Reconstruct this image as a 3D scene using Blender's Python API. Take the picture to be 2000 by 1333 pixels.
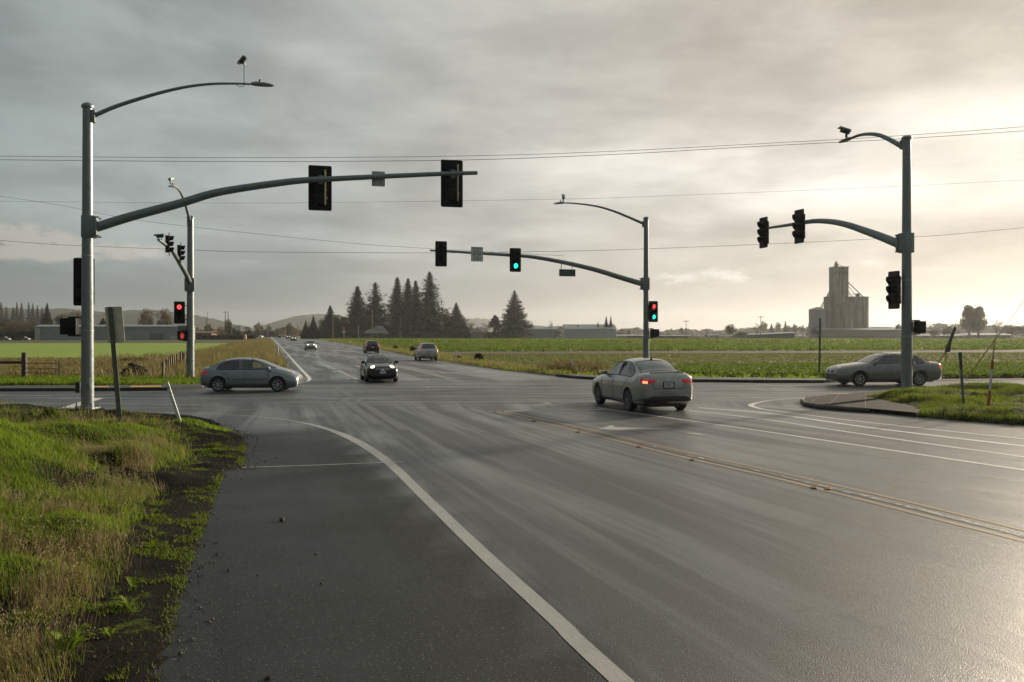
import bpy, bmesh, math, random
import numpy as np
from mathutils import Vector, Matrix, noise
from mathutils.bvhtree import BVHTree

for o in list(bpy.data.objects):
    bpy.data.objects.remove(o, do_unlink=True)
scene = bpy.context.scene
COL = scene.collection
R = math.radians
rng = np.random.default_rng(7)
random.seed(7)

# ------------------------------------------------------------ camera
FOC, HZ, CH = 1700.0, 652.0, 2.45           # focal length in photo pixels, horizon row, lens height
cam_d = bpy.data.cameras.new('camera')
cam = bpy.data.objects.new('camera', cam_d); COL.objects.link(cam)
cam.location = (0, 0, CH); cam.rotation_euler = (R(90), 0, 0)
cam_d.sensor_width = 36; cam_d.lens = 36 * FOC / 2000
cam_d.shift_y = -(666.5 - HZ) / 2000
cam_d.clip_start = 0.1; cam_d.clip_end = 12000
scene.camera = cam

# ------------------------------------------------------------ light
SUN_AZ, SUN_EL = R(46), R(15)
SUNV = Vector((math.sin(SUN_AZ) * math.cos(SUN_EL), math.cos(SUN_AZ) * math.cos(SUN_EL), math.sin(SUN_EL)))
sd = bpy.data.lights.new('sun', 'SUN'); sun = bpy.data.objects.new('sun', sd); COL.objects.link(sun)
sd.energy = 5.0; sd.angle = R(2.5); sd.color = (1.0, 0.85, 0.66)
sun.rotation_euler = (-SUNV).to_track_quat('-Z', 'Y').to_euler()

world = bpy.data.worlds.new('World'); scene.world = world; world.use_nodes = True
wt = world.node_tree; wt.nodes.clear()


class NT:
    """small helper to write node trees"""
    def __init__(s, t): s.t = t
    def n(s, typ, **kw):
        nd = s.t.nodes.new(typ)
        for k, v in kw.items():
            if k.startswith('i_'):
                key = k[2:]
                key = int(key) if key.isdigit() else key
                s.inp(nd, key, v)
            else:
                setattr(nd, k, v)
        return nd
    def inp(s, nd, key, v):
        sock = nd.inputs[key]
        if isinstance(v, bpy.types.NodeSocket): s.t.links.new(v, sock)
        elif isinstance(v, bpy.types.Node): s.t.links.new(v.outputs[0], sock)
        else: sock.default_value = v
    def math(s, op, a, b=0.0, c=0.0, clamp=False):
        nd = s.t.nodes.new('ShaderNodeMath'); nd.operation = op; nd.use_clamp = clamp
        for i, v in enumerate((a, b, c)): s.inp(nd, i, v)
        return nd.outputs[0]
    def vmath(s, op, a, b=(0, 0, 0)):
        nd = s.t.nodes.new('ShaderNodeVectorMath'); nd.operation = op
        s.inp(nd, 0, a); s.inp(nd, 1, b)
        return nd.outputs['Value'] if op in ('DOT_PRODUCT', 'LENGTH') else nd.outputs[0]
    def ramp(s, fac, stops, interp='LINEAR'):
        nd = s.t.nodes.new('ShaderNodeValToRGB'); cr = nd.color_ramp; cr.interpolation = interp
        while len(cr.elements) > 1: cr.elements.remove(cr.elements[-1])
        for i, (p, c) in enumerate(stops):
            e = cr.elements[0] if i == 0 else cr.elements.new(p)
            e.position = p
            e.color = (c, c, c, 1) if isinstance(c, (int, float)) else (*c, 1)
        s.inp(nd, 0, fac)
        return nd.outputs[0]
    def mix(s, fac, a, b, typ='MIX'):
        nd = s.t.nodes.new('ShaderNodeMix'); nd.data_type = 'RGBA'; nd.blend_type = typ
        s.inp(nd, 0, fac)
        for k, v in ((6, a), (7, b)):
            if isinstance(v, tuple) and len(v) == 3: v = (*v, 1)
            s.inp(nd, k, v)
        return nd.outputs[2]
    def noise(s, vec, scale, detail=4, rough=0.55, dist=0.0):
        nd = s.n('ShaderNodeTexNoise', i_Scale=scale, i_Detail=detail, i_Roughness=rough, i_Distortion=dist)
        if vec is not None: s.inp(nd, 'Vector', vec)
        return nd.outputs['Fac']
    def comb(s, x, y, z=0.0):
        return s.n('ShaderNodeCombineXYZ', i_0=x, i_1=y, i_2=z).outputs[0]
    def sep(s, v):
        nd = s.n('ShaderNodeSeparateXYZ', i_0=v); return nd.outputs
    def rng(s, v, a, b, c, d, smooth=False):
        nd = s.t.nodes.new('ShaderNodeMapRange'); nd.clamp = True
        if smooth: nd.interpolation_type = 'SMOOTHSTEP'
        s.inp(nd, 0, v)
        for i, k in enumerate((a, b, c, d)): s.inp(nd, i + 1, k)
        return nd.outputs[0]


def build_world():
    w = NT(wt)
    D = w.vmath('NORMALIZE', w.n('ShaderNodeTexCoord').outputs['Generated'])
    x, y, z = w.sep(D)
    az = w.math('ARCTAN2', x, y)                 # 0 down the view, positive to the right
    el = w.math('ARCSINE', z)
    zc = w.math('MAXIMUM', z, 0.0)
    sdot = w.vmath('DOT_PRODUCT', D, (math.sin(SUN_AZ) * .98, math.cos(SUN_AZ) * .98, .19))
    t = w.math('MULTIPLY_ADD', sdot, 0.5, 0.5)
    # cloud deck colour by angle from the veiled sun
    base = w.ramp(t, [(0.0, (.15, .17, .175)), (.5, (.22, .25, .25)), (.63, (.275, .312, .308)), (.74, (.335, .365, .355)), (.845, (.445, .438, .405)),
                      (.93, (.56, .515, .45)), (.975, (.60, .54, .46)), (1.0, (.66, .59, .50))])
    # low sky: dark rain band away from the sun, pale veil on the sun side
    low = w.ramp(t, [(0.0, (.12, .145, .15)), (.5, (.085, .115, .125)), (.63, (.085, .122, .135)), (.74, (.13, .168, .178)), (.845, (.29, .295, .275)),
                     (.93, (.50, .46, .405)), (.975, (.55, .495, .42)), (1.0, (.60, .53, .44))])
    lowf = w.rng(el, R(0.0), R(7.0), 1.0, 0.0, True)
    c = w.mix(lowf, base, low)
    # wide bright gap low on the sun side
    n1 = w.noise(w.comb(w.math('MULTIPLY', az, 2.2), w.math('MULTIPLY', el, 9.0)), 1.0, 6, .55, .3)
    gapc = w.math('SUBTRACT', el, w.math('MULTIPLY_ADD', w.math('SUBTRACT', n1, .5), R(6.0), R(10.3)))
    gap = w.math('POWER', 2.718, w.math('MULTIPLY', w.math('POWER', w.math('DIVIDE', gapc, R(2.6)), 2.0), -1.0))
    gm = w.rng(t, .82, .975, 0.0, 1.0, True)
    gaps = w.math('MULTIPLY', gap, w.math('MULTIPLY', gm, w.rng(n1, .30, .66, .25, 1.0, True)))
    c = w.mix(gaps, c, (1.14, 1.10, 1.02))
    # upper deck: soft billows on a flat layer seen in perspective
    inv = w.math('DIVIDE', 1.0, w.math('ADD', zc, .13))
    flat = w.comb(w.math('MULTIPLY', x, inv), w.math('MULTIPLY', y, inv))
    n2 = w.noise(flat, .95, 7, .54, .35)
    n3 = w.noise(w.comb(w.math('MULTIPLY', az, 4.5), w.math('MULTIPLY', el, 13.0), 3.0), 1.3, 6, .56, .3)
    mod = w.math('ADD', w.rng(n2, .34, .66, -.17, .16, True), w.rng(n3, .32, .68, -.12, .15, True))
    mod = w.math('MULTIPLY', mod, w.rng(el, R(1.0), R(6.0), .35, 1.0, True))
    c = w.mix(1.0, c, w.comb(*(w.math('ADD', mod, 1.0),) * 3), 'MULTIPLY')
    # small bright cumulus tops low in the sky, each at its bearing
    nz = w.noise(w.comb(w.math('MULTIPLY', az, 42.0), w.math('MULTIPLY', el, 95.0), 1.0), 1.0, 6, .62)
    tot = None
    for px, py, sx, sy, k in ((1318, 545, 36, 11, 1.7), (1412, 534, 34, 11, 1.5), (1448, 545, 44, 8, .8), (1706, 516, 26, 10, .9), (70, 482, 74, 17, 2.4),
                              (20, 464, 60, 22, 2.0), (150, 494, 60, 10, 1.4), (268, 491, 50, 11, 1.8), (488, 511, 22, 5, .6), (800, 492, 26, 5, .5), (1840, 525, 40, 3, .5), (2300, 520, 120, 20, 1.0), (-400, 490, 160, 18, 1.2)):
        a0 = math.atan((px - 1000) / FOC); e0 = math.atan((HZ - py) / FOC * math.cos(a0))
        qa = w.math('DIVIDE', w.math('SUBTRACT', az, a0), sx / FOC)
        qe = w.math('DIVIDE', w.math('SUBTRACT', el, e0), sy / FOC)
        q = w.math('ADD', w.math('MULTIPLY', qa, qa), w.math('MULTIPLY', qe, qe))
        g = w.math('MULTIPLY', w.math('POWER', 2.718, w.math('MULTIPLY', q, -.7)), k)
        tot = g if tot is None else w.math('ADD', tot, g)
    puff = w.math('MULTIPLY', w.rng(w.math('MULTIPLY', tot, w.rng(nz, .30, .70, .15, 1.7)), .15, 1.7, 0.0, 1.0, True), .72)
    lit = w.ramp(t, [(0.0, (.33, .32, .30)), (.63, (.47, .44, .39)), (.85, (.66, .63, .58)), (1.0, (1.0, .95, .85))])
    c = w.mix(puff, c, lit)
    # below the horizon (never seen past the ground sheet)
    c = w.mix(w.rng(z, -.02, 0.0, 1.0, 0.0), c, (.08, .085, .08))
    sky = w.n('ShaderNodeTexSky', sky_type='NISHITA', sun_disc=False, sun_elevation=SUN_EL, sun_rotation=SUN_AZ)
    b1 = w.n('ShaderNodeBackground', i_Color=sky.outputs[0], i_Strength=0.06)
    b2 = w.n('ShaderNodeBackground', i_Color=c, i_Strength=0.68)
    m = w.n('ShaderNodeMixShader', i_0=0.97, i_1=b1.outputs[0], i_2=b2.outputs[0])
    w.n('ShaderNodeOutputWorld', i_Surface=m.outputs[0])


build_world()
vs = scene.view_settings
vs.view_transform = 'Standard'; vs.look = 'None'; vs.gamma = 1.0; vs.exposure = 0.68; vs.use_curve_mapping = False
cy = scene.cycles
cy.use_denoising = True
cy.max_bounces = 6; cy.diffuse_bounces = 2; cy.glossy_bounces = 3; cy.transparent_max_bounces = 16; cy.volume_bounces = 0
cy.transmission_bounces = 4; cy.use_adaptive_sampling = True; cy.adaptive_threshold = 0.012
cy.sample_clamp_indirect = 6.0

# ------------------------------------------------------------ pixel <-> world helpers
def G(px, py, z=0.0):
    d = FOC * (CH - z) / (py - HZ)
    return Vector(((px - 1000) * d / FOC, d, z))
def P(px, py, d):
    return Vector(((px - 1000) * d / FOC, d, CH + (HZ - py) * d / FOC))
def Gs(pts, z=0.0): return [G(a, b, z) for a, b in pts]
U = Vector((-.268, .963, 0)); V = Vector((.963, .268, 0))       # along and across the main road

# ------------------------------------------------------------ object helpers
def tag(o, label=None, cat=None, group=None, kind=None):
    if label: o['label'] = label
    if cat: o['category'] = cat
    if group: o['group'] = group
    if kind: o['kind'] = kind
    return o
def empty(name, loc=(0, 0, 0), rz=0.0, label=None, cat=None, group=None):
    o = bpy.data.objects.new(name, None); COL.objects.link(o)
    o.location = loc; o.rotation_euler = (0, 0, rz); o.empty_display_size = .2
    return tag(o, label, cat, group)
def link(name, me, parent=None, loc=None, rot=None):
    o = bpy.data.objects.new(name, me); COL.objects.link(o)
    if parent is not None: o.parent = parent
    if loc is not None: o.location = loc
    if rot is not None: o.rotation_euler = rot
    return o
def copy_tree(o, parent=None):
    c = o.copy(); COL.objects.link(c); c.parent = parent
    for ch in o.children: copy_tree(ch, c)
    return c

class MB:
    """collects shapes and links them as one mesh"""
    def __init__(s): s.v = []; s.f = []; s.m = []; s.cur = 0
    def add(s, vs_, fs_):
        b = len(s.v); s.v.extend([tuple(p) for p in vs_])
        for f in fs_: s.f.append([b + i for i in f]); s.m.append(s.cur)
        return s
    def box(s, c, size, M=None, taper=1.0):
        hx, hy, hz = (q / 2 for q in size)
        vs_ = []
        for z_, k in ((-hz, 1.0), (hz, taper)):
            for x_, y_ in ((-hx, -hy), (hx, -hy), (hx, hy), (-hx, hy)): vs_.append(Vector((x_ * k, y_ * k, z_)))
        if M is not None: vs_ = [M @ p for p in vs_]
        c = Vector(c); vs_ = [p + c for p in vs_]
        return s.add(vs_, [(3, 2, 1, 0), (4, 5, 6, 7), (0, 1, 5, 4), (1, 2, 6, 5), (2, 3, 7, 6), (3, 0, 4, 7)])
    def rbox(s, c, size, r=.02, M=None):
        """box with chamfered edges"""
        bm = bmesh.new(); bmesh.ops.create_cube(bm, size=1.0)
        for v_ in bm.verts: v_.co = Vector((v_.co.x * size[0], v_.co.y * size[1], v_.co.z * size[2]))
        bmesh.ops.bevel(bm, geom=list(bm.edges), offset=r, segments=2, profile=.6, affect='EDGES')
        M = M or Matrix.Identity(3); c = Vector(c)
        bm.verts.index_update()
        s.add([M @ v_.co + c for v_ in bm.verts], [[q.index for q in f.verts] for f in bm.faces]); bm.free()
        return s
    def tube(s, path, rad, n=12, caps=True, up=None, squash=1.0):
        path = [Vector(p) for p in path]
        if isinstance(rad, (int, float)): rad = [rad] * len(path)
        rings = []; prev = None
        for i, p in enumerate(path):
            a = path[max(0, i - 1)]; b = path[min(len(path) - 1, i + 1)]
            t = (b - a).normalized()
            if prev is None:
                ref = Vector(up) if up else (Vector((0, 0, 1)) if abs(t.z) < .9 else Vector((1, 0, 0)))
                nn = (ref - t * ref.dot(t)).normalized()
            else:
                nn = (prev - t * prev.dot(t)).normalized()
            prev = nn; bb = t.cross(nn)
            rings.append([p + (nn * math.cos(2 * math.pi * k / n) * squash + bb * math.sin(2 * math.pi * k / n)) * rad[i] for k in range(n)])
        vs_ = [q for r_ in rings for q in r_]; fs_ = []
        for i in range(len(path) - 1):
            for k in range(n):
                k2 = (k + 1) % n
                fs_.append((i * n + k, i * n + k2, (i + 1) * n + k2, (i + 1) * n + k))
        if caps:
            fs_.append(tuple(range(n))[::-1]); fs_.append(tuple((len(path) - 1) * n + k for k in range(n)))
        return s.add(vs_, fs_)
    def lathe(s, prof, c=(0, 0, 0), n=16, M=None, caps=True):
        """prof: (radius, height) pairs round local z"""
        M = M or Matrix.Identity(3); c = Vector(c); vs_ = []; fs_ = []
        for r_, h in prof:
            for k in range(n):
                a = 2 * math.pi * k / n
                vs_.append(M @ Vector((r_ * math.cos(a), r_ * math.sin(a), h)) + c)
        for i in range(len(prof) - 1):
            for k in range(n):
                k2 = (k + 1) % n
                fs_.append((i * n + k, i * n + k2, (i + 1) * n + k2, (i + 1) * n + k))
        if caps: fs_.append(tuple(range(n))[::-1]); fs_.append(tuple((len(prof) - 1) * n + k for k in range(n)))
        return s.add(vs_, fs_)
    def prism(s, poly, axis_a, axis_b, axis_d, c, t):
        """2-D polygon in (a, b) extruded by t along d, centred"""
        a = Vector(axis_a); b = Vector(axis_b); d = Vector(axis_d); c = Vector(c); n = len(poly)
        vs_ = [c + a * p[0] + b * p[1] - d * t / 2 for p in poly] + [c + a * p[0] + b * p[1] + d * t / 2 for p in poly]
        fs_ = [tuple(range(n))[::-1], tuple(range(n, 2 * n))] + [(k, (k + 1) % n, n + (k + 1) % n, n + k) for k in range(n)]
        return s.add(vs_, fs_)
    def mesh(s, name, mats, smooth=35):
        me = bpy.data.meshes.new(name); me.from_pydata(s.v, [], s.f)
        for m_ in (mats if isinstance(mats, (list, tuple)) else [mats]): me.materials.append(m_)
        me.polygons.foreach_set('material_index', s.m)
        bm = bmesh.new(); bm.from_mesh(me); bmesh.ops.recalc_face_normals(bm, faces=bm.faces)
        if smooth:
            for f in bm.faces: f.smooth = True
            for e in bm.edges:
                if len(e.link_faces) == 2 and e.calc_face_angle(0) > R(smooth): e.smooth = False
        bm.to_mesh(me); bm.free(); me.update()
        return me
    def build(s, name, mats, parent=None, smooth=35, loc=None, rot=None):
        return link(name, s.mesh(name, mats, smooth), parent, loc, rot)

def rrect(w_, h_, r_, n=4):
    pts = []
    for cx, cy_, a0 in ((w_ / 2 - r_, h_ / 2 - r_, 0), (-w_ / 2 + r_, h_ / 2 - r_, 90), (-w_ / 2 + r_, -h_ / 2 + r_, 180), (w_ / 2 - r_, -h_ / 2 + r_, 270)):
        for k in range(n + 1):
            a = R(a0 + 90 * k / n); pts.append((cx + r_ * math.cos(a), cy_ + r_ * math.sin(a)))
    return pts
def crom(pts, n=8):
    """smooth curve through points (any dimension)"""
    p = [np.array(q, float) for q in pts]; p = [2 * p[0] - p[1]] + p + [2 * p[-1] - p[-2]]; out = []
    for i in range(1, len(p) - 2):
        for k in range(n):
            t = k / n
            out.append(.5 * ((2 * p[i]) + (-p[i - 1] + p[i + 1]) * t + (2 * p[i - 1] - 5 * p[i] + 4 * p[i + 1] - p[i + 2]) * t * t + (-p[i - 1] + 3 * p[i] - 3 * p[i + 1] + p[i + 2]) * t ** 3))
    out.append(p[-2]); return out
def np_mesh(name, verts, faces_flat, sizes, mat_, attrs=None, smooth=False):
    me = bpy.data.meshes.new(name)
    nv = len(verts); nl = len(faces_flat); nf = len(sizes)
    me.vertices.add(nv); me.vertices.foreach_set('co', np.ascontiguousarray(verts, np.float32).ravel())
    me.loops.add(nl); me.loops.foreach_set('vertex_index', np.ascontiguousarray(faces_flat, np.int32))
    me.polygons.add(nf)
    st = np.concatenate([[0], np.cumsum(sizes)[:-1]]).astype(np.int32)
    me.polygons.foreach_set('loop_start', st); me.polygons.foreach_set('loop_total', np.ascontiguousarray(sizes, np.int32))
    if smooth: me.polygons.foreach_set('use_smooth', np.ones(nf, bool))
    me.update(calc_edges=True)
    for k, a in (attrs or {}).items():
        a = np.ascontiguousarray(a, np.float32)
        if a.ndim == 1:
            at = me.attributes.new(k, 'FLOAT', 'POINT'); at.data.foreach_set('value', a)
        else:
            at = me.attributes.new(k, 'FLOAT_VECTOR', 'POINT'); at.data.foreach_set('vector', a.ravel())
    me.materials.append(mat_)
    return me
def poly_sheet(name, pts, z, mat_, parent=None, kind='structure', thick=0.0):
    """flat sheet (or slab of given thickness reaching down) with outline pts"""
    bm = bmesh.new()
    vs_ = [bm.verts.new((p[0], p[1], z)) for p in pts]
    f = bm.faces.new(vs_); f.normal_update()
    if f.normal.z < 0: f.normal_flip()
    if thick:
        r_ = bmesh.ops.extrude_face_region(bm, geom=[f])
        # the moved copy is the top; lower the originals
        top = [g for g in r_['geom'] if isinstance(g, bmesh.types.BMVert)]
        for v_ in bm.verts:
            if v_ not in top: v_.co.z = z - thick
    bmesh.ops.recalc_face_normals(bm, faces=bm.faces)
    bmesh.ops.triangulate(bm, faces=bm.faces)
    me = bpy.data.meshes.new(name); bm.to_mesh(me); bm.free(); me.materials.append(mat_)
    if not thick and me.polygons and me.polygons[0].normal.z < 0: me.flip_normals()
    o = link(name, me, parent)
    if kind and parent is None: o['kind'] = kind
    return o
def strip(name, path, width, z, mat_, parent=None, closed=False):
    """painted line: a thin sheet along a path of (x, y) points"""
    pts = [Vector((p[0], p[1], 0)) for p in path]; vs_ = []; fs_ = []
    w_ = width if isinstance(width, (list, tuple)) else [width] * len(pts)
    for i, p in enumerate(pts):
        t = (pts[min(i + 1, len(pts) - 1)] - pts[max(i - 1, 0)]).normalized(); n_ = Vector((-t.y, t.x, 0))
        vs_ += [(p + n_ * w_[i] / 2 + Vector((0, 0, z)))[:], (p - n_ * w_[i] / 2 + Vector((0, 0, z)))[:]]
        if i: fs_.append((2 * i - 2, 2 * i - 1, 2 * i + 1, 2 * i))
    me = bpy.data.meshes.new(name); me.from_pydata(vs_, [], fs_); me.materials.append(mat_)
    if me.polygons[0].normal.z < 0: me.flip_normals()
    return link(name, me, parent)

def poly_dist(poly, x, y):
    """signed distance of points to polygon outline: > 0 outside"""
    x = np.asarray(x, float); y = np.asarray(y, float); best = np.full(x.shape, 1e9); ins = np.zeros(x.shape, bool)
    n = len(poly)
    for i in range(n):
        ax, ay = poly[i][0], poly[i][1]; bx, by = poly[(i + 1) % n][0], poly[(i + 1) % n][1]
        dx, dy = bx - ax, by - ay
        t = np.clip(((x - ax) * dx + (y - ay) * dy) / (dx * dx + dy * dy + 1e-12), 0, 1)
        best = np.minimum(best, np.hypot(x - ax - t * dx, y - ay - t * dy))
        if ay != by:
            c_ = ((ay > y) != (by > y)) & (x < (bx - ax) * (y - ay) / (by - ay) + ax)
            ins ^= c_
    return np.where(ins, -best, best)
def path_dist(path, x, y):
    x = np.asarray(x, float); y = np.asarray(y, float); best = np.full(x.shape, 1e9)
    for i in range(len(path) - 1):
        ax, ay = path[i][0], path[i][1]; bx, by = path[i + 1][0], path[i + 1][1]; dx, dy = bx - ax, by - ay
        t = np.clip(((x - ax) * dx + (y - ay) * dy) / (dx * dx + dy * dy + 1e-12), 0, 1)
        best = np.minimum(best, np.hypot(x - ax - t * dx, y - ay - t * dy))
    return best
def sst(a, b, x):
    t = np.clip((np.asarray(x, float) - a) / (b - a), 0, 1); return t * t * (3 - 2 * t)
def vnoise(x, y, s, seed=0):
    """cheap smooth value noise, vectorised"""
    r_ = np.random.default_rng(seed).random((64, 64)); x = np.asarray(x) / s; y = np.asarray(y) / s
    xi = np.floor(x).astype(int); yi = np.floor(y).astype(int); fx = x - xi; fy = y - yi
    fx = fx * fx * (3 - 2 * fx); fy = fy * fy * (3 - 2 * fy)
    g = lambda a, b: r_[a % 64, b % 64]
    return (g(xi, yi) * (1 - fx) + g(xi + 1, yi) * fx) * (1 - fy) + (g(xi, yi + 1) * (1 - fx) + g(xi + 1, yi + 1) * fx) * fy

# ------------------------------------------------------------ materials
MATS = {}
def pmat(name, col, rough=.6, metal=0.0, var=0.0, scale=8.0, bump=0.0, bscale=40.0, col2=None, spec=.5, coat=0.0, emit=None, estr=0.0, coords='Object', tscale=None):
    if name in MATS: return MATS[name]
    m = bpy.data.materials.new(name); m.use_nodes = True; m.node_tree.nodes.clear(); w = NT(m.node_tree)
    bs = w.n('ShaderNodeBsdfPrincipled')
    tc = w.n('ShaderNodeTexCoord').outputs[coords]
    if tscale: tc = w.vmath('MULTIPLY', tc, tscale)
    if var or col2:
        n_ = w.noise(tc, scale, 5, .6)
        c2 = col2 or tuple(min(1, q * (1 + var)) for q in col); c1 = col if col2 else tuple(q * (1 - var) for q in col)
        cc = w.mix(w.rng(n_, .32, .68, 0, 1), c1, c2)
        w.inp(bs, 'Base Color', cc)
        w.inp(bs, 'Roughness', w.rng(n_, .3, .7, max(0, rough - .08), min(1, rough + .08)))
    else:
        bs.inputs['Base Color'].default_value = (*col, 1); bs.inputs['Roughness'].default_value = rough
    bs.inputs['Metallic'].default_value = metal; bs.inputs['Specular IOR Level'].default_value = spec
    if coat: bs.inputs['Coat Weight'].default_value = coat; bs.inputs['Coat Roughness'].default_value = .06
    if bump:
        nb = w.noise(tc, bscale, 4, .6)
        bp = w.n('ShaderNodeBump', i_Strength=min(1, bump), i_Distance=.02, i_Height=nb); w.inp(bs, 'Normal', bp)
    if emit: bs.inputs['Emission Color'].default_value = (*emit, 1); bs.inputs['Emission Strength'].default_value = estr
    w.n('ShaderNodeOutputMaterial', i_Surface=bs.outputs[0])
    MATS[name] = m; return m

def foliage_mat(name, c1, c2, trans=.35, rough=.55, spec=.3, c3=None):
    """leaf or blade material; the per-piece 'tint' attribute picks its own colour"""
    m = bpy.data.materials.new(name); m.use_nodes = True; m.node_tree.nodes.clear(); w = NT(m.node_tree)
    at = w.n('ShaderNodeAttribute', attribute_name='tint').outputs['Fac']
    c = w.ramp(at, [(0.0, c1), (.6, c2), (1.0, c3 or c2)])
    bs = w.n('ShaderNodeBsdfPrincipled', i_Roughness=rough + .1); w.inp(bs, 'Base Color', c); bs.inputs['Specular IOR Level'].default_value = spec * .4
    tr = w.n('ShaderNodeBsdfTranslucent'); w.inp(tr, 'Color', w.mix(1.0, c, (1.0, 1.15, .6), 'MULTIPLY'))
    mx = w.n('ShaderNodeMixShader', i_0=trans, i_1=bs.outputs[0], i_2=tr.outputs[0])
    w.n('ShaderNodeOutputMaterial', i_Surface=mx.outputs[0])
    return m

def asphalt_mat():
    m = bpy.data.materials.new('wet_asphalt'); m.use_nodes = True; m.node_tree.nodes.clear(); w = NT(m.node_tree)
    geo = w.n('ShaderNodeNewGeometry').outputs['Position']
    fl = w.n('ShaderNodeAttribute', attribute_name='flow').outputs['Vector']
    u, v, cr = w.sep(fl)
    # streaks carried along the lanes and, inside the junction, along the crossing road
    s1 = w.noise(w.comb(w.math('MULTIPLY', u, .85), w.math('MULTIPLY', v, .045)), 1.0, 4, .55, .6)
    s2 = w.noise(w.comb(w.math('MULTIPLY', u, 4.5), w.math('MULTIPLY', v, .10), 5.0), 1.0, 4, .6)
    gx, gy, gz = w.sep(geo)
    s3 = w.noise(w.comb(w.math('MULTIPLY', gx, .07), w.math('MULTIPLY', gy, 1.1), 2.0), 1.0, 5, .6, .5)
    s4 = w.noise(w.comb(w.math('MULTIPLY', gx, .2), w.math('MULTIPLY', gy, 5.0), 9.0), 1.0, 3, .6)
    lane = w.math('MULTIPLY_ADD', s2, .25, w.math('MULTIPLY', s1, .75))
    cross = w.math('MULTIPLY_ADD', s4, .4, w.math('MULTIPLY', s3, .55))
    st = w.math('ADD', w.math('MULTIPLY', lane, w.math('SUBTRACT', 1.0, cr)), w.math('MULTIPLY', cross, cr))
    big = w.noise(geo, .35, 5, .6)
    grit = w.n('ShaderNodeTexVoronoi', i_Scale=115.0); w.inp(grit, 'Vector', geo)
    gcol = w.sep(grit.outputs['Color'])[0]
    fine = w.noise(geo, 60.0, 3, .7)
    worn = w.rng(st, .42, .59, 0.0, 1.0, True)
    shoulder = w.n('ShaderNodeAttribute', attribute_name='shoulder').outputs['Fac']
    wornm = w.math('MULTIPLY', worn, w.rng(shoulder, 0, 1, 1.0, .18))
    c = w.mix(wornm, (.018, .0215, .0225), (.095, .102, .100))
    c = w.mix(w.rng(big, .3, .7, 0, .25), c, (.045, .047, .045))
    c = w.mix(w.math('MULTIPLY', shoulder, w.rng(big, .3, .7, .25, .75)), c, (.010, .0115, .011))
    c = w.mix(1.0, c, w.comb(*(w.rng(gcol, 0, 1, .55, 1.5),) * 3), 'MULTIPLY')
    c = w.mix(1.0, c, w.comb(*(w.rng(fine, .3, .7, .82, 1.18),) * 3), 'MULTIPLY')
    # oil-dark blots and damp spots
    blot = w.rng(w.noise(geo, 1.9, 3, .5), .60, .72, 0, .45, True)
    c = w.mix(blot, c, (.014, .015, .015))
    # few pale chips
    chip = w.math('GREATER_THAN', gcol, .987)
    c = w.mix(w.math('MULTIPLY', chip, .5), c, (.30, .29, .26))
    bs = w.n('ShaderNodeBsdfPrincipled'); w.inp(bs, 'Base Color', c)
    rg = w.math('ADD', w.rng(wornm, 0, 1, .47, .335), w.rng(big, .3, .7, -.05, .06))
    rg = w.math('ADD', rg, w.math('MULTIPLY', shoulder, .10))
    w.inp(bs, 'Roughness', rg); w.inp(bs, 'Specular IOR Level', w.rng(shoulder, 0, 1, .46, .16))
    h = w.math('ADD', w.math('MULTIPLY', grit.outputs['Distance'], -1.0), w.math('MULTIPLY', fine, .5))
    bp = w.n('ShaderNodeBump', i_Strength=.7, i_Distance=.0045, i_Height=h); w.inp(bs, 'Normal', bp)
    w.n('ShaderNodeOutputMaterial', i_Surface=bs.outputs[0])
    return m

def paint_mat(name, col, wear=.5, rough=.45):
    m = bpy.data.materials.new(name); m.use_nodes = True; m.node_tree.nodes.clear(); w = NT(m.node_tree)
    geo = w.n('ShaderNodeNewGeometry').outputs['Position']
    n1 = w.noise(geo, 70.0, 5, .75); n2 = w.noise(geo, 1.3, 3, .5)
    f = w.rng(w.math('ADD', w.math('MULTIPLY', n1, .7), w.math('MULTIPLY', n2, .3)), wear - .10, wear + .08, .1, 1)
    c = w.mix(f, (.06, .06, .057), col)
    c = w.mix(w.rng(n2, .3, .7, 0, .3), c, tuple(q * .55 for q in col))
    bs = w.n('ShaderNodeBsdfPrincipled', i_Roughness=rough); w.inp(bs, 'Base Color', c)
    bp = w.n('ShaderNodeBump', i_Strength=.4, i_Distance=.004, i_Height=w.noise(geo, 90.0, 3, .7)); w.inp(bs, 'Normal', bp)
    w.n('ShaderNodeOutputMaterial', i_Surface=bs.outputs[0])
    return m

def ground_mat(name, cols, scale=1.0, stretch=(1, 1, 1), bump=.3, bdist=.05, rough=.9, fine=14.0, rot=0.0):
    """soil or crop cover: three colours mixed by noise at two sizes"""
    m = bpy.data.materials.new(name); m.use_nodes = True; m.node_tree.nodes.clear(); w = NT(m.node_tree)
    geo = w.n('ShaderNodeNewGeometry').outputs['Position']
    mp = w.n('ShaderNodeMapping'); w.inp(mp, 0, geo); mp.inputs['Rotation'].default_value = (0, 0, rot); mp.inputs['Scale'].default_value = stretch
    n1 = w.noise(mp.outputs[0], scale, 6, .62, .3); n2 = w.noise(mp.outputs[0], scale * fine, 5, .65)
    c = w.mix(w.rng(n1, .35, .65, 0, 1), cols[0], cols[1])
    c = w.mix(w.rng(n2, .40, .64, 0, 1), c, cols[2])
    bs = w.n('ShaderNodeBsdfPrincipled', i_Roughness=rough); w.inp(bs, 'Base Color', c); bs.inputs['Specular IOR Level'].default_value = .2
    bp = w.n('ShaderNodeBump', i_Strength=bump, i_Distance=bdist, i_Height=n2); w.inp(bs, 'Normal', bp)
    w.n('ShaderNodeOutputMaterial', i_Surface=bs.outputs[0])
    return m

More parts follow.
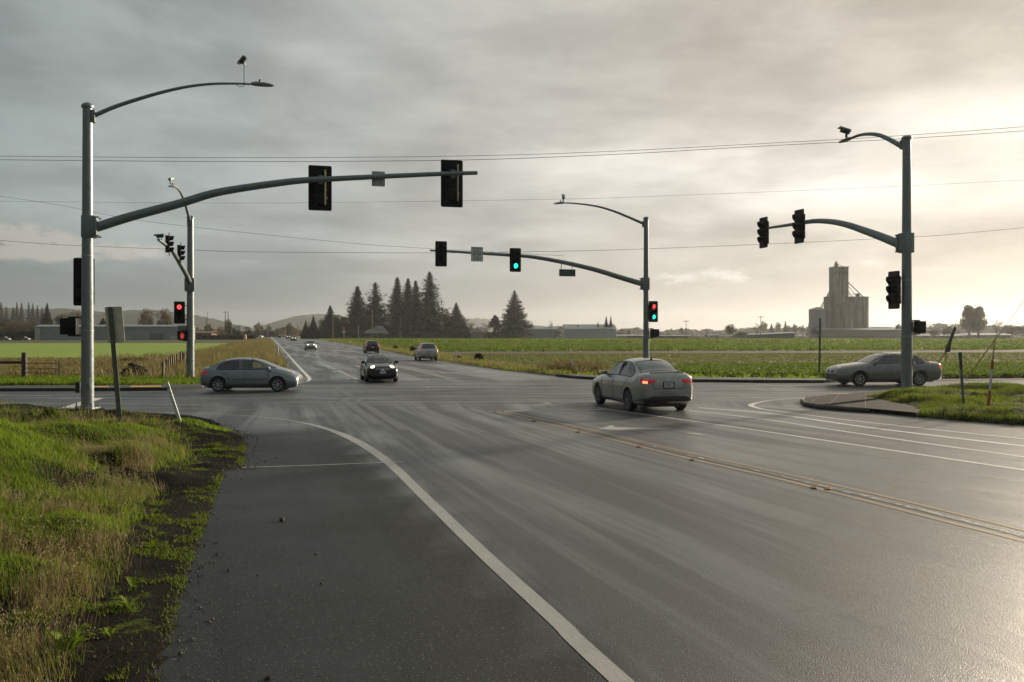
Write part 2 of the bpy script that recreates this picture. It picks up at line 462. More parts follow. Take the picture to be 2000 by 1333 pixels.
def glass_mat(name, tint=.4, sky_sheen=0.0):
    m = bpy.data.materials.new(name); m.use_nodes = True; m.node_tree.nodes.clear(); w = NT(m.node_tree)
    tr = w.n('ShaderNodeBsdfTransparent', i_Color=(tint * .9, tint, tint * .95, 1))
    gl = w.n('ShaderNodeBsdfGlossy', i_Roughness=.04, i_Color=(1, 1, 1, 1))
    fr = w.n('ShaderNodeFresnel', i_IOR=1.55)
    f2 = w.math('MULTIPLY_ADD', fr.outputs[0], 1.15, .05, clamp=True)
    base = tr.outputs[0]
    if sky_sheen:
        df = w.n('ShaderNodeBsdfDiffuse', i_Color=(.20, .25, .24, 1)); base = w.n('ShaderNodeMixShader', i_0=sky_sheen, i_1=base, i_2=df.outputs[0]).outputs[0]  # pale teal diffuse painted in for the sky mirrored by the pane
    mx = w.n('ShaderNodeMixShader', i_0=f2, i_1=base, i_2=gl.outputs[0])
    w.n('ShaderNodeOutputMaterial', i_Surface=mx.outputs[0])
    return m

galv = pmat('galvanised_steel', (.19, .215, .215), .42, .6, var=.14, scale=9.0, bump=.06, bscale=60)
galv2 = pmat('galvanised_arm', (.17, .205, .205), .46, .5, var=.14, scale=12.0)
blackp = pmat('black_polycarbonate', (.007, .007, .0065), .6, var=.2, scale=20, spec=.25)
blackm = pmat('black_metal', (.016, .016, .016), .5)
alu = pmat('aluminium_sheet', (.36, .37, .36), .45, .6, var=.1, scale=6)
tan = pmat('tan_strap', (.42, .36, .22), .5, var=.1)  # plain tan strap on the signal backs
lensoff = pmat('unlit_lens', (.012, .012, .011), .5, spec=.3)
lensred = pmat('lit_red_lens', (.3, .01, .01), .3, emit=(1.0, .05, .05), estr=1.7)
lensgrn = pmat('lit_green_lens', (.01, .3, .2), .3, emit=(.02, .95, .62), estr=1.6)
rubber = pmat('tyre_rubber', (.018, .018, .018), .75, bump=.1, bscale=90)

# ============================================================ SETTING
asph = asphalt_mat()
paint_w = paint_mat('worn_white_paint', (.66, .66, .61), .43)
paint_w2 = paint_mat('faded_white_paint', (.50, .50, .465), .48)
paint_w3 = paint_mat('broad_edge_paint', (.33, .33, .31), .455)
paint_y = paint_mat('worn_yellow_paint', (.38, .25, .10), .48)

# haze: one closed box round everything
hz = MB().box((0, 2050, 54), (6400, 4900, 111)).build('haze', [], None, smooth=0)
hm = bpy.data.materials.new('haze_air'); hm.use_nodes = True; hm.node_tree.nodes.clear(); hw = NT(hm.node_tree)
pv = hw.n('ShaderNodeVolumePrincipled', i_Density=.00012, i_Anisotropy=.5); pv.inputs['Color'].default_value = (.93, .95, .96, 1)
hw.n('ShaderNodeOutputMaterial', i_Volume=pv.outputs[0]); hz.data.materials.append(hm)
tag(hz, kind='stuff')

ground_m = ground_mat('far_ground', [(.05, .062, .025), (.075, .085, .035), (.09, .08, .05)], .02, bump=.2)
gm_ = MB().add([(-3100, -380, -.08), (3100, -380, -.08), (3100, 4450, -.08), (-3100, 4450, -.08)], [(0, 1, 2, 3)])
gnd = gm_.build('ground', ground_m, None, smooth=0); tag(gnd, kind='structure')

# road outlines, traced on the ground plane
NEAR_EDGE = [Vector((2.9, -13, 0)), Vector((-.74, 0, 0))] + Gs([(320, 1333), (380, 1105), (445, 920), (478, 914), (484, 885), (482, 858), (468, 847), (440, 838), (420, 826), (372, 819), (300, 813), (150, 806), (0, 798)]) + [Vector((-30, 30.6, 0)), Vector((-62, 33, 0))]
ISLAND = Gs([(1566, 787), (1574, 794), (1600, 799), (1660, 804), (1720, 808), (1790, 815), (1880, 823), (2000, 832)]) + [Vector((17.5, 18, 0)), Vector((26, 6, 0)), Vector((62, 2, 0)), Vector((62, 41, 0))] + Gs([(2000, 763.5), (1900, 764.5), (1785, 766), (1720, 769), (1650, 776), (1590, 781.5), (1571, 784)])
LEFT_EDGE = [Vector((-62, 40.5, 0)), Vector((-30, 38, 0))] + Gs([(0, 764.5), (200, 764), (330, 763), (395, 759), (450, 753), (505, 744), (548, 733), (561, 722), (557, 710), (546, 690), (538, 676), (531, 666), (526.5, 660), (524, 656.5), (523.5, 654.5)])
RIGHT_EDGE = Gs([(541, 654.5), (556, 656), (580, 658), (604, 660.3), (633, 664), (661, 669), (700, 676), (747, 684.5), (804, 695.5), (855, 704), (882, 707.5), (920, 713.5), (966, 721), (1029, 728.5), (1085, 735), (1130, 740), (1200, 743.6), (1360, 746.4), (1500, 747.8), (1600, 748), (1650, 746.5), (1840, 744.6), (2000, 743)]) + [Vector((62, 48.5, 0))]

def road_flow(x, y):
    """lateral and along-lane coordinates that follow the painted lines"""
    dl = np.array([-14, 6.12, 17.5, 45.8, 150, 1800.]); L_ = np.array([6.2, .86, -2.78, -10.7, -38.6, -480.])
    dy = np.array([-14, 10.46, 28.1, 47.3, 149, 1800.]); Y_ = np.array([12.5, 6.15, -.66, -3.6, -31.5, -474.])
    dw = np.array([-14, 15.5, 28.9, 47.5, 75.7, 1800.]); W_ = np.array([20, 9.1, 2.9, 2.57, -6.5, -466.])
    l = np.interp(y, dl, L_); yy = np.interp(y, dy, Y_); ww = np.interp(y, dw, W_)
    u = np.where(x < yy, (x - l) / np.maximum(yy - l, .5) * 5.4, 5.4 + (x - yy) / np.maximum(ww - yy, .5) * 3.4)
    return u
def road_attrs(x, y):
    u = road_flow(x, y)
    cr = sst(27.5, 32, y) * (1 - sst(43, 49, y)) * .85
    cr = np.maximum(cr, sst(9, 15, np.abs(x + (y - 37) * .27 - -1.0) - 0) * sst(25, 28, y) * (1 - sst(46, 50, y)))
    l = np.interp(y, [-14, 6.12, 17.5, 22, 1800.], [6.2, .86, -2.78, -4.4, -4.4])
    sh = (1 - sst(-.25, .05, x - l)) * (1 - sst(20, 24, y))
    return np.stack([u, y, cr], 1), sh
xs = np.concatenate([np.arange(-62, -22, 2.0), np.arange(-22, 24, .5), np.arange(24, 62.1, 2.0)])
ys = np.concatenate([np.arange(-13, 60, .5), np.arange(60, 70.1, 1.0)])
gx, gy = np.meshgrid(xs, ys); nx_, ny_ = len(xs), len(ys)
X, Y = gx.ravel(), gy.ravel()
fl, sh = road_attrs(X, Y)
idx = np.arange(nx_ * ny_).reshape(ny_, nx_)
q = np.stack([idx[:-1, :-1], idx[:-1, 1:], idx[1:, 1:], idx[1:, :-1]], -1).reshape(-1, 4)
me = np_mesh('road', np.stack([X, Y, 0 * X], 1), q.ravel(), np.full(len(q), 4), asph, {'flow': fl, 'shoulder': sh})
road = link('road', me); tag(road, kind='structure')
# main road beyond the junction grid
def edge_x(path, y):
    p = sorted([(q_.y, q_.x) for q_ in path]); return np.interp(y, [a for a, b in p], [b for a, b in p])
ysf = np.concatenate([np.arange(70, 200, 4.0), np.geomspace(200, 1600, 30)])
le = [p for p in LEFT_EDGE if p.y > 58]; re_ = [p for p in RIGHT_EDGE if p.y > 60 and p.x < 5]
rows = []
for yv in ysf:
    a = edge_x(le, yv) - 1.0; b = edge_x(re_, yv) + 1.0
    rows.append(np.stack([np.linspace(a, b, 16), np.full(16, yv), np.zeros(16)], 1))
Vf = np.concatenate(rows); idx = np.arange(len(Vf)).reshape(-1, 16)
q = np.stack([idx[:-1, :-1], idx[:-1, 1:], idx[1:, 1:], idx[1:, :-1]], -1).reshape(-1, 4)
fl, sh = road_attrs(Vf[:, 0], Vf[:, 1]); sh = sh * 0
me = np_mesh('far_road', Vf, q.ravel(), np.full(len(q), 4), asph, {'flow': fl, 'shoulder': sh})
far_road = link('far_road', me); tag(far_road, kind='structure')

# painted lines ------------------------------------------------
def line(name, px, width, mat_, z=.004, n=6, tree=road):
    pts = [G(a, b) for a, b in px]
    w_ = width
    if len(pts) > 2:
        if isinstance(width, (list, tuple)):
            c_ = crom([(p.x, p.y, k) for p, k in zip(pts, width)], n); pts = [(a[0], a[1]) for a in c_]; w_ = [float(a[2]) for a in c_]
        else:
            pts = [(a[0], a[1]) for a in crom([(p.x, p.y) for p in pts], n)]
    return strip(name, pts, w_, z, mat_, tree)
# broad edge line that sweeps from the side street down into the foreground
e0 = G(1213, 1333); e00 = (e0.x + .319 * 8, e0.y - 8)
pts = [e00] + [(p.x, p.y) for p in Gs([(1215, 1333), (1090, 1215), (940, 1078), (830, 972), (760, 905), (705, 867), (650, 842), (590, 826), (520, 816), (450, 811), (370, 808), (190, 803), (0, 797)])]
wd = [.17, .17, .17, .175, .18, .20, .23, .20, .13, .10, .09, .08, .08, .08]
cc = crom([(a[0], a[1], k) for a, k in zip(pts, wd)], 8)
strip('edge_line', [(a[0], a[1]) for a in cc], [float(a[2]) for a in cc], .004, paint_w3, road)
line('pavement_joint', [(468, 914), (600, 910), (728, 905)], .05, paint_w2, .006)
line('pavement_joint', [(728, 905.5), (790, 903)], .07, paint_w2, .008)
# double yellow with rumble strip between
y_lo = [(965, 803.5), (1080, 831), (1200, 860), (1350, 897), (1500, 931), (1700, 981), (1850, 1020), (2000, 1058)]
y_hi = [(975, 802), (1090, 826), (1210, 853), (1360, 888), (1510, 921), (1710, 966), (1860, 1002), (2000, 1037)]
def ext(px, dx, dy): return px + [(px[-1][0] + dx, px[-1][1] + dy)]
line('yellow_line', ext(y_lo, 600, 160), .10, paint_y)
line('yellow_line', ext(y_hi, 600, 155), .085, paint_y)
rum = ground_mat('rumble_gravel', [(.03, .03, .028), (.055, .054, .05), (.16, .155, .14)], 3.0, bump=.8, bdist=.02, fine=8.0, rough=.5)
mid_ = [((a[0] + b[0]) / 2, (a[1] + b[1]) / 2) for a, b in zip(y_lo, y_hi)]
line('rumble_strip', ext(mid_[0:], 600, 157), .15, rum, .005)
# far yellow lines
line('yellow_line', [(879, 740.6), (850, 734), (776, 717), (715, 700.5), (660, 685), (622, 673.5), (585, 664), (556, 658)], .13, paint_y)
line('yellow_line', [(772, 718.5), (740, 714), (709, 708.6), (677, 702), (652, 696.5), (621, 682.5), (590, 671), (560, 662)], .13, paint_y)
# left edge line beyond the junction, with its hook
line('edge_line', [(580, 749), (594, 747.8), (602, 744.5), (604, 739), (595, 729), (582, 715), (566.5, 697.5), (553, 682.5), (541, 670), (532, 661), (527, 657)], [.08, .12, .16, .2, .2, .18, .16, .16, .2, .3, .3], paint_w)
# right edge line beyond
line('edge_line', [(1155, 742), (1092, 739.8), (1029, 735), (976, 729), (924, 720.5), (855, 706.8), (800, 697)], .11, paint_w2)
line('edge_line', [(1360, 747.8), (1420, 748.5), (1480, 751), (1550, 756.5)], .14, paint_w2)
line('edge_line', [(1420, 754), (1470, 758), (1500, 763)], .09, paint_w2)
line('edge_line', [(1355, 771), (1420, 768.5), (1520, 767.5)], .07, paint_w2)
# stop lines and dashes
line('stop_line', [(779, 741.8), (875, 741.3)], .22, paint_w)
line('stop_line', [(781, 734), (842, 734)], .16, paint_w2)
line('stop_line', [(955, 804), (1065, 802), (1180, 800)], .16, paint_w2)
line('lane_line', [(694, 714.3), (709, 718.4)], .12, paint_w)
for a, b in (((624, 708.5), (654, 721)), ((660, 724), (686, 736)), ((688, 737), (716, 748)), ((575, 677), (591, 684)), ((548, 664), (562, 670)), ((600, 688), (606, 691))):
    line('lane_line', [a, b], .16, paint_w2)
for a, b in (((639, 716.5), (642, 717.5)), ((652, 726), (655, 727)), ((678, 739.5), (682, 740)), ((692, 746), (697, 747)), ((598, 692.6), (606, 694.5)), ((1060, 788.5), (1075, 788.5)), ((832, 757), (838, 757))):
    line('lane_line', [a, b], .20, paint_w, .006)
# white lines on the right
line('lane_line', [(1166, 797), (1280, 813), (1450, 837), (1700, 874), (2000, 919), (2400, 980)], [.09, .11, .12, .13, .14, .14], paint_w)
line('lane_line', [(1365, 797), (1500, 808), (1700, 836), (2000, 872), (2400, 918)], .19, paint_w)
line('lane_line', [(1345, 803), (1480, 818), (1700, 851), (2000, 893), (2400, 945)], .13, paint_w)
line('edge_line', [(1600, 777), (1530, 780), (1490, 785), (1467, 791), (1478, 797), (1520, 804), (1700, 826), (2000, 858), (2400, 895)], [.05, .08, .12, .20, .18, .13, .13, .13, .13], paint_w)
line('edge_line', [(1480, 794), (1530, 797.5), (1610, 803)], .08, paint_w2)
# side street lines, left
line('lane_line', [(-200, 772), (55, 773), (102, 773.5)], .1, paint_w2)
line('lane_line', [(-200, 786), (0, 788), (155, 788), (300, 790), (430, 792)], .07, paint_w)
line('crosswalk_line', [(120, 779.5), (160, 779), (240, 776.5)], .09, paint_w)
line('crosswalk_line', [(132, 797), (190, 778.5)], .42, paint_w)
line('lane_line', [(330, 797), (420, 800), (520, 801)], .05, paint_w2)
line('lane_line', [(540, 794), (600, 793.5)], .07, paint_w2)
line('lane_line', [(400, 832), (440, 833.5), (560, 830)], .05, paint_w2)
# faint tyre-drag whitening through the junction
for a, b, c_ in (((640, 760), (690, 795), (740, 830)), ((655, 755), (720, 795), (790, 840))):
    line('worn_patch', [a, b, c_], .28, paint_mat('scuffed_asphalt', (.068, .070, .067), .52), .003)
# left-turn arrow: head to the left, long shaft
ar = MB()
A_ = Gs([(1168, 838.5), (1196, 831), (1202, 835.3), (1305, 837.5), (1302, 839.3), (1218, 839.5), (1250, 841.5), (1205, 841)])
ar.add([(p.x, p.y, .005) for p in A_], [tuple(range(len(A_)))[::-1]])
ar.build('turn_arrow', paint_w2, road, smooth=0)
line('lane_line', [(1345, 846.5), (1372, 850)], .18, paint_w2, .006)
# flaked white fragments in the rumble strip
fm_ = MB()
for k in range(70):
    t = random.random() ** .6; i = t * (len(mid_) - 1.001); j = int(i); f = i - j; px = mid_[j][0] * (1 - f) + mid_[j + 1][0] * f; py = mid_[j][1] * (1 - f) + mid_[j + 1][1] * f
    if random.random() > (.25 if px < 1500 else .9): continue
    p = G(px, py); a = R(68) + random.gauss(0, .1); L_, W_ = random.uniform(.06, .30), random.uniform(.015, .05); ca, sa = math.cos(a), math.sin(a); off = random.uniform(-.04, .04)
    q_ = [(-L_ / 2, -W_ / 2), (L_ / 2 * random.uniform(.6, 1), -W_ / 2), (L_ / 2, W_ / 2), (-L_ / 2 * random.uniform(.5, 1), W_ / 2)]
    fm_.add([(p.x + x_ * -ca - (y_ + off) * sa, p.y + x_ * sa * -1 * -1 + (y_ + off) * ca, .0065) for x_, y_ in q_], [(0, 1, 2, 3)])
o = fm_.build('paint_flakes', paint_w, road, smooth=0); o['kind'] = 'stuff'
# raised yellow markers in the rumble strip
mk = pmat('yellow_marker', (.15, .085, .025), .85, var=.3, spec=.1)
for k, (px, py) in enumerate(((1043, 823.5), (1130, 844.5), (1248, 873.5), (1352, 899), (1590, 953.5), (1617, 956))):
    p = G(px, py)
    o = MB().box((0, 0, .009), (.22, .09, .010), taper=.8).build('lane_marker', mk, None, smooth=0, loc=(p.x, p.y, .006), rot=(0, 0, R(68)))
    tag(o, ['yellow raised marker near the far tip of the double yellow line', 'yellow raised marker second from the tip of the double line', 'yellow raised marker beside the white turn arrow', 'yellow raised marker halfway along the near double line', 'yellow marker in the rumble strip, left one of a close pair', 'yellow marker in the rumble strip, right one of a close pair'][k], 'road marker', 'raised markers between the yellow lines')

# ------------------------------------------------------------ land beside the roads
verge_m = ground_mat('verge_soil', [(.045, .042, .022), (.06, .07, .022), (.085, .075, .035)], .8, bump=.7, bdist=.06, fine=9)
dirt_m = ground_mat('damp_dirt', [(.018, .016, .012), (.030, .026, .018), (.045, .055, .014)], 1.6, bump=1.0, bdist=.05, fine=9)
wheat_m = ground_mat('young_wheat', [(.17, .25, .026), (.205, .29, .035), (.14, .21, .024)], .05, stretch=(1, .35, 1), bump=.5, bdist=.08, fine=40)
stub_m = ground_mat('corn_stubble', [(.17, .12, .08), (.09, .065, .042), (.11, .10, .035)], 1.2, bump=.8, bdist=.1, fine=5)
crop_m = ground_mat('crop_rows', [(.125, .19, .028), (.10, .155, .024), (.13, .165, .035)], .6, stretch=(.35, 1, 1), bump=.6, bdist=.15, fine=6)
pale_m = ground_mat('sparse_seedlings', [(.15, .14, .05), (.12, .105, .045), (.13, .15, .04)], .5, stretch=(.5, 1, 1), bump=.5, bdist=.08, fine=8)
soil_m = ground_mat('bare_soil', [(.085, .060, .040), (.065, .045, .030), (.10, .075, .05)], .8, bump=.7, bdist=.1, fine=8)

lfar = [Vector((-492, 1700, 0)), Vector((-2400, 1700, 0)), Vector((-2400, 60, 0))]
poly_sheet('left_land', LEFT_EDGE + lfar, .02, verge_m)
rfar = [Vector((1500, 60, 0)), Vector((1500, 1700, 0)), Vector((-455, 1700, 0))]
poly_sheet('right_land', RIGHT_EDGE + rfar, .02, verge_m)
poly_sheet('wheat_field', [Vector((-300, 82, 0))] + Gs([(-200, 703), (190, 702.5), (330, 699), (400, 686), (440, 676), (470, 671)]) + [Vector((-420, 220, 0)), Vector((-700, 82, 0))], .05, wheat_m)
poly_sheet('stubble_field', Gs([(-300, 741), (188, 739), (192, 703.5), (-300, 703.5)]), .04, stub_m)
crop_poly = Gs([(640, 666), (700, 672), (760, 681), (820, 687.5), (2500, 683.5), (2500, 663), (1500, 662.6), (700, 662.6)])
poly_sheet('crop_field', crop_poly, .05, crop_m)
poly_sheet('soil_strip', Gs([(824, 688), (845, 694), (900, 693), (2500, 688.5), (2500, 684)]), .045, soil_m)
pale_poly = Gs([(870, 695), (930, 709), (1010, 722), (1150, 733), (1290, 729), (1330, 716.5), (2500, 712.5), (2500, 689), (900, 693.5)])
poly_sheet('seedling_field', pale_poly, .05, pale_m)
leaf_poly = Gs([(1300, 737), (1600, 738.5), (1860, 740), (2500, 737), (2500, 713), (1330, 717)])
poly_sheet('leafy_field', leaf_poly, .055, soil_m)

# ------------------------------------------------------------ kerbs and pavements
conc = pmat('weathered_concrete', (.016, .013, .009), .9, var=.35, spec=.08, scale=3.0, bump=.3, bscale=30)
conc_d = pmat('stained_kerb', (.035, .034, .030), .7, var=.3, scale=5.0, bump=.3, bscale=30)
def slab(name, px, h, mat_, z0=0.0):
    return poly_sheet(name, Gs(px), h, mat_, thick=h - z0 + .02)
# far right corner: dark kerb and walk in front of the field
slab('sidewalk', [(1085, 735.5), (1130, 740.2), (1200, 743.8), (1360, 746.6), (1500, 748), (1610, 748.2), (1640, 745.8), (1560, 744), (1360, 741.4), (1200, 739.4), (1140, 737.4)], .14, conc_d)
# far left corner
slab('sidewalk', [(-300, 768), (0, 764.5), (200, 764), (330, 763), (395, 759), (400, 755), (330, 757), (200, 758.5), (0, 759), (-300, 760)], .13, conc_d)
yel = pmat('yellow_tactile_pad', (.48, .27, .035), .6, var=.15)
sw2 = bpy.data.objects['sidewalk.001']
for a in (((184, 763.6), (184, 761.4), (213, 761.3), (213, 763.5)), ((252, 763.3), (256, 760.6), (314, 760.2), (316, 763.0))):
    p_ = Gs(a); o = poly_sheet('tactile_pad', [p * 1 for p in p_], .15, yel, parent=sw2, thick=.016)
# near left corner kerb at the pole
kp = Gs([(205, 811), (300, 814), (372, 820), (415, 828), (425, 835)])
kb = MB().tube([Vector((p.x, p.y, .05)) for p in kp], .07, 8, squash=1.0).build('kerb', conc_d); tag(kb, kind='structure')
# right island: concrete ramp with kerb
isl = Gs([(1566, 787), (1574, 794), (1600, 799), (1660, 804), (1720, 808), (1790, 815), (1800, 806), (1760, 795), (1700, 782), (1740, 773), (1720, 769), (1650, 776), (1590, 781.5), (1571, 784)])
o = isw = poly_sheet('island_sidewalk', isl, .13, conc, thick=.15)
kerbp = Gs([(1570, 784.5), (1566.5, 787.2), (1574, 794.2), (1600, 799.2), (1660, 804.2), (1700, 807)])
MB().tube([Vector((p.x, p.y, .068)) for p in kerbp], .078, 8).build('kerb', conc_d, o)
poly_sheet('tactile_pad', Gs([(1628, 776.5), (1664, 776.2), (1652, 778), (1614, 778.6)]), .148, pmat('faded_yellow_pad', (.22, .13, .05), .7, var=.2), parent=o, thick=.016)

for p_, q_ in (((1640, 777.5), (1617, 801)), ((1690, 779), (1690, 806.5)), ((1600, 781.5), (1583, 795.5))):
    g1_, g2_ = G(*p_), G(*q_); strip('pavement_joint', [g1_, g2_], .025, .1335, blackm, isw)
# ------------------------------------------------------------ near left verge (terrain with hummocks)
NE_POLY = NEAR_EDGE + [Vector((-62, -13, 0))]
def verge_h(x, y):
    s = -poly_dist(NE_POLY, x, y)                     # > 0 inside the verge
    g = lambda cx, cy_, sx, sy, h: h * np.exp(-((x - cx) ** 2 / (2 * sx * sx) + (y - cy_) ** 2 / (2 * sy * sy)))
    h = .015 + .06 * sst(0, .8, s) + .05 * sst(.6, 2.0, s)
    cx_ = -8.3 - .36 * (y - 12.5)
    h = h + (1.02 * np.exp(-((x - cx_) ** 2 / (2 * np.where(x > cx_, 1.05, 2.5) ** 2) + (y - 12.3) ** 2 / (2 * 3.6 ** 2)))) * sst(.5, 2.2, s)
    h = h + (g(-8.6, 18.6, .9, 1.1, .27) + g(-5.0, 9.75, .42, .5, .25) + g(-4.6, 7.9, .35, .4, .16) + g(-6.6, 15.2, .5, .7, .14) + g(-7.8, 22.0, 1.0, .8, .18) + g(-13.5, 24.5, 2.0, 1.2, .22)) * sst(.2, 1.0, s)
    h = h + (vnoise(x, y, 1.1, 1) - .5) * .26 * sst(.3, 1.5, s) + (vnoise(x, y, .37, 2) - .5) * .10 * sst(.1, .7, s) + (vnoise(x, y, .14, 3) - .5) * .02 * sst(0, .3, s)
    return h * sst(-.02, .12, s) + np.where(s < 0, -.12, 0), s
xs = np.concatenate([np.arange(-62, -20, 1.0), np.arange(-20, 3.0, .1)]); ys = np.concatenate([np.arange(-13, 1, 1.0), np.arange(1, 34, .1)])
gx, gy = np.meshgrid(xs, ys); X, Y = gx.ravel(), gy.ravel(); H, S = verge_h(X, Y)
idx = np.arange(len(X)).reshape(gx.shape)
q = np.stack([idx[:-1, :-1], idx[:-1, 1:], idx[1:, 1:], idx[1:, :-1]], -1).reshape(-1, 4)
q = q[(S[q] > -.25).all(1)]
lush = sst(1.7, 2.8, S)
def verge_mat():
    m = bpy.data.materials.new('verge_turf'); m.use_nodes = True; m.node_tree.nodes.clear(); w = NT(m.node_tree)
    geo = w.n('ShaderNodeNewGeometry').outputs['Position']
    at = w.n('ShaderNodeAttribute', attribute_name='lush').outputs['Fac']
    n1 = w.noise(geo, 1.8, 6, .65, .4); n2 = w.noise(geo, 22.0, 5, .7)
    dirt = w.mix(w.rng(n2, .35, .65, 0, 1), (.004, .0035, .003), (.016, .013, .009))
    moss = w.mix(w.rng(n2, .35, .65, 0, 1), (.03, .045, .008), (.075, .10, .014))
    c = w.mix(w.rng(n1, .60, .70, 0, 1, True), dirt, moss)
    c = w.mix(at, c, (.030, .038, .010))
    bs = w.n('ShaderNodeBsdfPrincipled', i_Roughness=.85); w.inp(bs, 'Base Color', c); bs.inputs['Specular IOR Level'].default_value = .06
    bp = w.n('ShaderNodeBump', i_Strength=1.0, i_Distance=.05, i_Height=n2); w.inp(bs, 'Normal', bp)
    w.n('ShaderNodeOutputMaterial', i_Surface=bs.outputs[0]); return m
vm_ = verge_mat()
me = np_mesh('roadside_verge', np.stack([X, Y, H], 1), q.ravel(), np.full(len(q), 4), vm_, {'lush': lush}, smooth=True)
vg = link('roadside_verge', me); tag(vg, kind='structure')

# right island turf
TURF = Gs([(1676, 781), (1730, 791), (1778, 801), (1790, 810), (1792, 815.5), (1880, 823), (2000, 832)]) + [Vector((17.5, 18, 0)), Vector((26, 6, 0)), Vector((62, 2, 0)), Vector((62, 41, 0))] + Gs([(2000, 763.5), (1900, 764.5), (1785, 766), (1740, 769)])
def isl_h(x, y):
    s = -poly_dist(TURF, x, y)
    h = .12 + .10 * sst(0, 1.2, s) + (vnoise(x, y, 1.3, 5) - .4) * .34 * sst(.1, 1.5, s) + (vnoise(x, y, .4, 6) - .5) * .08
    return h * sst(-.05, .2, s) + np.where(s < 0, -.1, 0), s
xs = np.arange(9, 45, .25); ys = np.arange(8, 42, .25)
gx, gy = np.meshgrid(xs, ys); X, Y = gx.ravel(), gy.ravel(); H, S = isl_h(X, Y)
idx = np.arange(len(X)).reshape(gx.shape); q = np.stack([idx[:-1, :-1], idx[:-1, 1:], idx[1:, 1:], idx[1:, :-1]], -1).reshape(-1, 4)
q = q[(S[q] > -.3).all(1)]
me = np_mesh('island_turf', np.stack([X, Y, H], 1), q.ravel(), np.full(len(q), 4), vm_, {'lush': np.full(len(X), .8)}, smooth=True)
tag(link('island_turf', me), kind='structure')

# ------------------------------------------------------------ hills
def hill(name, px, D, foot, mat_, rough=4.0, seed=1, z0=-1.0):
    c_ = crom([(P(a, b, D).x, P(a, b, D).z) for a, b in px], 26)
    pts = np.array(c_); vs_ = []; n = len(pts); prof = [(-foot, 0), (-foot * .7, .22), (-foot * .45, .52), (-foot * .2, .82), (0, 1.0), (foot * .5, .6), (foot, 0)]
    for j, (dy, k) in enumerate(prof):
        for i in range(n):
            nz = noise.noise(Vector((i * .35, j * 1.7, seed * 9.1))) * rough * (1 if k > 0 else 0) + random.uniform(-.3, .3) * rough * (k > .7)
            vs_.append((pts[i, 0], D + dy, z0 + max(0, pts[i, 1] - z0) * k + nz))
    fs_ = [(j * n + i, j * n + i + 1, (j + 1) * n + i + 1, (j + 1) * n + i) for j in range(len(prof) - 1) for i in range(n - 1)]
    me = bpy.data.meshes.new(name); me.from_pydata(vs_, [], fs_); me.materials.append(mat_)
    for p in me.polygons: p.use_smooth = True
    return tag(link(name, me), kind='structure')
hill_g = ground_mat('hill_pasture', [(.045, .068, .032), (.034, .054, .026), (.022, .036, .020)], .004, bump=.0, fine=6)
hill_w = ground_mat('hill_woods', [(.016, .027, .018), (.026, .038, .024), (.018, .030, .020)], .01, bump=.0, fine=8)
hill('hills', [(430, 652), (480, 645), (520, 636), (555, 624), (590, 616), (640, 614), (700, 623), (780, 634), (860, 641), (930, 650)], 2300, 420, hill_g, 1.5, 1)
hill('hills', [(-500, 640), (-200, 608), (0, 602), (60, 604), (130, 603), (200, 609), (260, 606), (330, 609), (400, 620), (450, 632), (500, 644), (540, 651)], 1900, 300, hill_w, 2.4, 2)
hill('hills', [(760, 650), (860, 632), (930, 622), (1000, 630), (1100, 640), (1300, 647), (1500, 646), (1650, 644), (1780, 636), (1850, 633), (1950, 638), (2100, 640), (2400, 646)], 2900, 420, hill_w, 3.0, 3)
hill('hills', [(-700, 645), (-300, 640), (0, 634), (60, 632), (130, 636), (220, 642), (330, 646), (420, 650)], 1000, 120, hill_w, 2.5, 4)

# ============================================================ SIGNAL POLES
def arm_pt(base, dirv, px, py):
    """point on the vertical plane through base along dirv that shows at (px, py)"""
    k = (px - 1000) / FOC
    L = (k * base.y - base.x) / (dirv.x - k * dirv.y)
    d = base.y + L * dirv.y
    return Vector((base.x + L * dirv.x, d, CH + (HZ - py) * d / FOC))

def radii(a, b, n): return [a + (b - a) * i / (n - 1) for i in range(n)]

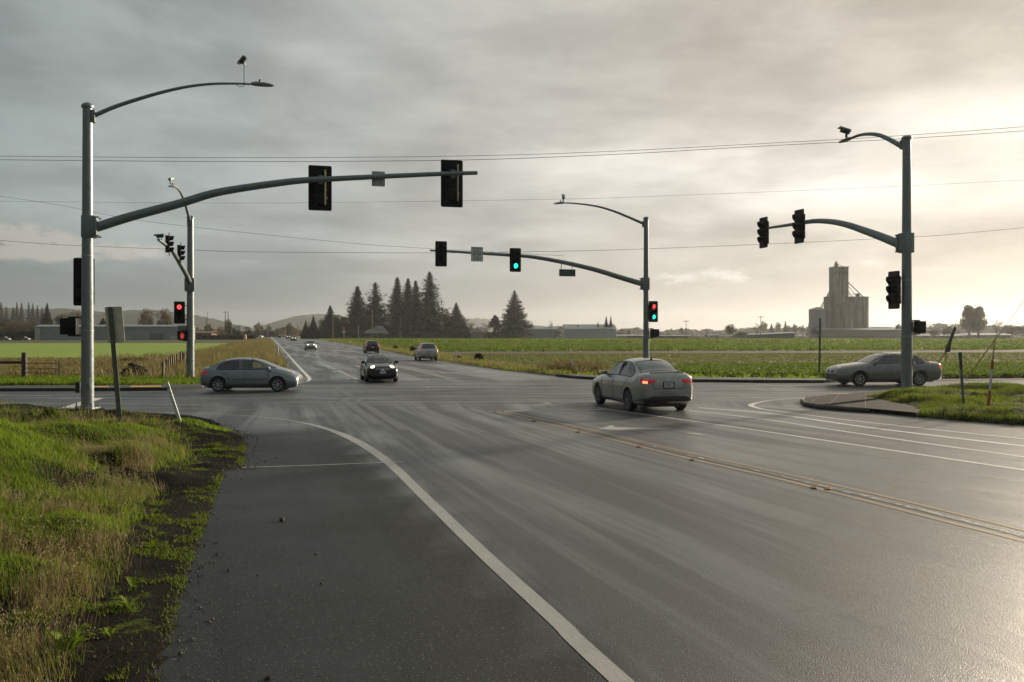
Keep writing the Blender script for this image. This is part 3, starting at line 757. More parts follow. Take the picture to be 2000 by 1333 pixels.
def make_pole(label, base, top_py, r0, r1, dirv, mast, mr, lum, lr, lamp_px, clamp_h=.62):
    root = empty('signal_pole', base, 0, label, 'signal pole', 'traffic signal poles at the four corners')
    L = lambda v_: v_ - base
    top = CH + (HZ - top_py) * base.y / FOC - base.z
    n = 12
    path = [Vector((0, 0, z)) for z in np.linspace(.03, top, n)]
    MB().tube(path, radii(r0, r1, n), 20).build('shaft', galv, root)
    MB().lathe([(r1 * 1.02, -.03), (r1 * 1.28, -.03), (r1 * 1.28, .03), (r1 * .9, .09), (r1 * .3, .12)], (0, 0, top), 20).build('cap', galv, root)
    bp = MB().rbox((0, 0, .03), (r0 * 2.9, r0 * 2.9, .05), .01).build('base_plate', galv2, root)
    m = MB()
    for sx in (-1, 1):
        for sy in (-1, 1): m.lathe([(.035, 0), (.035, .05), (.02, .05), (.02, .13), (.012, .14)], (sx * r0 * 1.22, sy * r0 * 1.22, .055), 6)
    m.build('anchor_bolts', galv, bp, smooth=0)
    # hand-hole cover, steel bands and the hinge of the pole
    fcam = (-base); fcam.z = 0; fcam.normalize()
    MB().rbox(Vector((0, 0, .75)) + fcam * (r0 * .93), (.11, .11, .26), .02, Matrix.Rotation(math.atan2(fcam.y, fcam.x), 3, 'Z')).build('hand_hole_cover', galv2, root)
    for zz_ in (2.2, 4.3):
        rr_ = r0 + (r1 - r0) * zz_ / top; MB().lathe([(rr_ * .98, -.012), (rr_ * 1.035, -.012), (rr_ * 1.035, .012), (rr_ * .98, .012)], (0, 0, zz_), 20).build('steel_band', alu, root)
    # concrete footing
    MB().lathe([(r0 * 2.6, -.25), (r0 * 2.6, -.01), (r0 * 2.5, .004)], (0, 0, 0), 20).build('footing', conc, root)
    # hand hole cover
    face = (-base).normalized(); face.z = 0; face.normalize(); side = Vector((-face.y, face.x, 0))
    # mast arm
    pm = [arm_pt(base, dirv, a, b) for a, b in mast]
    c_ = [Vector(p) for p in crom([L(p) for p in pm], 5)]
    MB().tube(c_, radii(mr[0], mr[1], len(c_)), 16).build('mast_arm', galv2, root)
    a0 = c_[0]; zc = a0.z
    M = Matrix(((dirv.x, -dirv.y, 0), (dirv.y, dirv.x, 0), (0, 0, 1)))
    rr = r0 + (r1 - r0) * zc / top
    cl = MB().rbox(Vector((0, 0, zc)) + dirv * .03, (rr * 2.35, rr * 2.35, clamp_h), .02, M).rbox(Vector((0, 0, zc)) + dirv * (rr * 1.55), (rr * .5, rr * 2.9, clamp_h * .92), .015, M).build('arm_clamp', galv2, root)
    m = MB()
    for sz in (-1, 1):
        for sy in (-1, 1):
            p = Vector((0, 0, zc + sz * clamp_h * .42)) + dirv * (rr * 1.9) + Vector((-dirv.y, dirv.x, 0)) * sy * rr * 1.2
            m.tube([p - dirv * .05, p + dirv * .05], .022, 6)
    m.build('clamp_bolts', galv2, cl, smooth=0)
    # luminaire arm
    pl = [arm_pt(base, dirv, a, b) for a, b in lum]
    c2 = [Vector(p) for p in crom([L(p) for p in pl], 5)]
    MB().tube(c2, radii(lr[0], lr[1], len(c2)), 12).build('lamp_arm', galv2, root)
    z2 = c2[0].z; rr2 = r1 * 1.05
    MB().rbox(Vector((0, 0, z2 - .02)) + dirv * (rr2 * 1.15), (rr2 * .7, rr2 * 1.7, .34), .012, M).build('arm_bracket', galv2, root)
    # lamp head: flat cobra head, tapered to the tip
    e = c2[-1]; tdir = (c2[-1] - c2[-2]).normalized(); tip = L(arm_pt(base, dirv, *lamp_px)); ln = (tip - e).length
    ax = (tip - e).normalized(); sd_ = Vector((-dirv.y, dirv.x, 0)); upv = ax.cross(sd_); upv = -upv if upv.z < 0 else upv
    secs = [(-.06, .05, .05), (0, .09, .07), (.12 * ln, .14, .085), (.55 * ln, .165, .075), (.85 * ln, .14, .05), (ln, .05, .02)]
    vs_ = []; ns = 12
    for (a, hw_, hh) in secs:
        for k in range(ns):
            th = 2 * math.pi * k / ns; cz = math.sin(th); vs_.append(e + ax * a + sd_ * math.cos(th) * hw_ + upv * (cz * hh if cz > 0 else cz * hh * .45))
    fs_ = [(i * ns + k, i * ns + (k + 1) % ns, (i + 1) * ns + (k + 1) % ns, (i + 1) * ns + k) for i in range(len(secs) - 1) for k in range(ns)]
    fs_ += [tuple(range(ns))[::-1], tuple((len(secs) - 1) * ns + k for k in range(ns))]
    lm = MB().add(vs_, fs_).build('luminaire', alu_d, root)
    MB().lathe([(.035, 0), (.035, .07), (.02, .09)], e + ax * ln * .33 + upv * .07, 8).build('photocell', blackm, lm)
    return root, top, M

alu_d = pmat('lamp_housing', (.24, .25, .25), .5, .3, var=.1)

def visor(m, c, r_, ln, n=14):
    """open-bottomed hood pointing along local +x"""
    a0, a1 = R(-48), R(228); t = .008; vs_ = []; fs_ = []
    for k in range(n + 1):
        a = a0 + (a1 - a0) * k / n; top = .5 + .5 * math.sin(a)
        lx = ln * (.55 + .45 * top)
        for rr, xx in ((r_, 0), (r_, lx), (r_ - t, lx), (r_ - t, 0)): vs_.append((c[0] + xx, c[1] + rr * math.cos(a), c[2] + rr * math.sin(a)))
    for k in range(n):
        b = 4 * k; fs_ += [(b, b + 1, b + 5, b + 4), (b + 1, b + 2, b + 6, b + 5), (b + 2, b + 3, b + 7, b + 6)]
    m.add(vs_, fs_)

SIG_GROUP = 'three-light traffic signal heads'
def signal_head(loc, f, h, w_, label, lit=(), to=None, back_strap=True, plate=True):
    rz = math.atan2(f.y, f.x)
    root = empty('traffic_signal', loc, rz, label, 'traffic light', SIG_GROUP)
    s = h / 1.40; pitch = .345 * s; hw_ = .17 * s
    if plate: MB().prism(rrect(w_, h, .05), (0, 1, 0), (0, 0, 1), (1, 0, 0), (0, 0, 0), .012).build('backplate', blackp, root)
    m = MB()
    for k in (-1, 0, 1): m.rbox((-.085 * s, 0, k * pitch), (.20 * s, .34 * s, pitch * .985), .025 * s)
    for k in (-1, 0, 1): m.rbox((.02 * s, 0, k * pitch), (.03 * s, .32 * s, pitch * .93), .01 * s)
    m.build('housing', blackp, root)
    for k, nm in ((1, 'red'), (0, 'amber'), (-1, 'green')):
        v_ = MB(); visor(v_, (.03 * s, 0, k * pitch), .155 * s, .25 * s); v_.build('visor', blackp, root)
        mt = {'red': lensred, 'green': lensgrn}[nm] if nm in lit else lensoff
        v_ = MB().lathe([(.001, .035 * s), (.07 * s, .03 * s), (.12 * s, .016 * s), (.145 * s, 0), (.145 * s, -.01)], (.035 * s, 0, k * pitch), 20, Matrix(((0, 0, 1), (1, 0, 0), (0, 1, 0))))
        v_.build('lens', mt, root)
    if back_strap:
        MB().rbox((-.20 * s, -.14 * s, 0), (.03, .045 * s, pitch * 3.15), .006).build('strap', tan, root)
        m = MB()
        for (yy, zz, ll, hz_) in ((-.20, .33, .012, .06), (-.20, -.05, .01, .04), (-.21, -.30, .012, .08), (.12, .47, .06, .012), (.14, -.53, .04, .012)):
            m.box((-.01, yy * s, zz * s), (.016, ll * 2 * s, hz_ * s))
        m.build('clip', alu, root, smooth=0)
    if to is not None:                                 # short bracket from housing to what carries it
        inv = Matrix.Rotation(-rz, 3, 'Z'); t = inv @ (Vector(to) - Vector(loc))
        for zz in (-pitch * 1.25, pitch * 1.25):
            a = Vector((-.14 * s, 0, zz)); b = Vector((t.x, t.y, zz)); MB().tube([a, a + (b - a) * .5, b], .022, 8).build('bracket', blackm, root)
    return root

def ped_signal(loc, f, label, to, hand=False):
    rz = math.atan2(f.y, f.x); root = empty('pedestrian_signal', loc, rz, label, 'pedestrian signal', 'pedestrian signals on the signal poles')
    MB().rbox((-.10, 0, 0), (.20, .42, .46), .03).build('housing', blackp, root)
    MB().prism(rrect(.38, .42, .03), (0, 1, 0), (0, 0, 1), (1, 0, 0), (.004, 0, 0), .012).build('face', lensoff, root)
    m = MB(); m.box((.09, 0, .215), (.17, .42, .012)).box((.075, .205, .02), (.14, .012, .40)).box((.075, -.205, .02), (.14, .012, .40)); m.build('visor', blackp, root, smooth=0)
    if hand:
        # raised palm symbol, with four fingers and a thumb
        P_ = [(-.055, -.15), (.06, -.15), (.085, -.04), (.13, .02), (.115, .045), (.07, 0), (.07, .11), (.045, .12), (.04, .02), (.032, .02), (.03, .155), (.005, .155), (.003, .02), (-.006, .02), (-.012, .15), (-.036, .145), (-.036, .01), (-.045, .01), (-.055, .11), (-.078, .10), (-.078, -.06)]
        MB().prism([(a * .95, b * 1.0) for a, b in P_], (0, 1, 0), (0, 0, 1), (1, 0, 0), (.016, 0, 0), .012).build('hand_symbol', pmat('lit_hand', (.3, .02, .01), .4, emit=(1, .09, .05), estr=.3), root, smooth=0)
    inv = Matrix.Rotation(-rz, 3, 'Z'); t = inv @ (Vector(to) - Vector(loc))
    for zz in (-.255, .255):
        MB().tube([(-.1, 0, zz * .85), (-.1, 0, zz), (t.x, t.y, zz)], .024, 8).build('bracket', blackm, root)
    return root

def push_button(loc, f, label):
    root = empty('push_button', loc, math.atan2(f.y, f.x), label, 'push button', 'crossing push buttons on the poles')
    MB().rbox((.06, 0, 0), (.10, .13, .30), .02).build('housing', blackm, root)
    MB().lathe([(.035, 0), (.035, .02), (.02, .03)], (.11, 0, -.05), 12, Matrix(((0, 0, 1), (1, 0, 0), (0, 1, 0)))).build('button', alu, root)

def camera_unit(foot, stem_h, label, aim, s=1.0, tilt=-.5):
    rz = math.atan2(aim.y, aim.x); root = empty('detection_camera', foot, rz, label, 'traffic camera', 'detection cameras on the lamp arms')
    MB().tube([(0, 0, -.03), (0, 0, stem_h)], .022 * s, 8).build('stem', galv2, root)
    MB().rbox((0, 0, stem_h - .03), (.07 * s, .07 * s, .12 * s), .01).build('mount', blackm, root)
    M = Matrix.Rotation(tilt, 3, 'Y'); c = Vector((.05 * s, 0, stem_h + .12 * s))
    b = MB().rbox(c, (.34 * s, .13 * s, .11 * s), .02, M).build('camera_body', blackm, root)
    MB().prism([(-.24 * s, -.02), (.24 * s, -.02), (.20 * s, .05 * s), (-.20 * s, .05 * s)], M @ Vector((1, 0, 0)), M @ Vector((0, 0, 1)), (0, 1, 0), c + M @ Vector((.04 * s, 0, .07 * s)), .17 * s).build('sunshield', galv2, b, smooth=0)

# --- near left pole
bL = G(171, 823); bL.z = float(verge_h(np.array([bL.x]), np.array([bL.y]))[0][0]) + .02
zb_save = bL.z
mastL = [(189, 444), (256, 423.4), (350.5, 398), (413.6, 379), (476.6, 367.5), (560, 356), (604, 352), (646, 350), (740, 345.4), (864, 340), (932, 338.2)]
lumL = [(183.6, 226.5), (224.5, 209), (271.8, 193.4), (319, 180), (366, 169.8), (413.5, 164.4), (460.8, 163.8), (494, 165)]
poleL, topL, ML = make_pole('tall steel signal pole nearest the camera with its long arm over the road', bL, 209, .172, .128, V, mastL, (.138, .062), lumL, (.064, .027), (535, 168))
h1 = arm_pt(bL, V, 626, 365.5); a1 = arm_pt(bL, V, 626, 351)
signal_head(h1 + U * .22, U, 1.36, .69, 'black signal head seen from behind at the middle of the nearest long arm', to=None)
h2 = arm_pt(bL, V, 885, 357); signal_head(h2 + U * .2, U, 1.48, .70, 'black signal head seen from behind near the tip of the nearest long arm')
for (px, py) in ((626, 351), (885, 340)):
    p = arm_pt(bL, V, px, py) - bL
    MB().rbox(p + U * .06, (.14, .16, .26), .02, ML).build('signal_clamp', galv2, poleL)
sb = arm_pt(bL, V, 740, 348.5); rzV = math.atan2(-V.x, V.y) 
def panel(name, loc, f, w_, h_, mat_face, mat_back, label, cat='sign', group=None, t=.006, rr=.03, bars=True):
    root = empty(name, loc, math.atan2(f.y, f.x), label, cat, group)
    MB().prism(rrect(w_, h_, rr), (0, 1, 0), (0, 0, 1), (1, 0, 0), (0, 0, 0), t).build('panel', mat_back, root)
    if mat_face is not mat_back: MB().prism(rrect(w_ - .01, h_ - .01, rr), (0, 1, 0), (0, 0, 1), (1, 0, 0), (t / 2 + .002, 0, 0), .003).build('face', mat_face, root)
    if bars:
        for yy in (-w_ * .28, w_ * .28): MB().box((-t / 2 - .012, yy, 0), (.022, .035, h_ * .86)).build('rail', alu, root, smooth=0)
    return root
whitef = pmat('white_sign_face', (.60, .62, .60), .5, var=.05)
greyb = pmat('sign_back_aluminium', (.42, .42, .40), .5, .0, var=.15, scale=7)
panel('arm_sign', sb + U * .12, U, .40, .46, whitef, greyb, 'small grey sign back clamped between the two heads on the nearest arm', group=None)
h3 = P(164, 551, bL.y + .42); signal_head(h3, U, 1.36, .55, 'black signal head mostly hidden behind the shaft of the nearest pole', to=bL + Vector((0, 0, h3.z - bL.z)), back_strap=False)
p3 = P(134, 638, bL.y + .05); ped_signal(p3 + U * .1, U, 'black crossing signal on the left side of the nearest pole, seen from behind', bL + Vector((0, 0, p3.z - bL.z)))
pb = P(155, 757, bL.y); push_button(pb + Vector((.02, 0, 0)), Vector((-1, 0, 0)), 'black push button low on the left of the nearest pole')
fc = arm_pt(bL, V, 477, 165); camera_unit(fc, .62, 'camera on a tall thin stem above the nearest lamp arm', Vector((-.6, .2, 0)), .68, .75)
MB().tube([fc - bL + Vector((-.22, -.06, -.03)), fc - bL + Vector((-.1, -.09, -.10)), fc - bL + Vector((.02, -.09, -.08)), fc - bL + Vector((.04, -.03, .02))], .008, 6).build('cable', blackm, poleL)

# --- far left pole
bA = G(372, 745.5); bA.z = .03
dA = Vector((.19, -.98, 0)).normalized()
mastA = [(372.3, 557), (363, 535), (352, 516), (337.8, 492), (329, 483), (319, 475.4), (309.5, 468.5)]
lumA = [(371.6, 434.5), (364.6, 409), (360, 393.5), (353.5, 378), (346, 368), (339, 365)]
poleA, topA, MA = make_pole('steel signal pole on the far left corner behind the light blue car', bA, 426, .20, .15, dA, mastA, (.125, .06), lumA, (.075, .04), (333.5, 364.5), .7)
hA = arm_pt(bA, dA, 325, 477); signal_head(hA + V * .12, V, 1.02, .40, 'outer of two hooded signal heads on the far left arm', plate=True, to=None)
hA = arm_pt(bA, dA, 348, 494.5); signal_head(hA + V * .12, V, 1.0, .40, 'inner of two hooded signal heads on the far left arm', plate=True)
cA = arm_pt(bA, dA, 315, 472); camera_unit(cA + Vector((0, 0, .05)), .05, 'small dark camera at the tip of the far left arm', Vector((-1, -.2, 0)), .9, .1)
hA = P(350.5, 611, bA.y - .1); signal_head(hA, -U, 1.14, .53, 'signal head showing red beside the far left pole', lit=('red',), to=bA + Vector((0, 0, hA.z)), back_strap=False)
pA = P(355.5, 656, bA.y - .25); ped_signal(pA, -U, 'crossing signal with a lit red hand on the far left pole', bA + Vector((0, 0, pA.z)), hand=True)
bx = P(356, 641, bA.y - .05); o = empty('control_box', bx, R(15), 'small grey box between the red light and the red hand signal', 'control box'); MB().rbox((0, 0, 0), (.42, .22, .26), .02).build('housing', galv, o); MB().box((.2, 0, 0), (.3, .05, .05)).build('bracket', galv, o, smooth=0)
pA = P(368.5, 706, bA.y - .1); push_button(pA, Vector((-1, -.2, 0)), 'dark push button on the far left pole above the grass')
fc = arm_pt(bA, dA, 333, 363); camera_unit(fc, .16, 'small camera on top of the far left lamp head', Vector((0, 1, 0)), .8, -.2)

# --- far middle pole
bM = G(1262, 741); bM.z = .13
mastM = [(1253, 554.5), (1211.7, 542.3), (1171, 529.6), (1130.6, 519.4), (1090, 510.7), (1049.6, 503.7), (1014.5, 500), (944, 495.6), (917, 494), (878, 491.3), (840, 489.7)]
lumM = [(1256, 437), (1225, 423.5), (1198, 412.7), (1171, 404.6), (1144, 400), (1117, 397.3), (1102, 396.9)]
poleM, topM, MM = make_pole('steel signal pole rising behind the silver sedan with the green light arm', bM, 428, .17, .125, -V, mastM, (.15, .045), lumM, (.075, .03), (1081.5, 398.8), .68)
hM = arm_pt(bM, -V, 860, 497); signal_head(hM - U * .2, -U, 1.27, .59, 'unlit dark signal head at the tip of the far arm', back_strap=False)
hM = arm_pt(bM, -V, 1004, 509); signal_head(hM - U * .24, -U, 1.22, .60, 'signal head showing green on the far arm beside the white sign', lit=('green',), back_strap=False)
sM = arm_pt(bM, -V, 930.5, 497.5); sg = panel('arm_sign', sM - U * .14, -U, .62, .735, whitef, greyb, 'white rectangular sign with black lettering on the far arm')
blk = pmat('black_print', (.025, .025, .025), .6)
def text(body, size, loc, parent, mat_, name='lettering', squash=1.0, shear=0.0, align='CENTER'):
    """flat lettering on a panel's local +x face"""
    cu = bpy.data.curves.new(name, 'FONT'); cu.body = body; cu.size = size; cu.align_x = align; cu.align_y = 'CENTER'; cu.extrude = .002; cu.shear = shear; cu.resolution_u = 3
    ob = bpy.data.objects.new(name, cu); COL.objects.link(ob); bpy.context.view_layer.update()
    me = bpy.data.meshes.new_from_object(ob.evaluated_get(bpy.context.evaluated_depsgraph_get())); bpy.data.objects.remove(ob, do_unlink=True)
    me.materials.clear(); me.materials.append(mat_)
    o = link(name, me, parent); o.scale = (squash, 1, 1); o.rotation_euler = (R(90), 0, R(90)); o.location = loc
    return o
text('LPSUIOM', .12, (.010, 0, .285), sg, blk); text('ESID', .25, (.010, .01, .03), sg, blk, squash=.9)
text('A RU', .17, (.010, .0, -.24), sg, blk)
rg_ = MB(); n = 28
for k in range(n):
    a, b = R(360 * k / n), R(360 * (k + 1) / n)
    if 20 < 360 * k / n < 40: continue
    pts_ = [(math.cos(t) * r_, math.sin(t) * r_) for t, r_ in ((a, .185), (b, .185), (b, .165), (a, .165))]
    rg_.prism([(p[0] - .02, p[1] + .02) for p in pts_], (0, 1, 0), (0, 0, 1), (1, 0, 0), (.009, 0, 0), .004)
rg_.build('circle_print', blk, sg, smooth=0)
m = MB(); m.cur = 0
for (yy, zz, ww, hh) in ((0, .352, .58, .012), (0, -.352, .58, .012), (.298, 0, .012, .69), (-.298, 0, .012, .69)): m.box((.008, yy, zz), (.004, ww, hh))
m.build('border', blk, sg, smooth=0)
greenf = pmat('green_sign_face', (.045, .085, .075), .5, var=.08)
s2 = arm_pt(bM, -V, 1107.5, 533.5); st_ = panel('street_sign', s2 - U * .04, -U, .90, .37, greenf, greyb, 'blank dark green plate hanging from the far arm', rr=.015, bars=False)
for yy in (-.27, .33): MB().tube([(0, -yy, .17), (0, -yy, .52 + .07 * (yy < 0))], .02, 6).build('hanger', galv2, st_)
m = MB()
for (yy, zz, ww, hh) in ((0, .176, .9, .018), (0, -.176, .9, .018), (.441, 0, .018, .36), (-.441, 0, .018, .36)): m.box((.006, yy, zz), (.012, ww, hh))
m.build('border', blackm, st_, smooth=0)
hM = P(1276, 609, bM.y - .1); signal_head(hM, -U, 1.13, .53, 'signal head with red and green both lit on the far middle pole', lit=('red', 'green'), to=bM + Vector((0, 0, hM.z - .13)), back_strap=False)
pM = P(1279.5, 651.5, bM.y); ped_signal(pM, V, 'dark crossing signal below the red and green light on the far middle pole', bM + Vector((0, 0, pM.z - .13)))
fc = arm_pt(bM, -V, 1100, 397); camera_unit(fc, .18, 'small camera on a stem above the far middle lamp arm', Vector((0, -1, 0)), .9, .6)

# --- right pole
bR = G(1771, 779); bR.z = .16
dR = Vector((-.268, .963, 0))
mastR = [(1756, 477), (1721, 462.8), (1688, 450.8), (1656, 440), (1623, 433.4), (1590.5, 432.3), (1564, 436.2), (1536, 440.6), (1509, 444.5), (1492, 447)]
lumR = [(1758, 284.4), (1736, 272.4), (1716.7, 264.4), (1697, 262.2), (1677.5, 264.8), (1661, 271)]
poleR, topR, MR = make_pole('steel signal pole on the grassy right corner island', bR, 271, .205, .15, dR, mastR, (.175, .045), lumR, (.10, .05), (1640, 279.5), .75)
hR = arm_pt(bR, dR, 1567, 443); signal_head(hR - V * .16, -V, 1.52, .72, 'inner hooded signal head on the right pole arm', back_strap=False)
hR = arm_pt(bR, dR, 1497, 455); signal_head(hR - V * .16, -V, 1.48, .72, 'outer hooded signal head at the tip of the right pole arm', back_strap=False)
hR = P(1746, 567, bR.y + .1); signal_head(hR, -V, 1.43, .62, 'large hooded signal head on the side of the right pole', to=bR + Vector((0, 0, hR.z - .16)), back_strap=False)
pR = P(1793, 639.5, bR.y - .05); ped_signal(pR, U, 'black crossing signal on the right side of the right pole', bR + Vector((0, 0, pR.z - .16)))
pR = P(1778, 707, bR.y); push_button(pR, Vector((1, -.3, 0)).normalized(), 'dark push button low on the right of the right pole')
fc = arm_pt(bR, dR, 1653, 271.5); camera_unit(fc, .16, 'white shielded camera above the right lamp head', Vector((-1, 0, 0)), 1.15, -.3)

# ============================================================ SIGNS, POSTS, WIRES
# leaning sign seen from behind, in the verge
g0 = G(236, 852); g0 = Vector((g0.x, g0.y, float(verge_h(np.array([g0.x]), np.array([g0.y]))[0][0]) - .1))
t0 = P(215, 600, g0.y - .35)
root = empty('road_sign', g0, 0, 'leaning road sign seen from behind, between the nearest pole and the light blue car', 'sign')
ax = (t0 - g0); zz = ax.normalized(); xx = Vector((1, 0, 0)) - zz * zz.x; xx.normalize(); yy = zz.cross(xx); M = Matrix((xx, yy, zz)).transposed()
postm = pmat('weathered_steel_post', (.13, .135, .12), .6, .3, var=.2, scale=15)
H_ = ax.length
pp = MB(); 
for cx, sx, cy_, sy in ((0, .008, .02, .05), (-.03, .055, 0, .008), (.03, .055, 0, .008)): pp.box(M @ Vector((cx, cy_ - .0, H_ / 2)), (sx, sy, H_), M)
pp.build('post', postm, root, smooth=0)
pc = M @ Vector((.055, .05, H_ - .43))
MB().prism(rrect(.41, .86, .03), M @ Vector((1, 0, 0)), zz, M @ Vector((0, 1, 0)), pc, .006).build('panel', pmat('dull_sign_back', (.62, .57, .45), .6, .0, var=.12, scale=5), root)

def slanted(name, b, t, w_, d_, mat_, label, cat, group=None, bands=None, base_drop=.1, capr=False):
    """flat or round marker stake from base b to top t"""
    b = Vector(b); t = Vector(t); root = empty(name, b, 0, label, cat, group); ax = t - b; ln = ax.length + base_drop; zz = ax.normalized()
    xx = Vector((1, 0, 0)) - zz * zz.x; xx.normalize(); yy = zz.cross(xx); M = Matrix((xx, yy, zz)).transposed()
    MB().rbox(M @ Vector((0, 0, ln / 2 - base_drop)), (w_, d_, ln), min(w_, d_) * .2, M).build('stake', mat_, root)
    for (f0, f1, mt) in bands or []:
        MB().rbox(M @ Vector((0, 0, ax.length * (f0 + f1) / 2)), (w_ * 1.18, d_ * 1.3, ax.length * (f1 - f0)), min(w_, d_) * .2, M).build('band', mt, root)
    return root
whiteplastic = pmat('white_plastic', (.50, .52, .53), .5, var=.08, scale=6)
redp = pmat('red_plastic', (.30, .06, .035), .7, var=.2); orangep = pmat('orange_plastic', (.5, .12, .03), .5)
darkpost = pmat('dark_post', (.055, .06, .055), .6, var=.25, scale=12); woodp = pmat('old_wood', (.12, .085, .055), .8, var=.3, scale=8, tscale=(6, 6, 1))
g1 = G(351, 848); g1.z = float(verge_h(np.array([g1.x]), np.array([g1.y]))[0][0])
slanted('marker_post', g1, P(326, 747, g1.y - .1), .075, .03, whiteplastic, 'white plastic marker leaning left on the near left corner', 'marker post', None, [(.86, .88, darkpost)])
g1 = G(148, 856); g1.z = float(verge_h(np.array([g1.x]), np.array([g1.y]))[0][0]); g1 = P(148, 853, g1.y)
slanted('survey_stake', g1, P(146.5, 835, g1.y), .045, .045, pmat('pale_stake', (.3, .22, .15), .7), 'short pale stake with an orange cap in front of the nearest pole', 'stake', None, [(.72, 1.02, orangep)])
g1 = G(620, 700); slanted('marker_post', G(546 + 74, 704), P(617.5, 676.5, G(0, 704).y), .09, .04, whiteplastic, 'white roadside marker behind the silver car coming along the far road', 'marker post', None) if False else None
slanted('marker_post', G(543.5, 703), P(541.5, 676, G(0, 703).y), .16, .05, whiteplastic, 'white marker post on the left verge edge of the far road', 'marker post')
slanted('marker_post', G(890, 705.5), P(891, 686, G(0, 705.5).y), .13, .05, whiteplastic, 'white marker post on the dry verge right of the white car', 'marker post')
slanted('marker_post', G(1117.5, 729), P(1117, 702, G(0, 729).y), .11, .05, whiteplastic, 'pale marker post in the grass left of the silver sedan', 'marker post')
slanted('marker_post', G(684, 672), P(684, 667, G(0, 672).y), .5, .1, whiteplastic, 'tiny white marker on the verge left of the dark red car', 'marker post')
b_ = G(1600, 738); b_.z = .1
slanted('signpost', b_, P(1602, 622, b_.y), .10, .06, darkpost, 'thin dark post without a sign left of the grey sedan', 'post')
b_ = P(1883, 805, 26.5); slanted('marker_post', b_, P(1875, 688, 26.5), .07, .05, pmat('grey_post', (.13, .145, .14), .6, var=.2), 'grey post with a dark top in the grass right of the right pole', 'marker post', None, [(.72, 1.0, darkpost)])
b_ = P(1929, 806, 26.2); tt = P(1939, 705, 26.2)
rt = slanted('marker_post', b_, tt, .052, .05, whiteplastic, 'red and white striped stake in the grass near the right edge', 'marker post', None, [(0, .42, redp), (.84, 1.0, redp)])
MB().tube([(tt - b_), (P(1943, 663, 26.2) - b_)], [.022, .012], 6).build('rod', pmat('rusty_rod', (.22, .07, .04), .6), rt)
# guy wire with yellow guard, and its tattered cover
gw0 = P(1886, 742, 44.6); gw1 = P(2010, 570, 44.6); gy_ = P(1954, 650, 44.6)
gr_ = empty('guy_wire', gw0, 0, 'slanting guy wire with a yellow guard behind the red and white stake', 'guy wire')
MB().tube([Vector((0, 0, -.05)), P(2300, 175, 44.6) - gw0], .012, 6).build('wire', blackm, gr_)
MB().tube([(gw0 + (gy_ - gw0) * .05) - gw0, gy_ - gw0], .035, 8).build('guard', pmat('yellow_guard', (.42, .26, .05), .5, var=.1), gr_)
fb = P(1829, 707, 45.5); fr_ = empty('flag_stake', fb, 0, 'leaning rod with tattered dark wrapping and yellow ribbon beyond the grey sedan', 'stake')
Lp = lambda px, py: P(px, py, 45.5) - fb
fb0 = G(1826, 714)
MB().tube([Lp(1822, 740), Lp(1835, 705), Lp(1846, 690), Lp(1856, 662), Lp(1867, 630)], [.02, .025, .03, .03, .015], 7).build('rod', pmat('dark_rod', (.07, .05, .04), .7), fr_)
ragm = pmat('tattered_cloth', (.07, .06, .055), .9, var=.4, scale=10)
m = MB()
m.prism([(0, 0), (.28, .0), (.36, .55), (.22, .62), (.06, .25)], (1, 0, 0), (0, 0, 1), (0, 1, 0), Lp(1845, 688), .03)
m.prism([(0, 0), (.14, -.08), (.42, .72), (.34, .80)], (1, 0, 0), (0, 0, 1), (0, 1, 0), Lp(1852, 668), .04); m.build('wrapping', ragm, fr_, smooth=0)
MB().prism([(0, 0), (.12, 0), (.14, .55), (.03, .55)], (1, 0, 0), (0, 0, 1), (0, 1, 0), Lp(1845, 705), .02).build('ribbon', pmat('yellow_ribbon', (.5, .38, .04), .6), fr_, smooth=0)

def wire(pts, d, r_, label):
    c_ = crom([tuple(P(a, b, d)) for a, b in pts], 6)
    o = MB().tube(c_, r_, 5).build('power_line', pmat('wire', (.04, .045, .045), .6), None)
    tag(o, label, 'power line')
wire([(-900, 298), (0, 305.5), (500, 308.5), (1000, 303), (1450, 283), (2000, 248), (3000, 160)], 52, .013, 'uppermost of the overhead wires crossing above the signal arms')
wire([(-900, 303), (0, 312.5), (480, 316), (900, 313), (1200, 302), (1450, 288), (2000, 256), (3000, 175)], 52, .015, 'thicker wire just below the uppermost overhead wire')
wire([(-900, 384), (0, 393.5), (500, 397), (1000, 391), (1300, 383), (2000, 352), (3000, 290)], 60, .008, 'faint wire crossing behind the nearest signal arm')
wire([(-300, 345), (80, 395), (280, 432), (650, 472), (840, 486), (1100, 500)], 60, .010, 'wire slanting down from the left behind the far left pole')
wire([(-900, 400), (0, 470), (150, 480), (380, 489), (500, 492.5), (850, 494.5), (1000, 492.5), (1250, 487), (1700, 467.5), (2000, 445), (3000, 340)], 58, .012, 'lowest long wire passing behind the far signal arm')

# ============================================================ VEHICLES
def pchip(x, xs_, ys_):
    xs_ = np.asarray(xs_, float); ys_ = np.asarray(ys_, float); h = np.diff(xs_); d = np.diff(ys_) / h; m = np.zeros(len(xs_))
    for i in range(1, len(xs_) - 1):
        if d[i - 1] * d[i] > 0:
            w1 = 2 * h[i] + h[i - 1]; w2 = h[i] + 2 * h[i - 1]; m[i] = (w1 + w2) / (w1 / d[i - 1] + w2 / d[i])
    m[0], m[-1] = d[0], d[-1]
    i = np.clip(np.searchsorted(xs_, x) - 1, 0, len(h) - 1); t = (x - xs_[i]) / h[i]
    return (2 * t**3 - 3 * t**2 + 1) * ys_[i] + (t**3 - 2 * t**2 + t) * h[i] * m[i] + (-2 * t**3 + 3 * t**2) * ys_[i + 1] + (t**3 - t**2) * h[i] * m[i + 1]

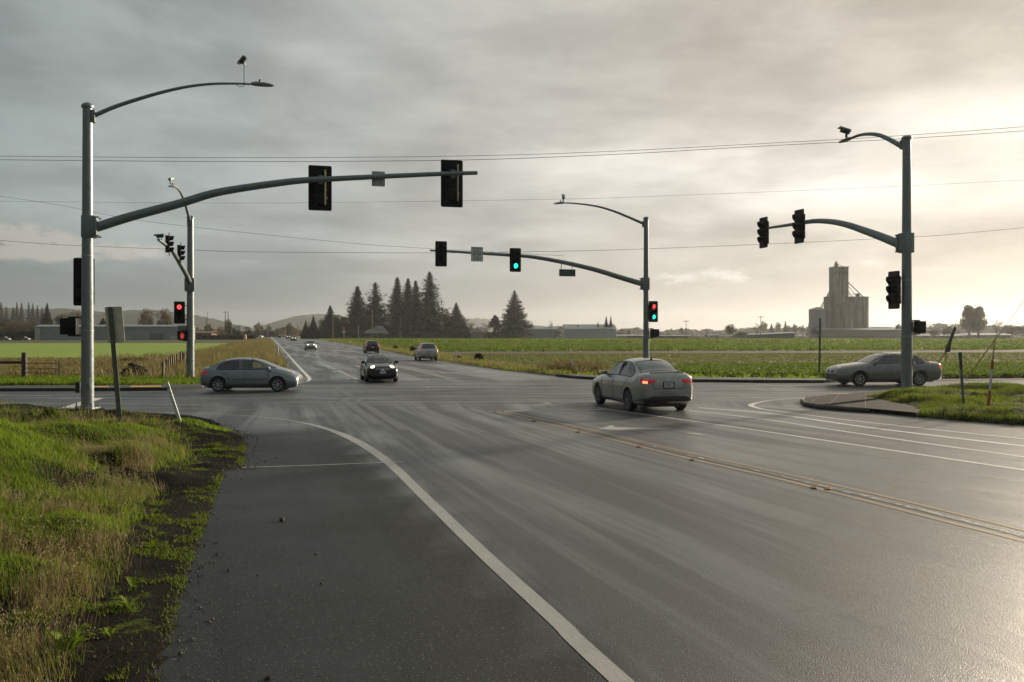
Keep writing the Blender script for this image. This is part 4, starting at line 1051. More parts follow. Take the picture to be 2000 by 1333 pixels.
def round_half(pts, n=4):
    """pts: (y, z, r). keeps first and last, rounds the others with n+1 samples each"""
    out = [pts[0][:2]]
    for i in range(1, len(pts) - 1):
        p = Vector(pts[i][:2]); a = Vector(pts[i - 1][:2]); b = Vector(pts[i + 1][:2]); r_ = pts[i][2]
        da = (a - p); db = (b - p); ra = min(r_, da.length * .45); rb = min(r_, db.length * .45)
        pa = p + da.normalized() * ra if da.length > 1e-6 else p; pb_ = p + db.normalized() * rb if db.length > 1e-6 else p
        for k in range(n + 1):
            t = k / n; q_ = pa * (1 - t) ** 2 + p * 2 * t * (1 - t) + pb_ * t * t; out.append((q_.x, q_.y))
    out.append(pts[-1][:2]); return out

def car_surface(tab, N=72, soft=True):
    """tab rows front to back: x, zbot, zbelt, ztop, w, wbelt, wtop, drop"""
    T = np.array(sorted(tab), float); x0, x1 = T[0, 0], T[-1, 0]
    t = (1 - np.cos(np.linspace(0, math.pi, N))) / 2; xs_ = x0 + (x1 - x0) * (.55 * t + .45 * np.linspace(0, 1, N))
    C = [pchip(xs_, T[:, 0], T[:, k]) for k in range(1, 8)]
    rings = []
    for i in range(N):
        zb, zs, zt, w_, wb, wt_, dr = [float(c[i]) for c in C]
        hb = max(.06, zs - zb)
        zF = zt - dr
        pts = [(0, zb, 0), (w_ * .90, zb, .05), (w_ * .985, zb + min(.13, hb * .25), .05), (w_, zb + hb * .55, .22), (wb + (w_ - wb) * .65, zs - min(.10, hb * .2), .08), (wb, zs, .05), (wt_ + .006, max(zF, zs + .004), .07), (wt_ * .55, zt - dr * .18, .2), (0, zt, 0)]
        rings.append(round_half(pts))
    n = len(rings[0]); vs_ = []; fs_ = []; ring_n = 2 * n - 2
    for i in range(N):
        rr = rings[i]; full = [(y, z) for y, z in rr] + [(-y, z) for y, z in rr[-2:0:-1]]
        vs_ += [(float(xs_[i]), y, z) for y, z in full]
    for i in range(N - 1):
        for k in range(ring_n):
            k2 = (k + 1) % ring_n; fs_.append((i * ring_n + k, i * ring_n + k2, (i + 1) * ring_n + k2, (i + 1) * ring_n + k))
    for i, flip in ((0, False), (N - 1, True)):
        c = np.mean([vs_[i * ring_n + k] for k in range(ring_n)], 0); ci = len(vs_); vs_.append(tuple(c))
        for k in range(ring_n):
            k2 = (k + 1) % ring_n; fs_.append((i * ring_n + k2, i * ring_n + k, ci) if not flip else (i * ring_n + k, i * ring_n + k2, ci))
    return vs_, fs_

def bmesh_from(vs_, fs_):
    bm = bmesh.new(); vv = [bm.verts.new(p) for p in vs_]
    for f in fs_:
        try: bm.faces.new([vv[i] for i in f])
        except ValueError: pass
    bmesh.ops.recalc_face_normals(bm, faces=bm.faces); return bm

def patch(bvh, poly, axes, mat_, name, parent, off=.004, depth=.012, cell=.07, both=False, far=4.0):
    """piece of given outline laid on the body. axes = (direction of view d, a, b): polygon in (a, b), rays travel along d"""
    d, a, b = (Vector(q) for q in axes); bm = bmesh.new()
    n = len(poly); bm.faces.new([bm.verts.new((p[0], p[1], 0)) for p in poly])
    xs_ = [p[0] for p in poly]; ys_ = [p[1] for p in poly]
    for lo, hi, nr in ((min(xs_), max(xs_), (1, 0, 0)), (min(ys_), max(ys_), (0, 1, 0))):
        k = int((hi - lo) / cell)
        for i in range(1, k + 1):
            c = lo + (hi - lo) * i / (k + 1); co = (c, 0, 0) if nr[0] else (0, c, 0)
            bmesh.ops.bisect_plane(bm, geom=list(bm.verts) + list(bm.edges) + list(bm.faces), plane_co=co, plane_no=nr)
    bmesh.ops.triangulate(bm, faces=[f for f in bm.faces if len(f.verts) > 4])
    nrm = {}; miss = 0
    for v_ in bm.verts:
        o = a * v_.co.x + b * v_.co.y - d * far
        loc, no, ix, ds = bvh.ray_cast(o, d)
        if loc is None:
            loc, no, ix, ds = bvh.find_nearest(o + d * (far - 1.2)); miss += 1
        if no.dot(d) > 0: no = -no
        v_.co = loc + no * off; nrm[v_] = no.copy()
    be = [e for e in bm.edges if e.is_boundary]
    r_ = bmesh.ops.extrude_edge_only(bm, edges=be)
    newv = [g for g in r_['geom'] if isinstance(g, bmesh.types.BMVert)]
    for v_ in newv:
        src = [e.other_vert(v_) for e in v_.link_edges if e.other_vert(v_) in nrm]
        if src: v_.co = v_.co - nrm[src[0]] * depth
    bmesh.ops.recalc_face_normals(bm, faces=bm.faces)
    for f in bm.faces: f.smooth = True
    for e in bm.edges:
        if len(e.link_faces) == 2 and e.calc_face_angle(0) > R(50): e.smooth = False
    # the visible side must look outward
    big = max(bm.faces, key=lambda f: f.calc_area())
    if big.normal.dot(d) > 0: bmesh.ops.reverse_faces(bm, faces=bm.faces)
    me = bpy.data.meshes.new(name); bm.to_mesh(me); bm.free(); me.materials.append(mat_)
    return link(name, me, parent)

def wheel_meshes(rad, wid, spokes=7, tone=(.30, .31, .32)):
    """axis along y, outer side +y"""
    r = rad; w_ = wid / 2; MY = Matrix(((1, 0, 0), (0, 0, 1), (0, -1, 0)))       # local z -> -y... flipped below
    MY = Matrix(((1, 0, 0), (0, 0, 1), (0, 1, 0)))
    tyre = MB().lathe([(r * .66, -w_ * .8), (r * .80, -w_), (r * .93, -w_ * .96), (r, -w_ * .72), (r, w_ * .72), (r * .93, w_ * .96), (r * .80, w_), (r * .67, w_ * .86), (r * .64, w_ * .5), (r * .64, -w_ * .7)], (0, 0, 0), 28, MY).mesh('wheel', rubber)
    m = MB()
    m.lathe([(r * .68, w_ * .80), (r * .67, w_ * .92), (r * .61, w_ * .88), (r * .60, w_ * .45), (r * .60, w_ * .30)], (0, 0, 0), 28, MY, caps=False)
    m.lathe([(r * .16, w_ * .2), (r * .16, w_ * .80), (r * .10, w_ * .86), (.001, w_ * .87)], (0, 0, 0), 14, MY)
    for k in range(spokes):
        a = 2 * math.pi * k / spokes
        ca, sa = math.cos(a), math.sin(a)
        w0, w1 = r * .095, r * .15
        vs_ = []
        for rr, ww, yo, yi in ((r * .10, w0, w_ * .80, w_ * .5), (r * .63, w1, w_ * .84, w_ * .6)):
            for s_, yy in ((-1, yi), (1, yi), (1, yo), (-1, yo)): vs_.append((rr * ca - s_ * ww / 2 * sa, yy, rr * sa + s_ * ww / 2 * ca))
        m.add(vs_, [(0, 1, 2, 3), (7, 6, 5, 4), (0, 4, 5, 1), (1, 5, 6, 2), (2, 6, 7, 3), (3, 7, 4, 0)])
    rim = m.mesh('rim', pmat('alloy_%d' % int(tone[0] * 100), tone, .35, .8))
    hub = MB().lathe([(r * .63, w_ * .1), (r * .63, w_ * .22), (.001, w_ * .22)], (0, 0, 0), 20, MY).mesh('shade_disc', pmat('wheel_shadow', (.02, .02, .02), .6))  # near-black disc paints the shade behind the spokes
    return tyre, rim, hub

seatm = pmat('seat_fabric', (.05, .05, .052), .9, var=.15); inter = pmat('cabin_lining', (.035, .035, .036), .85)
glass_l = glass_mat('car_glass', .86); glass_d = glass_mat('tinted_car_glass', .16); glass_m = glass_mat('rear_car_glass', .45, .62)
seam = pmat('panel_gap', (.012, .012, .012), .8); trimk = pmat('black_trim', (.02, .02, .02), .5); chrome = pmat('chrome_trim', (.5, .5, .5), .2, .9)
plate_m = pmat('plate_white', (.42, .42, .43), .5); lampoff = pmat('clear_lamp', (.50, .51, .50), .2, .0, coat=.8)
headon = pmat('lit_headlamp', (.8, .75, .6), .2, emit=(1.0, .74, .44), estr=3.2); amber = pmat('amber_lamp', (.5, .12, .02), .3)
tailr = pmat('red_tail_lamp', (.42, .014, .012), .22, coat=.8, emit=(1, .03, .02), estr=.06); taillit = pmat('lit_tail_lamp', (.5, .02, .01), .3, emit=(1.0, .07, .04), estr=.16); brakelit = pmat('lit_brake_lamp', (.5, .05, .02), .3, emit=(1.0, .16, .08), estr=2.2)

SEDAN = [  # x, zbot, zbelt, ztop, w, wbelt, wtop, drop
    (2.30, .34, .54, .63, .54, .50, .34, .03), (2.27, .25, .61, .71, .67, .62, .46, .03), (2.18, .20, .68, .79, .78, .73, .56, .03),
    (2.00, .18, .745, .86, .855, .80, .62, .03), (1.60, .18, .82, .935, .885, .82, .65, .03), (1.15, .18, .885, 1.00, .895, .83, .67, .03), (.90, .18, .905, 1.04, .90, .835, .685, .04),
    (.62, .18, .915, 1.20, .90, .84, .645, .05), (.30, .18, .92, 1.35, .90, .84, .60, .065), (.02, .18, .92, 1.415, .90, .84, .575, .075), (-.30, .18, .93, 1.455, .90, .84, .57, .08),
    (-.75, .18, .94, 1.45, .90, .84, .565, .08), (-1.10, .18, .95, 1.395, .90, .835, .56, .075), (-1.42, .18, .96, 1.27, .895, .83, .575, .065), (-1.70, .19, .965, 1.125, .885, .825, .62, .05),
    (-1.88, .21, .965, 1.065, .87, .815, .65, .04), (-2.08, .25, .95, 1.05, .83, .785, .64, .035), (-2.20, .28, .92, 1.03, .78, .735, .60, .035), (-2.27, .31, .86, .97, .70, .66, .54, .03), (-2.30, .36, .78, .88, .60, .57, .46, .03)]
SUV = [
    (2.20, .42, .66, .78, .56, .52, .36, .03), (2.16, .34, .72, .87, .70, .66, .48, .03), (2.05, .28, .78, .93, .80, .75, .56, .03), (1.80, .25, .86, 1.00, .87, .80, .62, .03),
    (1.40, .24, .94, 1.06, .89, .83, .66, .03), (1.00, .24, 1.00, 1.12, .90, .84, .70, .04), (.70, .24, 1.02, 1.30, .90, .845, .68, .05), (.35, .24, 1.03, 1.52, .90, .85, .65, .06),
    (.05, .24, 1.04, 1.645, .90, .85, .635, .07), (-.5, .24, 1.05, 1.69, .90, .85, .63, .07), (-1.2, .24, 1.06, 1.68, .90, .85, .625, .07), (-1.70, .25, 1.07, 1.64, .895, .845, .62, .07),
    (-1.90, .27, 1.07, 1.52, .885, .84, .63, .06), (-2.02, .29, 1.06, 1.34, .87, .83, .66, .06), (-2.12, .32, 1.02, 1.14, .85, .81, .70, .04), (-2.18, .36, .92, 1.02, .82, .78, .68, .03), (-2.20, .40, .82, .90, .76, .73, .64, .03)]

def tabscale(tab, L=1, W=1, H=1, f=None):
    out = []
    for r_ in tab:
        r_ = list(r_); r_[0] *= L
        for k in (1, 2, 3, 7): r_[k] *= H
        for k in (4, 5, 6): r_[k] *= W
        out.append(f(r_) if f else r_)
    return out

def make_car(name, label, cat, loc, rz, tab, paint, wheels, rad, side_win, ws, rw, lit_head=False, tail='off', tone=(.30, .31, .32), spokes=7, tint=(None, None), detail=True, group=None, wid=.215, track=None, head_poly=None, tail_poly=None, grille=True, plate_r='', plate_f=False, cut=True, bumper_dark=None):
    root = empty(name, loc, rz, label, cat, group)
    vs_, fs_ = car_surface(tab); T = np.array(sorted(tab), float)
    at = lambda x, k: float(pchip(np.array([x]), T[:, 0], T[:, k])[0])
    bm = bmesh_from(vs_, fs_); bvh = BVHTree.FromBMesh(bm)
    me = bpy.data.meshes.new('body'); bm.to_mesh(me); bm.free()
    body = link('body', me, root); me.materials.append(paint); me.materials.append(inter)
    cutters = []
    def cutter(m_):
        cm = m_.mesh('cut', inter, smooth=0); c = link('cut', cm); c.location = loc; c.rotation_euler = (0, 0, rz); cutters.append(c)
        md = body.modifiers.new('b', 'BOOLEAN'); md.operation = 'DIFFERENCE'; md.solver = 'EXACT'; md.object = c
        try: md.material_mode = 'TRANSFER'
        except Exception: pass
    wmax = max(r_[4] for r_ in tab)
    arch = rad * 1.16
    for wx in wheels:
        for s in (-1, 1):
            m_ = MB(); n = 26
            m_.prism([(wx + arch * math.cos(2 * math.pi * k / n), rad + .02 + arch * math.sin(2 * math.pi * k / n)) for k in range(n)], (1, 0, 0), (0, 0, 1), (0, 1, 0), (0, s * (wmax + .1), 0), .68)
            cutter(m_)
    zb_c = at(ws[0], 2) + .02
    if cut:
        # cabin: open from windscreen to rear window, narrower at the top
        x_c, x_rf, x_rr, x_d = ws[0], ws[1], rw[0], rw[1]
        zr = lambda x: at(x, 3)
        prof = [(x_d + .02, zb_c), (x_c - .05, zb_c), (x_c + .05, zr(x_c) + .05), ((x_c + x_rf) / 2 + .12, zr((x_c + x_rf) / 2) + .16), (x_rf - .02, zr(x_rf) + .08), (x_rf - .07, zr(x_rf) - .05), (x_rr + .07, zr(x_rr) - .05), (x_rr + .02, zr(x_rr) + .08), ((x_rr + x_d) / 2 - .12, zr((x_rr + x_d) / 2) + .16), (x_d - .05, zr(x_d) + .05)]
        zt_ = max(zr(x_rf), zr(x_rr)); hw_ = lambda z: (.60 - (z - zb_c) / (zt_ - zb_c) * .13) * wmax / .9
        n = len(prof); vv = [(x, -hw_(z), z) for x, z in prof] + [(x, hw_(z), z) for x, z in prof]
        cutter(MB().add(vv, [tuple(range(n))[::-1], tuple(range(n, 2 * n))] + [(k, (k + 1) % n, n + (k + 1) % n, n + k) for k in range(n)]))
        for poly in side_win:
            c_ = np.mean(poly, 0); ins = [(c_[0] + (p[0] - c_[0]) * .93, c_[1] + (p[1] - c_[1]) * .88) for p in poly]
            cutter(MB().prism(ins, (1, 0, 0), (0, 0, 1), (0, 1, 0), (0, 0, 0), 2.4))
    # keep the smooth body shading across the cuts
    sm_ = body.data.copy()
    for p_ in sm_.polygons: p_.use_smooth = True
    src = link('src', sm_); src.location = loc; src.rotation_euler = (0, 0, rz)
    for p_ in body.data.polygons: p_.use_smooth = True
    dt = body.modifiers.new('n', 'DATA_TRANSFER'); dt.object = src; dt.use_loop_data = True; dt.data_types_loops = {'CUSTOM_NORMAL'}; dt.loop_mapping = 'POLYINTERP_NEAREST'
    bpy.context.view_layer.update()
    ev = body.evaluated_get(bpy.context.evaluated_depsgraph_get()); nm = bpy.data.meshes.new_from_object(ev)
    body.modifiers.clear()
    if len(nm.polygons) > 200: body.data = nm
    nm.name = 'body'
    bpy.data.objects.remove(src, do_unlink=True)
    for c in cutters: bpy.data.objects.remove(c, do_unlink=True)
    # glazing
    SD = lambda s: ((0, -s, 0), (1, 0, 0), (0, 0, 1)); TOP = ((0, 0, -1), (1, 0, 0), (0, 1, 0))
    gt = tint
    for s in (-1, 1):
        for k, poly in enumerate(side_win):
            patch(bvh, poly, SD(s), gt[0] if k == 0 or gt[1] is None else gt[1], 'side_window', root, cell=.12)
            if detail:
                # dark rubber frame round each pane
                c_ = np.mean(poly, 0)
                cl = [(p[0], p[1]) for p in poly] + [poly[0]]
                m_ = MB(); pth = []
                for i in range(len(cl) - 1):
                    for t in np.linspace(0, 1, 5)[:-1]:
                        x_ = cl[i][0] + (cl[i + 1][0] - cl[i][0]) * t; z_ = cl[i][1] + (cl[i + 1][1] - cl[i][1]) * t
                        l_, n_, _, _ = bvh.ray_cast(Vector((x_, 4 * s, z_)), Vector((0, -s, 0)))
                        if l_: pth.append(l_ + n_ * (.003 if n_.y * s > 0 else -.003))
                if len(pth) > 3: m_.tube(pth + [pth[0]], .013, 5, caps=False).build('window_frame', trimk, root)
    def topwin(x0, x1, inset, nm_, gm):
        pl = []
        for sgn in (1, -1):
            for x in (np.linspace(x0, x1, 7) if sgn == 1 else np.linspace(x1, x0, 7)): pl.append((x, sgn * (at(x, 6) - inset)))
        patch(bvh, pl, TOP, gm, nm_, root, cell=.11)
        pth = []
        for (ax_, ay_), (bx_, by_) in zip(pl, pl[1:] + pl[:1]):
            for t in np.linspace(0, 1, 5)[:-1]:
                l_, n_, _, _ = bvh.ray_cast(Vector((ax_ + (bx_ - ax_) * t, ay_ + (by_ - ay_) * t, 4)), Vector((0, 0, -1)))
                if l_: pth.append(l_ + (n_ if n_.z > 0 else -n_) * .002)
        if len(pth) > 4: MB().tube(pth + [pth[0]], .015, 5, caps=False).build('window_frame', trimk, root)
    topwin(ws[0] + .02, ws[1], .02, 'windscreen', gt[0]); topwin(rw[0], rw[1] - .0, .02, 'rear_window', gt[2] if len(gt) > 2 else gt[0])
    # lower trim, seams, handles
    x1, x0 = T[-1, 0], T[0, 0]
    def seam_path(pts2, s, nm_='panel_gap', r_=.009, mt=seam):
        pth = []
        for i in range(len(pts2) - 1):
            for t in np.linspace(0, 1, 9)[:-1]:
                x_ = pts2[i][0] + (pts2[i + 1][0] - pts2[i][0]) * t; z_ = pts2[i][1] + (pts2[i + 1][1] - pts2[i][1]) * t
                l_, n_, _, _ = bvh.ray_cast(Vector((x_, 4 * s, z_)), Vector((0, -s, 0)))
                if l_: pth.append(l_ - (n_ if n_.y * s > 0 else -n_) * .002)
        if len(pth) > 2: MB().tube(pth, r_, 4).build(nm_, mt, root, smooth=0)
    if detail:
        mid = (wheels[0] + wheels[1]) / 2
        for s in (-1, 1):
            dz = .26
            fx = wheels[0] - arch - .06; rx = wheels[1] + arch * .55
            seam_path([(fx + .05, zb_c - .02), (fx, .62), (fx, .27)], s)
            seam_path([(mid - .14, zb_c), (mid - .12, .6), (mid - .14, .27)], s)
            seam_path([(wheels[1] + .02, zb_c + .02), (wheels[1] + arch + .06, .72), (wheels[1] + arch + .10, .45)], s)
            seam_path([(fx, .27), (mid - .14, .265), (wheels[1] + arch + .10, .27)], s)
            if not label.startswith('silver'): seam_path([(fx - .02, .50), (wheels[1] + arch + .08, .53)], s, 'side_moulding', .012, trimk)
            for hx in (mid + .02, wheels[1] + .22):
                l_, n_, _, _ = bvh.ray_cast(Vector((hx, 4 * s, zb_c - .13)), Vector((0, -s, 0)))
                if l_: MB().rbox(l_ + Vector((0, s * .018, 0)), (.19, .03, .035), .01).build('door_handle', paint, root)
    for s in (-1, 1):
        xm = ws[0] - .22; zz = zb_c + .07
        l_, n_, _, _ = bvh.ray_cast(Vector((xm, 4 * s, zz)), Vector((0, -s, 0)))
        if l_:
            MB().rbox(l_ + Vector((0, s * .14, .03)), (.11, .21, .14), .04).rbox(l_ + Vector((0, s * .03, 0)), (.07, .10, .05), .015).build('wing_mirror', paint if detail != 'plain' else trimk, root)
    # front end
    FR = ((-1, 0, 0), (0, 1, 0), (0, 0, 1)); RE = ((1, 0, 0), (0, 1, 0), (0, 0, 1))
    zh = at(x1 - .22, 2); zt_f = at(x1 - .1, 3)
    hp = head_poly or [(.36, zh - .09), (.62, zh - .10), (.76, zh - .02), (.74, zh + .05), (.56, zh + .035), (.38, zh - .02)]
    for s in (-1, 1):
        d_ = Vector((-1, -s * .75, -.1)).normalized(); a_ = Vector((-d_.y, d_.x, 0)).normalized() * 1.0
        if a_.y < 0: a_ = -a_
        b_ = Vector((0, 0, 1))
        # polygon given in (y, z); map onto the slanted view axis
        pl = [(p[0] * s * (a_.y) + (x1 - .12) * a_.x, p[1]) for p in hp]
        if s < 0: pl = pl[::-1]
        patch(bvh, pl, (d_ if True else d_, a_, b_), lampoff, 'headlight', root, cell=.08)
        if lit_head:
            c_ = np.mean(hp, 0); pl2 = [((c_[0] + (p[0] - c_[0]) * .8) * s * a_.y + (x1 - .12) * a_.x, c_[1] + (p[1] - c_[1]) * .85) for p in hp]
            patch(bvh, pl2, (d_, a_, b_), headon, 'lit_bulb', root, off=.010, cell=.1)
        elif detail:
            c_ = hp[2]; pl2 = [((p[0] * .35 + c_[0] * .65) * s * a_.y + (x1 - .12) * a_.x, p[1] * .4 + c_[1] * .6) for p in hp]
            patch(bvh, pl2, (d_, a_, b_), amber, 'indicator', root, off=.009, cell=.1)
    if grille:
        zg = zh - .06
        patch(bvh, [(-.33, zg - .05), (-.18, zg - .10), (.18, zg - .10), (.33, zg - .05), (.36, zg + .03), (-.36, zg + .03)], FR, trimk, 'grille', root, off=.006)
        patch(bvh, [(-.345, zg + .03), (.345, zg + .03), (.36, zg + .055), (-.36, zg + .055)], FR, chrome, 'grille_trim', root, off=.01)
        patch(bvh, [(-.06, zg - .045), (.06, zg - .045), (.075, zg), (.04, zg + .03), (-.04, zg + .03), (-.075, zg)], FR, chrome, 'emblem', root, off=.016)
        zl = .36 * at(x1 - .1, 1) / .25 * .8
        patch(bvh, [(-.42, zh - .34), (.42, zh - .34), (.50, zh - .25), (-.50, zh - .25)], FR, trimk, 'lower_grille', root, off=.006)
        for s in (-1, 1): patch(bvh, [(s * .50 + .05 * math.cos(a), zh - .28 + .045 * math.sin(a)) for a in np.linspace(0, 2 * math.pi, 9)[:-1]], FR, trimk, 'fog_lamp', root, off=.012)
    if plate_f: patch(bvh, [(-.155, zh - .245), (.155, zh - .245), (.155, zh - .10 - .0), (-.155, zh - .10)], FR, plate_m, 'number_plate', root, off=.02, depth=.02)
    # rear end
    zr_ = at(x0 + .15, 2)
    tp = tail_poly or [(.33, zr_ - .155), (.60, zr_ - .215), (.90, zr_ - .19), (.92, zr_ - .01), (.62, zr_ - .005), (.36, zr_ - .08)]
    for s in (-1, 1):
        d_ = Vector((1, -s * .7, 0)).normalized(); a_ = Vector((-d_.y, d_.x, 0)).normalized()
        if a_.y < 0: a_ = -a_
        mp = lambda p: (p[0] * s * a_.y + (x0 + .12) * a_.x, p[1])
        pl = [mp(p) for p in tp]; pl = pl[::-1] if s < 0 else pl
        patch(bvh, pl, (d_, a_, (0, 0, 1)), taillit if tail == 'lit' else tailr, 'tail_light', root, cell=.08)
        if detail and not tail_poly:
            c_ = np.mean(tp, 0); up = [(p[0], p[1]) for p in tp]; cl_ = [mp(p) for p in ((.46, zr_ - .080), (.62, zr_ - .085), (.78, zr_ - .065), (.79, zr_ - .025), (.62, zr_ - .025))]
            patch(bvh, cl_ if s > 0 else cl_[::-1], (d_, a_, (0, 0, 1)), lampoff, 'reversing_lamp', root, off=.009, cell=.1)
        if tail == 'brake' and s == 1:
            cl_ = [mp(p) for p in ((.62, zr_ - .20), (.80, zr_ - .185), (.80, zr_ - .115), (.62, zr_ - .125))]
            patch(bvh, cl_, (d_, a_, (0, 0, 1)), brakelit, 'brake_bulb', root, off=.012, cell=.1)
    if plate_r is not None:
        zp = zr_ - .24
        ppatch = patch(bvh, [(-.155, zp - .08), (.155, zp - .08), (.155, zp + .08), (-.155, zp + .08)], RE, plate_m, 'number_plate', root, off=.014, depth=.014)
        patch(bvh, [(-.19, zp - .105), (.19, zp - .105), (.19, zp + .10), (-.19, zp + .10)], RE, seam, 'plate_recess', root, off=.004)
        if plate_r:
            l_, n_, _, _ = bvh.ray_cast(Vector((-4, 0, zp)), Vector((1, 0, 0)))
            t_ = text(plate_r, .095, (l_.x - .019, 0, zp), root, pmat('plate_ink', (.06, .06, .10), .6), 'plate_lettering', squash=.8)
            t_.rotation_euler = (R(90), 0, R(-90))
    if bumper_dark:
        lo, hi, hw_ = bumper_dark
        patch(bvh, [(-hw_ * .92, lo), (hw_ * .92, lo), (hw_, (lo + hi) / 2), (hw_ * .7, hi), (-hw_ * .7, hi), (-hw_, (lo + hi) / 2)], RE, trimk, 'lower_bumper', root, off=.006)
        for pts2 in ([(-.50, zr_ - .34), (-.44, zr_ - .36), (.44, zr_ - .36), (.50, zr_ - .34), (.56, zr_ - .10)], [(-.56, zr_ - .10), (-.50, zr_ - .34)]):
            pth = []
            for i in range(len(pts2) - 1):
                for t in np.linspace(0, 1, 7):
                    y_ = pts2[i][0] + (pts2[i + 1][0] - pts2[i][0]) * t; z_ = pts2[i][1] + (pts2[i + 1][1] - pts2[i][1]) * t
                    l_, n_, _, _ = bvh.ray_cast(Vector((-4, y_, z_)), Vector((1, 0, 0)))
                    if l_: pth.append(l_ + Vector((.001, 0, 0)))
            if len(pth) > 2: MB().tube(pth, .009, 4).build('boot_gap', seam, root, smooth=0)
        patch(bvh, [(.05 * math.cos(a), zr_ - .055 + .035 * math.sin(a)) for a in np.linspace(0, 2 * math.pi, 11)[:-1]], RE, chrome, 'emblem', root, off=.008)
        # boot lip and roof aerial
        l_, n_, _, _ = bvh.ray_cast(Vector((x0 + .17, 0, 4)), Vector((0, 0, -1)))
        MB().tube([(l_.x + .02, -.55, l_.z - .004), (l_.x - .02, -.3, l_.z + .006), (l_.x - .03, 0, l_.z + .008), (l_.x - .02, .3, l_.z + .006), (l_.x + .02, .55, l_.z - .004)], .018, 6).build('boot_lip', paint, root)
        l_, n_, _, _ = bvh.ray_cast(Vector((rw[0] + .12, 0, 4)), Vector((0, 0, -1)))
        MB().prism([(-.08, -.01), (.08, -.01), (-.02, .07), (-.06, .07)], (1, 0, 0), (0, 0, 1), (0, 1, 0), l_, .03).build('roof_aerial', trimk, root)
    # under-floor so the road does not show through the arches
    MB().box(((x0 + x1) / 2, 0, at(0, 1) + .02), ((x1 - x0) * .86, wmax * 1.15, .10)).build('floor_pan', inter, root, smooth=0)
    # wheels
    ty, rm, hb = wheel_meshes(rad, wid, spokes, tone); tr = (track or (wmax - .005)) - wid / 2
    for wx in wheels:
        for s in (-1, 1):
            wo = link('wheel', ty, root, (wx, s * tr, rad), (0, 0, 0 if s > 0 else math.pi)); link('rim', rm, wo); link('shade_disc', hb, wo)
    # cabin
    if cut:
        for (sx, yy) in ((ws[1] - .25, .36), (ws[1] - .25, -.36), (rw[0] + .45, .34), (rw[0] + .45, -.34)):
            M = Matrix.Rotation(-.22, 3, 'Y')
            st_ = MB().rbox((sx, yy, zb_c + .02), (.13, .44, .50), .05, M).build('seat', seatm, root)
            MB().rbox((sx - .07, yy, zb_c + .34), (.10, .26, .17), .04, M).build('headrest', seatm, st_)
        MB().tube([(ws[1] + .33 - .1 * math.cos(a), .36 + .18 * math.sin(a), zb_c + .0 + .17 * math.cos(a)) for a in np.linspace(0, 2 * math.pi, 15)], .014, 6, caps=False).build('steering_wheel', trimk, root)
        MB().rbox((ws[0] - .12, 0, zb_c + .0), (.35, 1.1, .08), .03).build('dashboard', trimk, root)
    return root, zb_c

def driver(name_label, car_loc, rz, seat_x, zb, mat_top, hairm, y=.36):
    """seated figure from the hips up, arms forward on the wheel"""
    root = empty('person', car_loc, rz, name_label, 'person'); zb = zb - .09
    pts = {'hip': (seat_x - .02, y, zb - .34, .15, .17), 'waist': (seat_x, y, zb - .18, .13, .16), 'chest': (seat_x - .04, y, zb + .04, .13, .18), 'neckb': (seat_x - .05, y, zb + .20, .065, .08), 'neck': (seat_x - .03, y, zb + .26, .055, .055),
           'jaw': (seat_x - .005, y, zb + .31, .065, .065), 'head': (seat_x - .02, y, zb + .39, .098, .085), 'crown': (seat_x - .025, y, zb + .45, .07, .065)}
    for s, nm in ((-1, 'l'), (1, 'r')):
        pts['sh' + nm] = (seat_x - .05, y + s * .17, zb + .13, .06, .06); pts['el' + nm] = (seat_x + .14, y + s * .22, zb - .08, .045, .045); pts['ha' + nm] = (seat_x + .40, y + s * .15, zb + .04, .035, .035)
        pts['kn' + nm] = (seat_x + .42, y + s * .12, zb - .22, .075, .075)
    names = list(pts); ed = [('hip', 'waist'), ('waist', 'chest'), ('chest', 'neckb'), ('neckb', 'neck'), ('neck', 'jaw'), ('jaw', 'head'), ('head', 'crown')]
    for nm in 'lr': ed += [('neckb', 'sh' + nm), ('sh' + nm, 'el' + nm), ('el' + nm, 'ha' + nm), ('hip', 'kn' + nm)]
    me = bpy.data.meshes.new('body'); me.from_pydata([pts[k][:3] for k in names], [(names.index(a), names.index(b)) for a, b in ed], []); o = link('body', me)
    sk = o.modifiers.new('s', 'SKIN'); sub = o.modifiers.new('u', 'SUBSURF'); sub.levels = sub.render_levels = 1
    for i, k in enumerate(names): me.skin_vertices[0].data[i].radius = pts[k][3:5]
    me.skin_vertices[0].data[0].use_root = True
    bpy.context.view_layer.update(); nm = bpy.data.meshes.new_from_object(o.evaluated_get(bpy.context.evaluated_depsgraph_get())); bpy.data.objects.remove(o, do_unlink=True)
    skin = pmat('skin', (.42, .25, .18), .55)
    nm.materials.clear(); nm.materials.append(mat_top); nm.materials.append(skin)
    for p in nm.polygons:
        p.use_smooth = True; c = p.center
        if c.z > zb + .25 or c.x > seat_x + .33 and c.z > zb - .12: p.material_index = 1
    link('body', nm, root)
    hc = Vector((seat_x - .045, y, zb + .415))
    MB().lathe([(.06, -.10), (.098, -.05), (.108, 0), (.095, .06), (.05, .10), (.001, .11)], hc, 14).build('hair', hairm, root)
    m = MB(); m.rbox((seat_x + .085, y, zb + .375), (.03, .025, .045), .008); m.build('nose', skin, root)
    m = MB()
    for s in (-1, 1): m.lathe([(.001, 0), (.011, .001), (.001, .012)], (seat_x + .066, y + s * .032, zb + .40), 6, Matrix(((0, 0, 1), (1, 0, 0), (0, 1, 0))))
    m.build('eyes', trimk, root)
    return root

def carpaint(name, col, metal=.55, rough=.32):
    m = pmat(name, tuple(q * 1.15 for q in col), .27, .8, coat=.5); return m

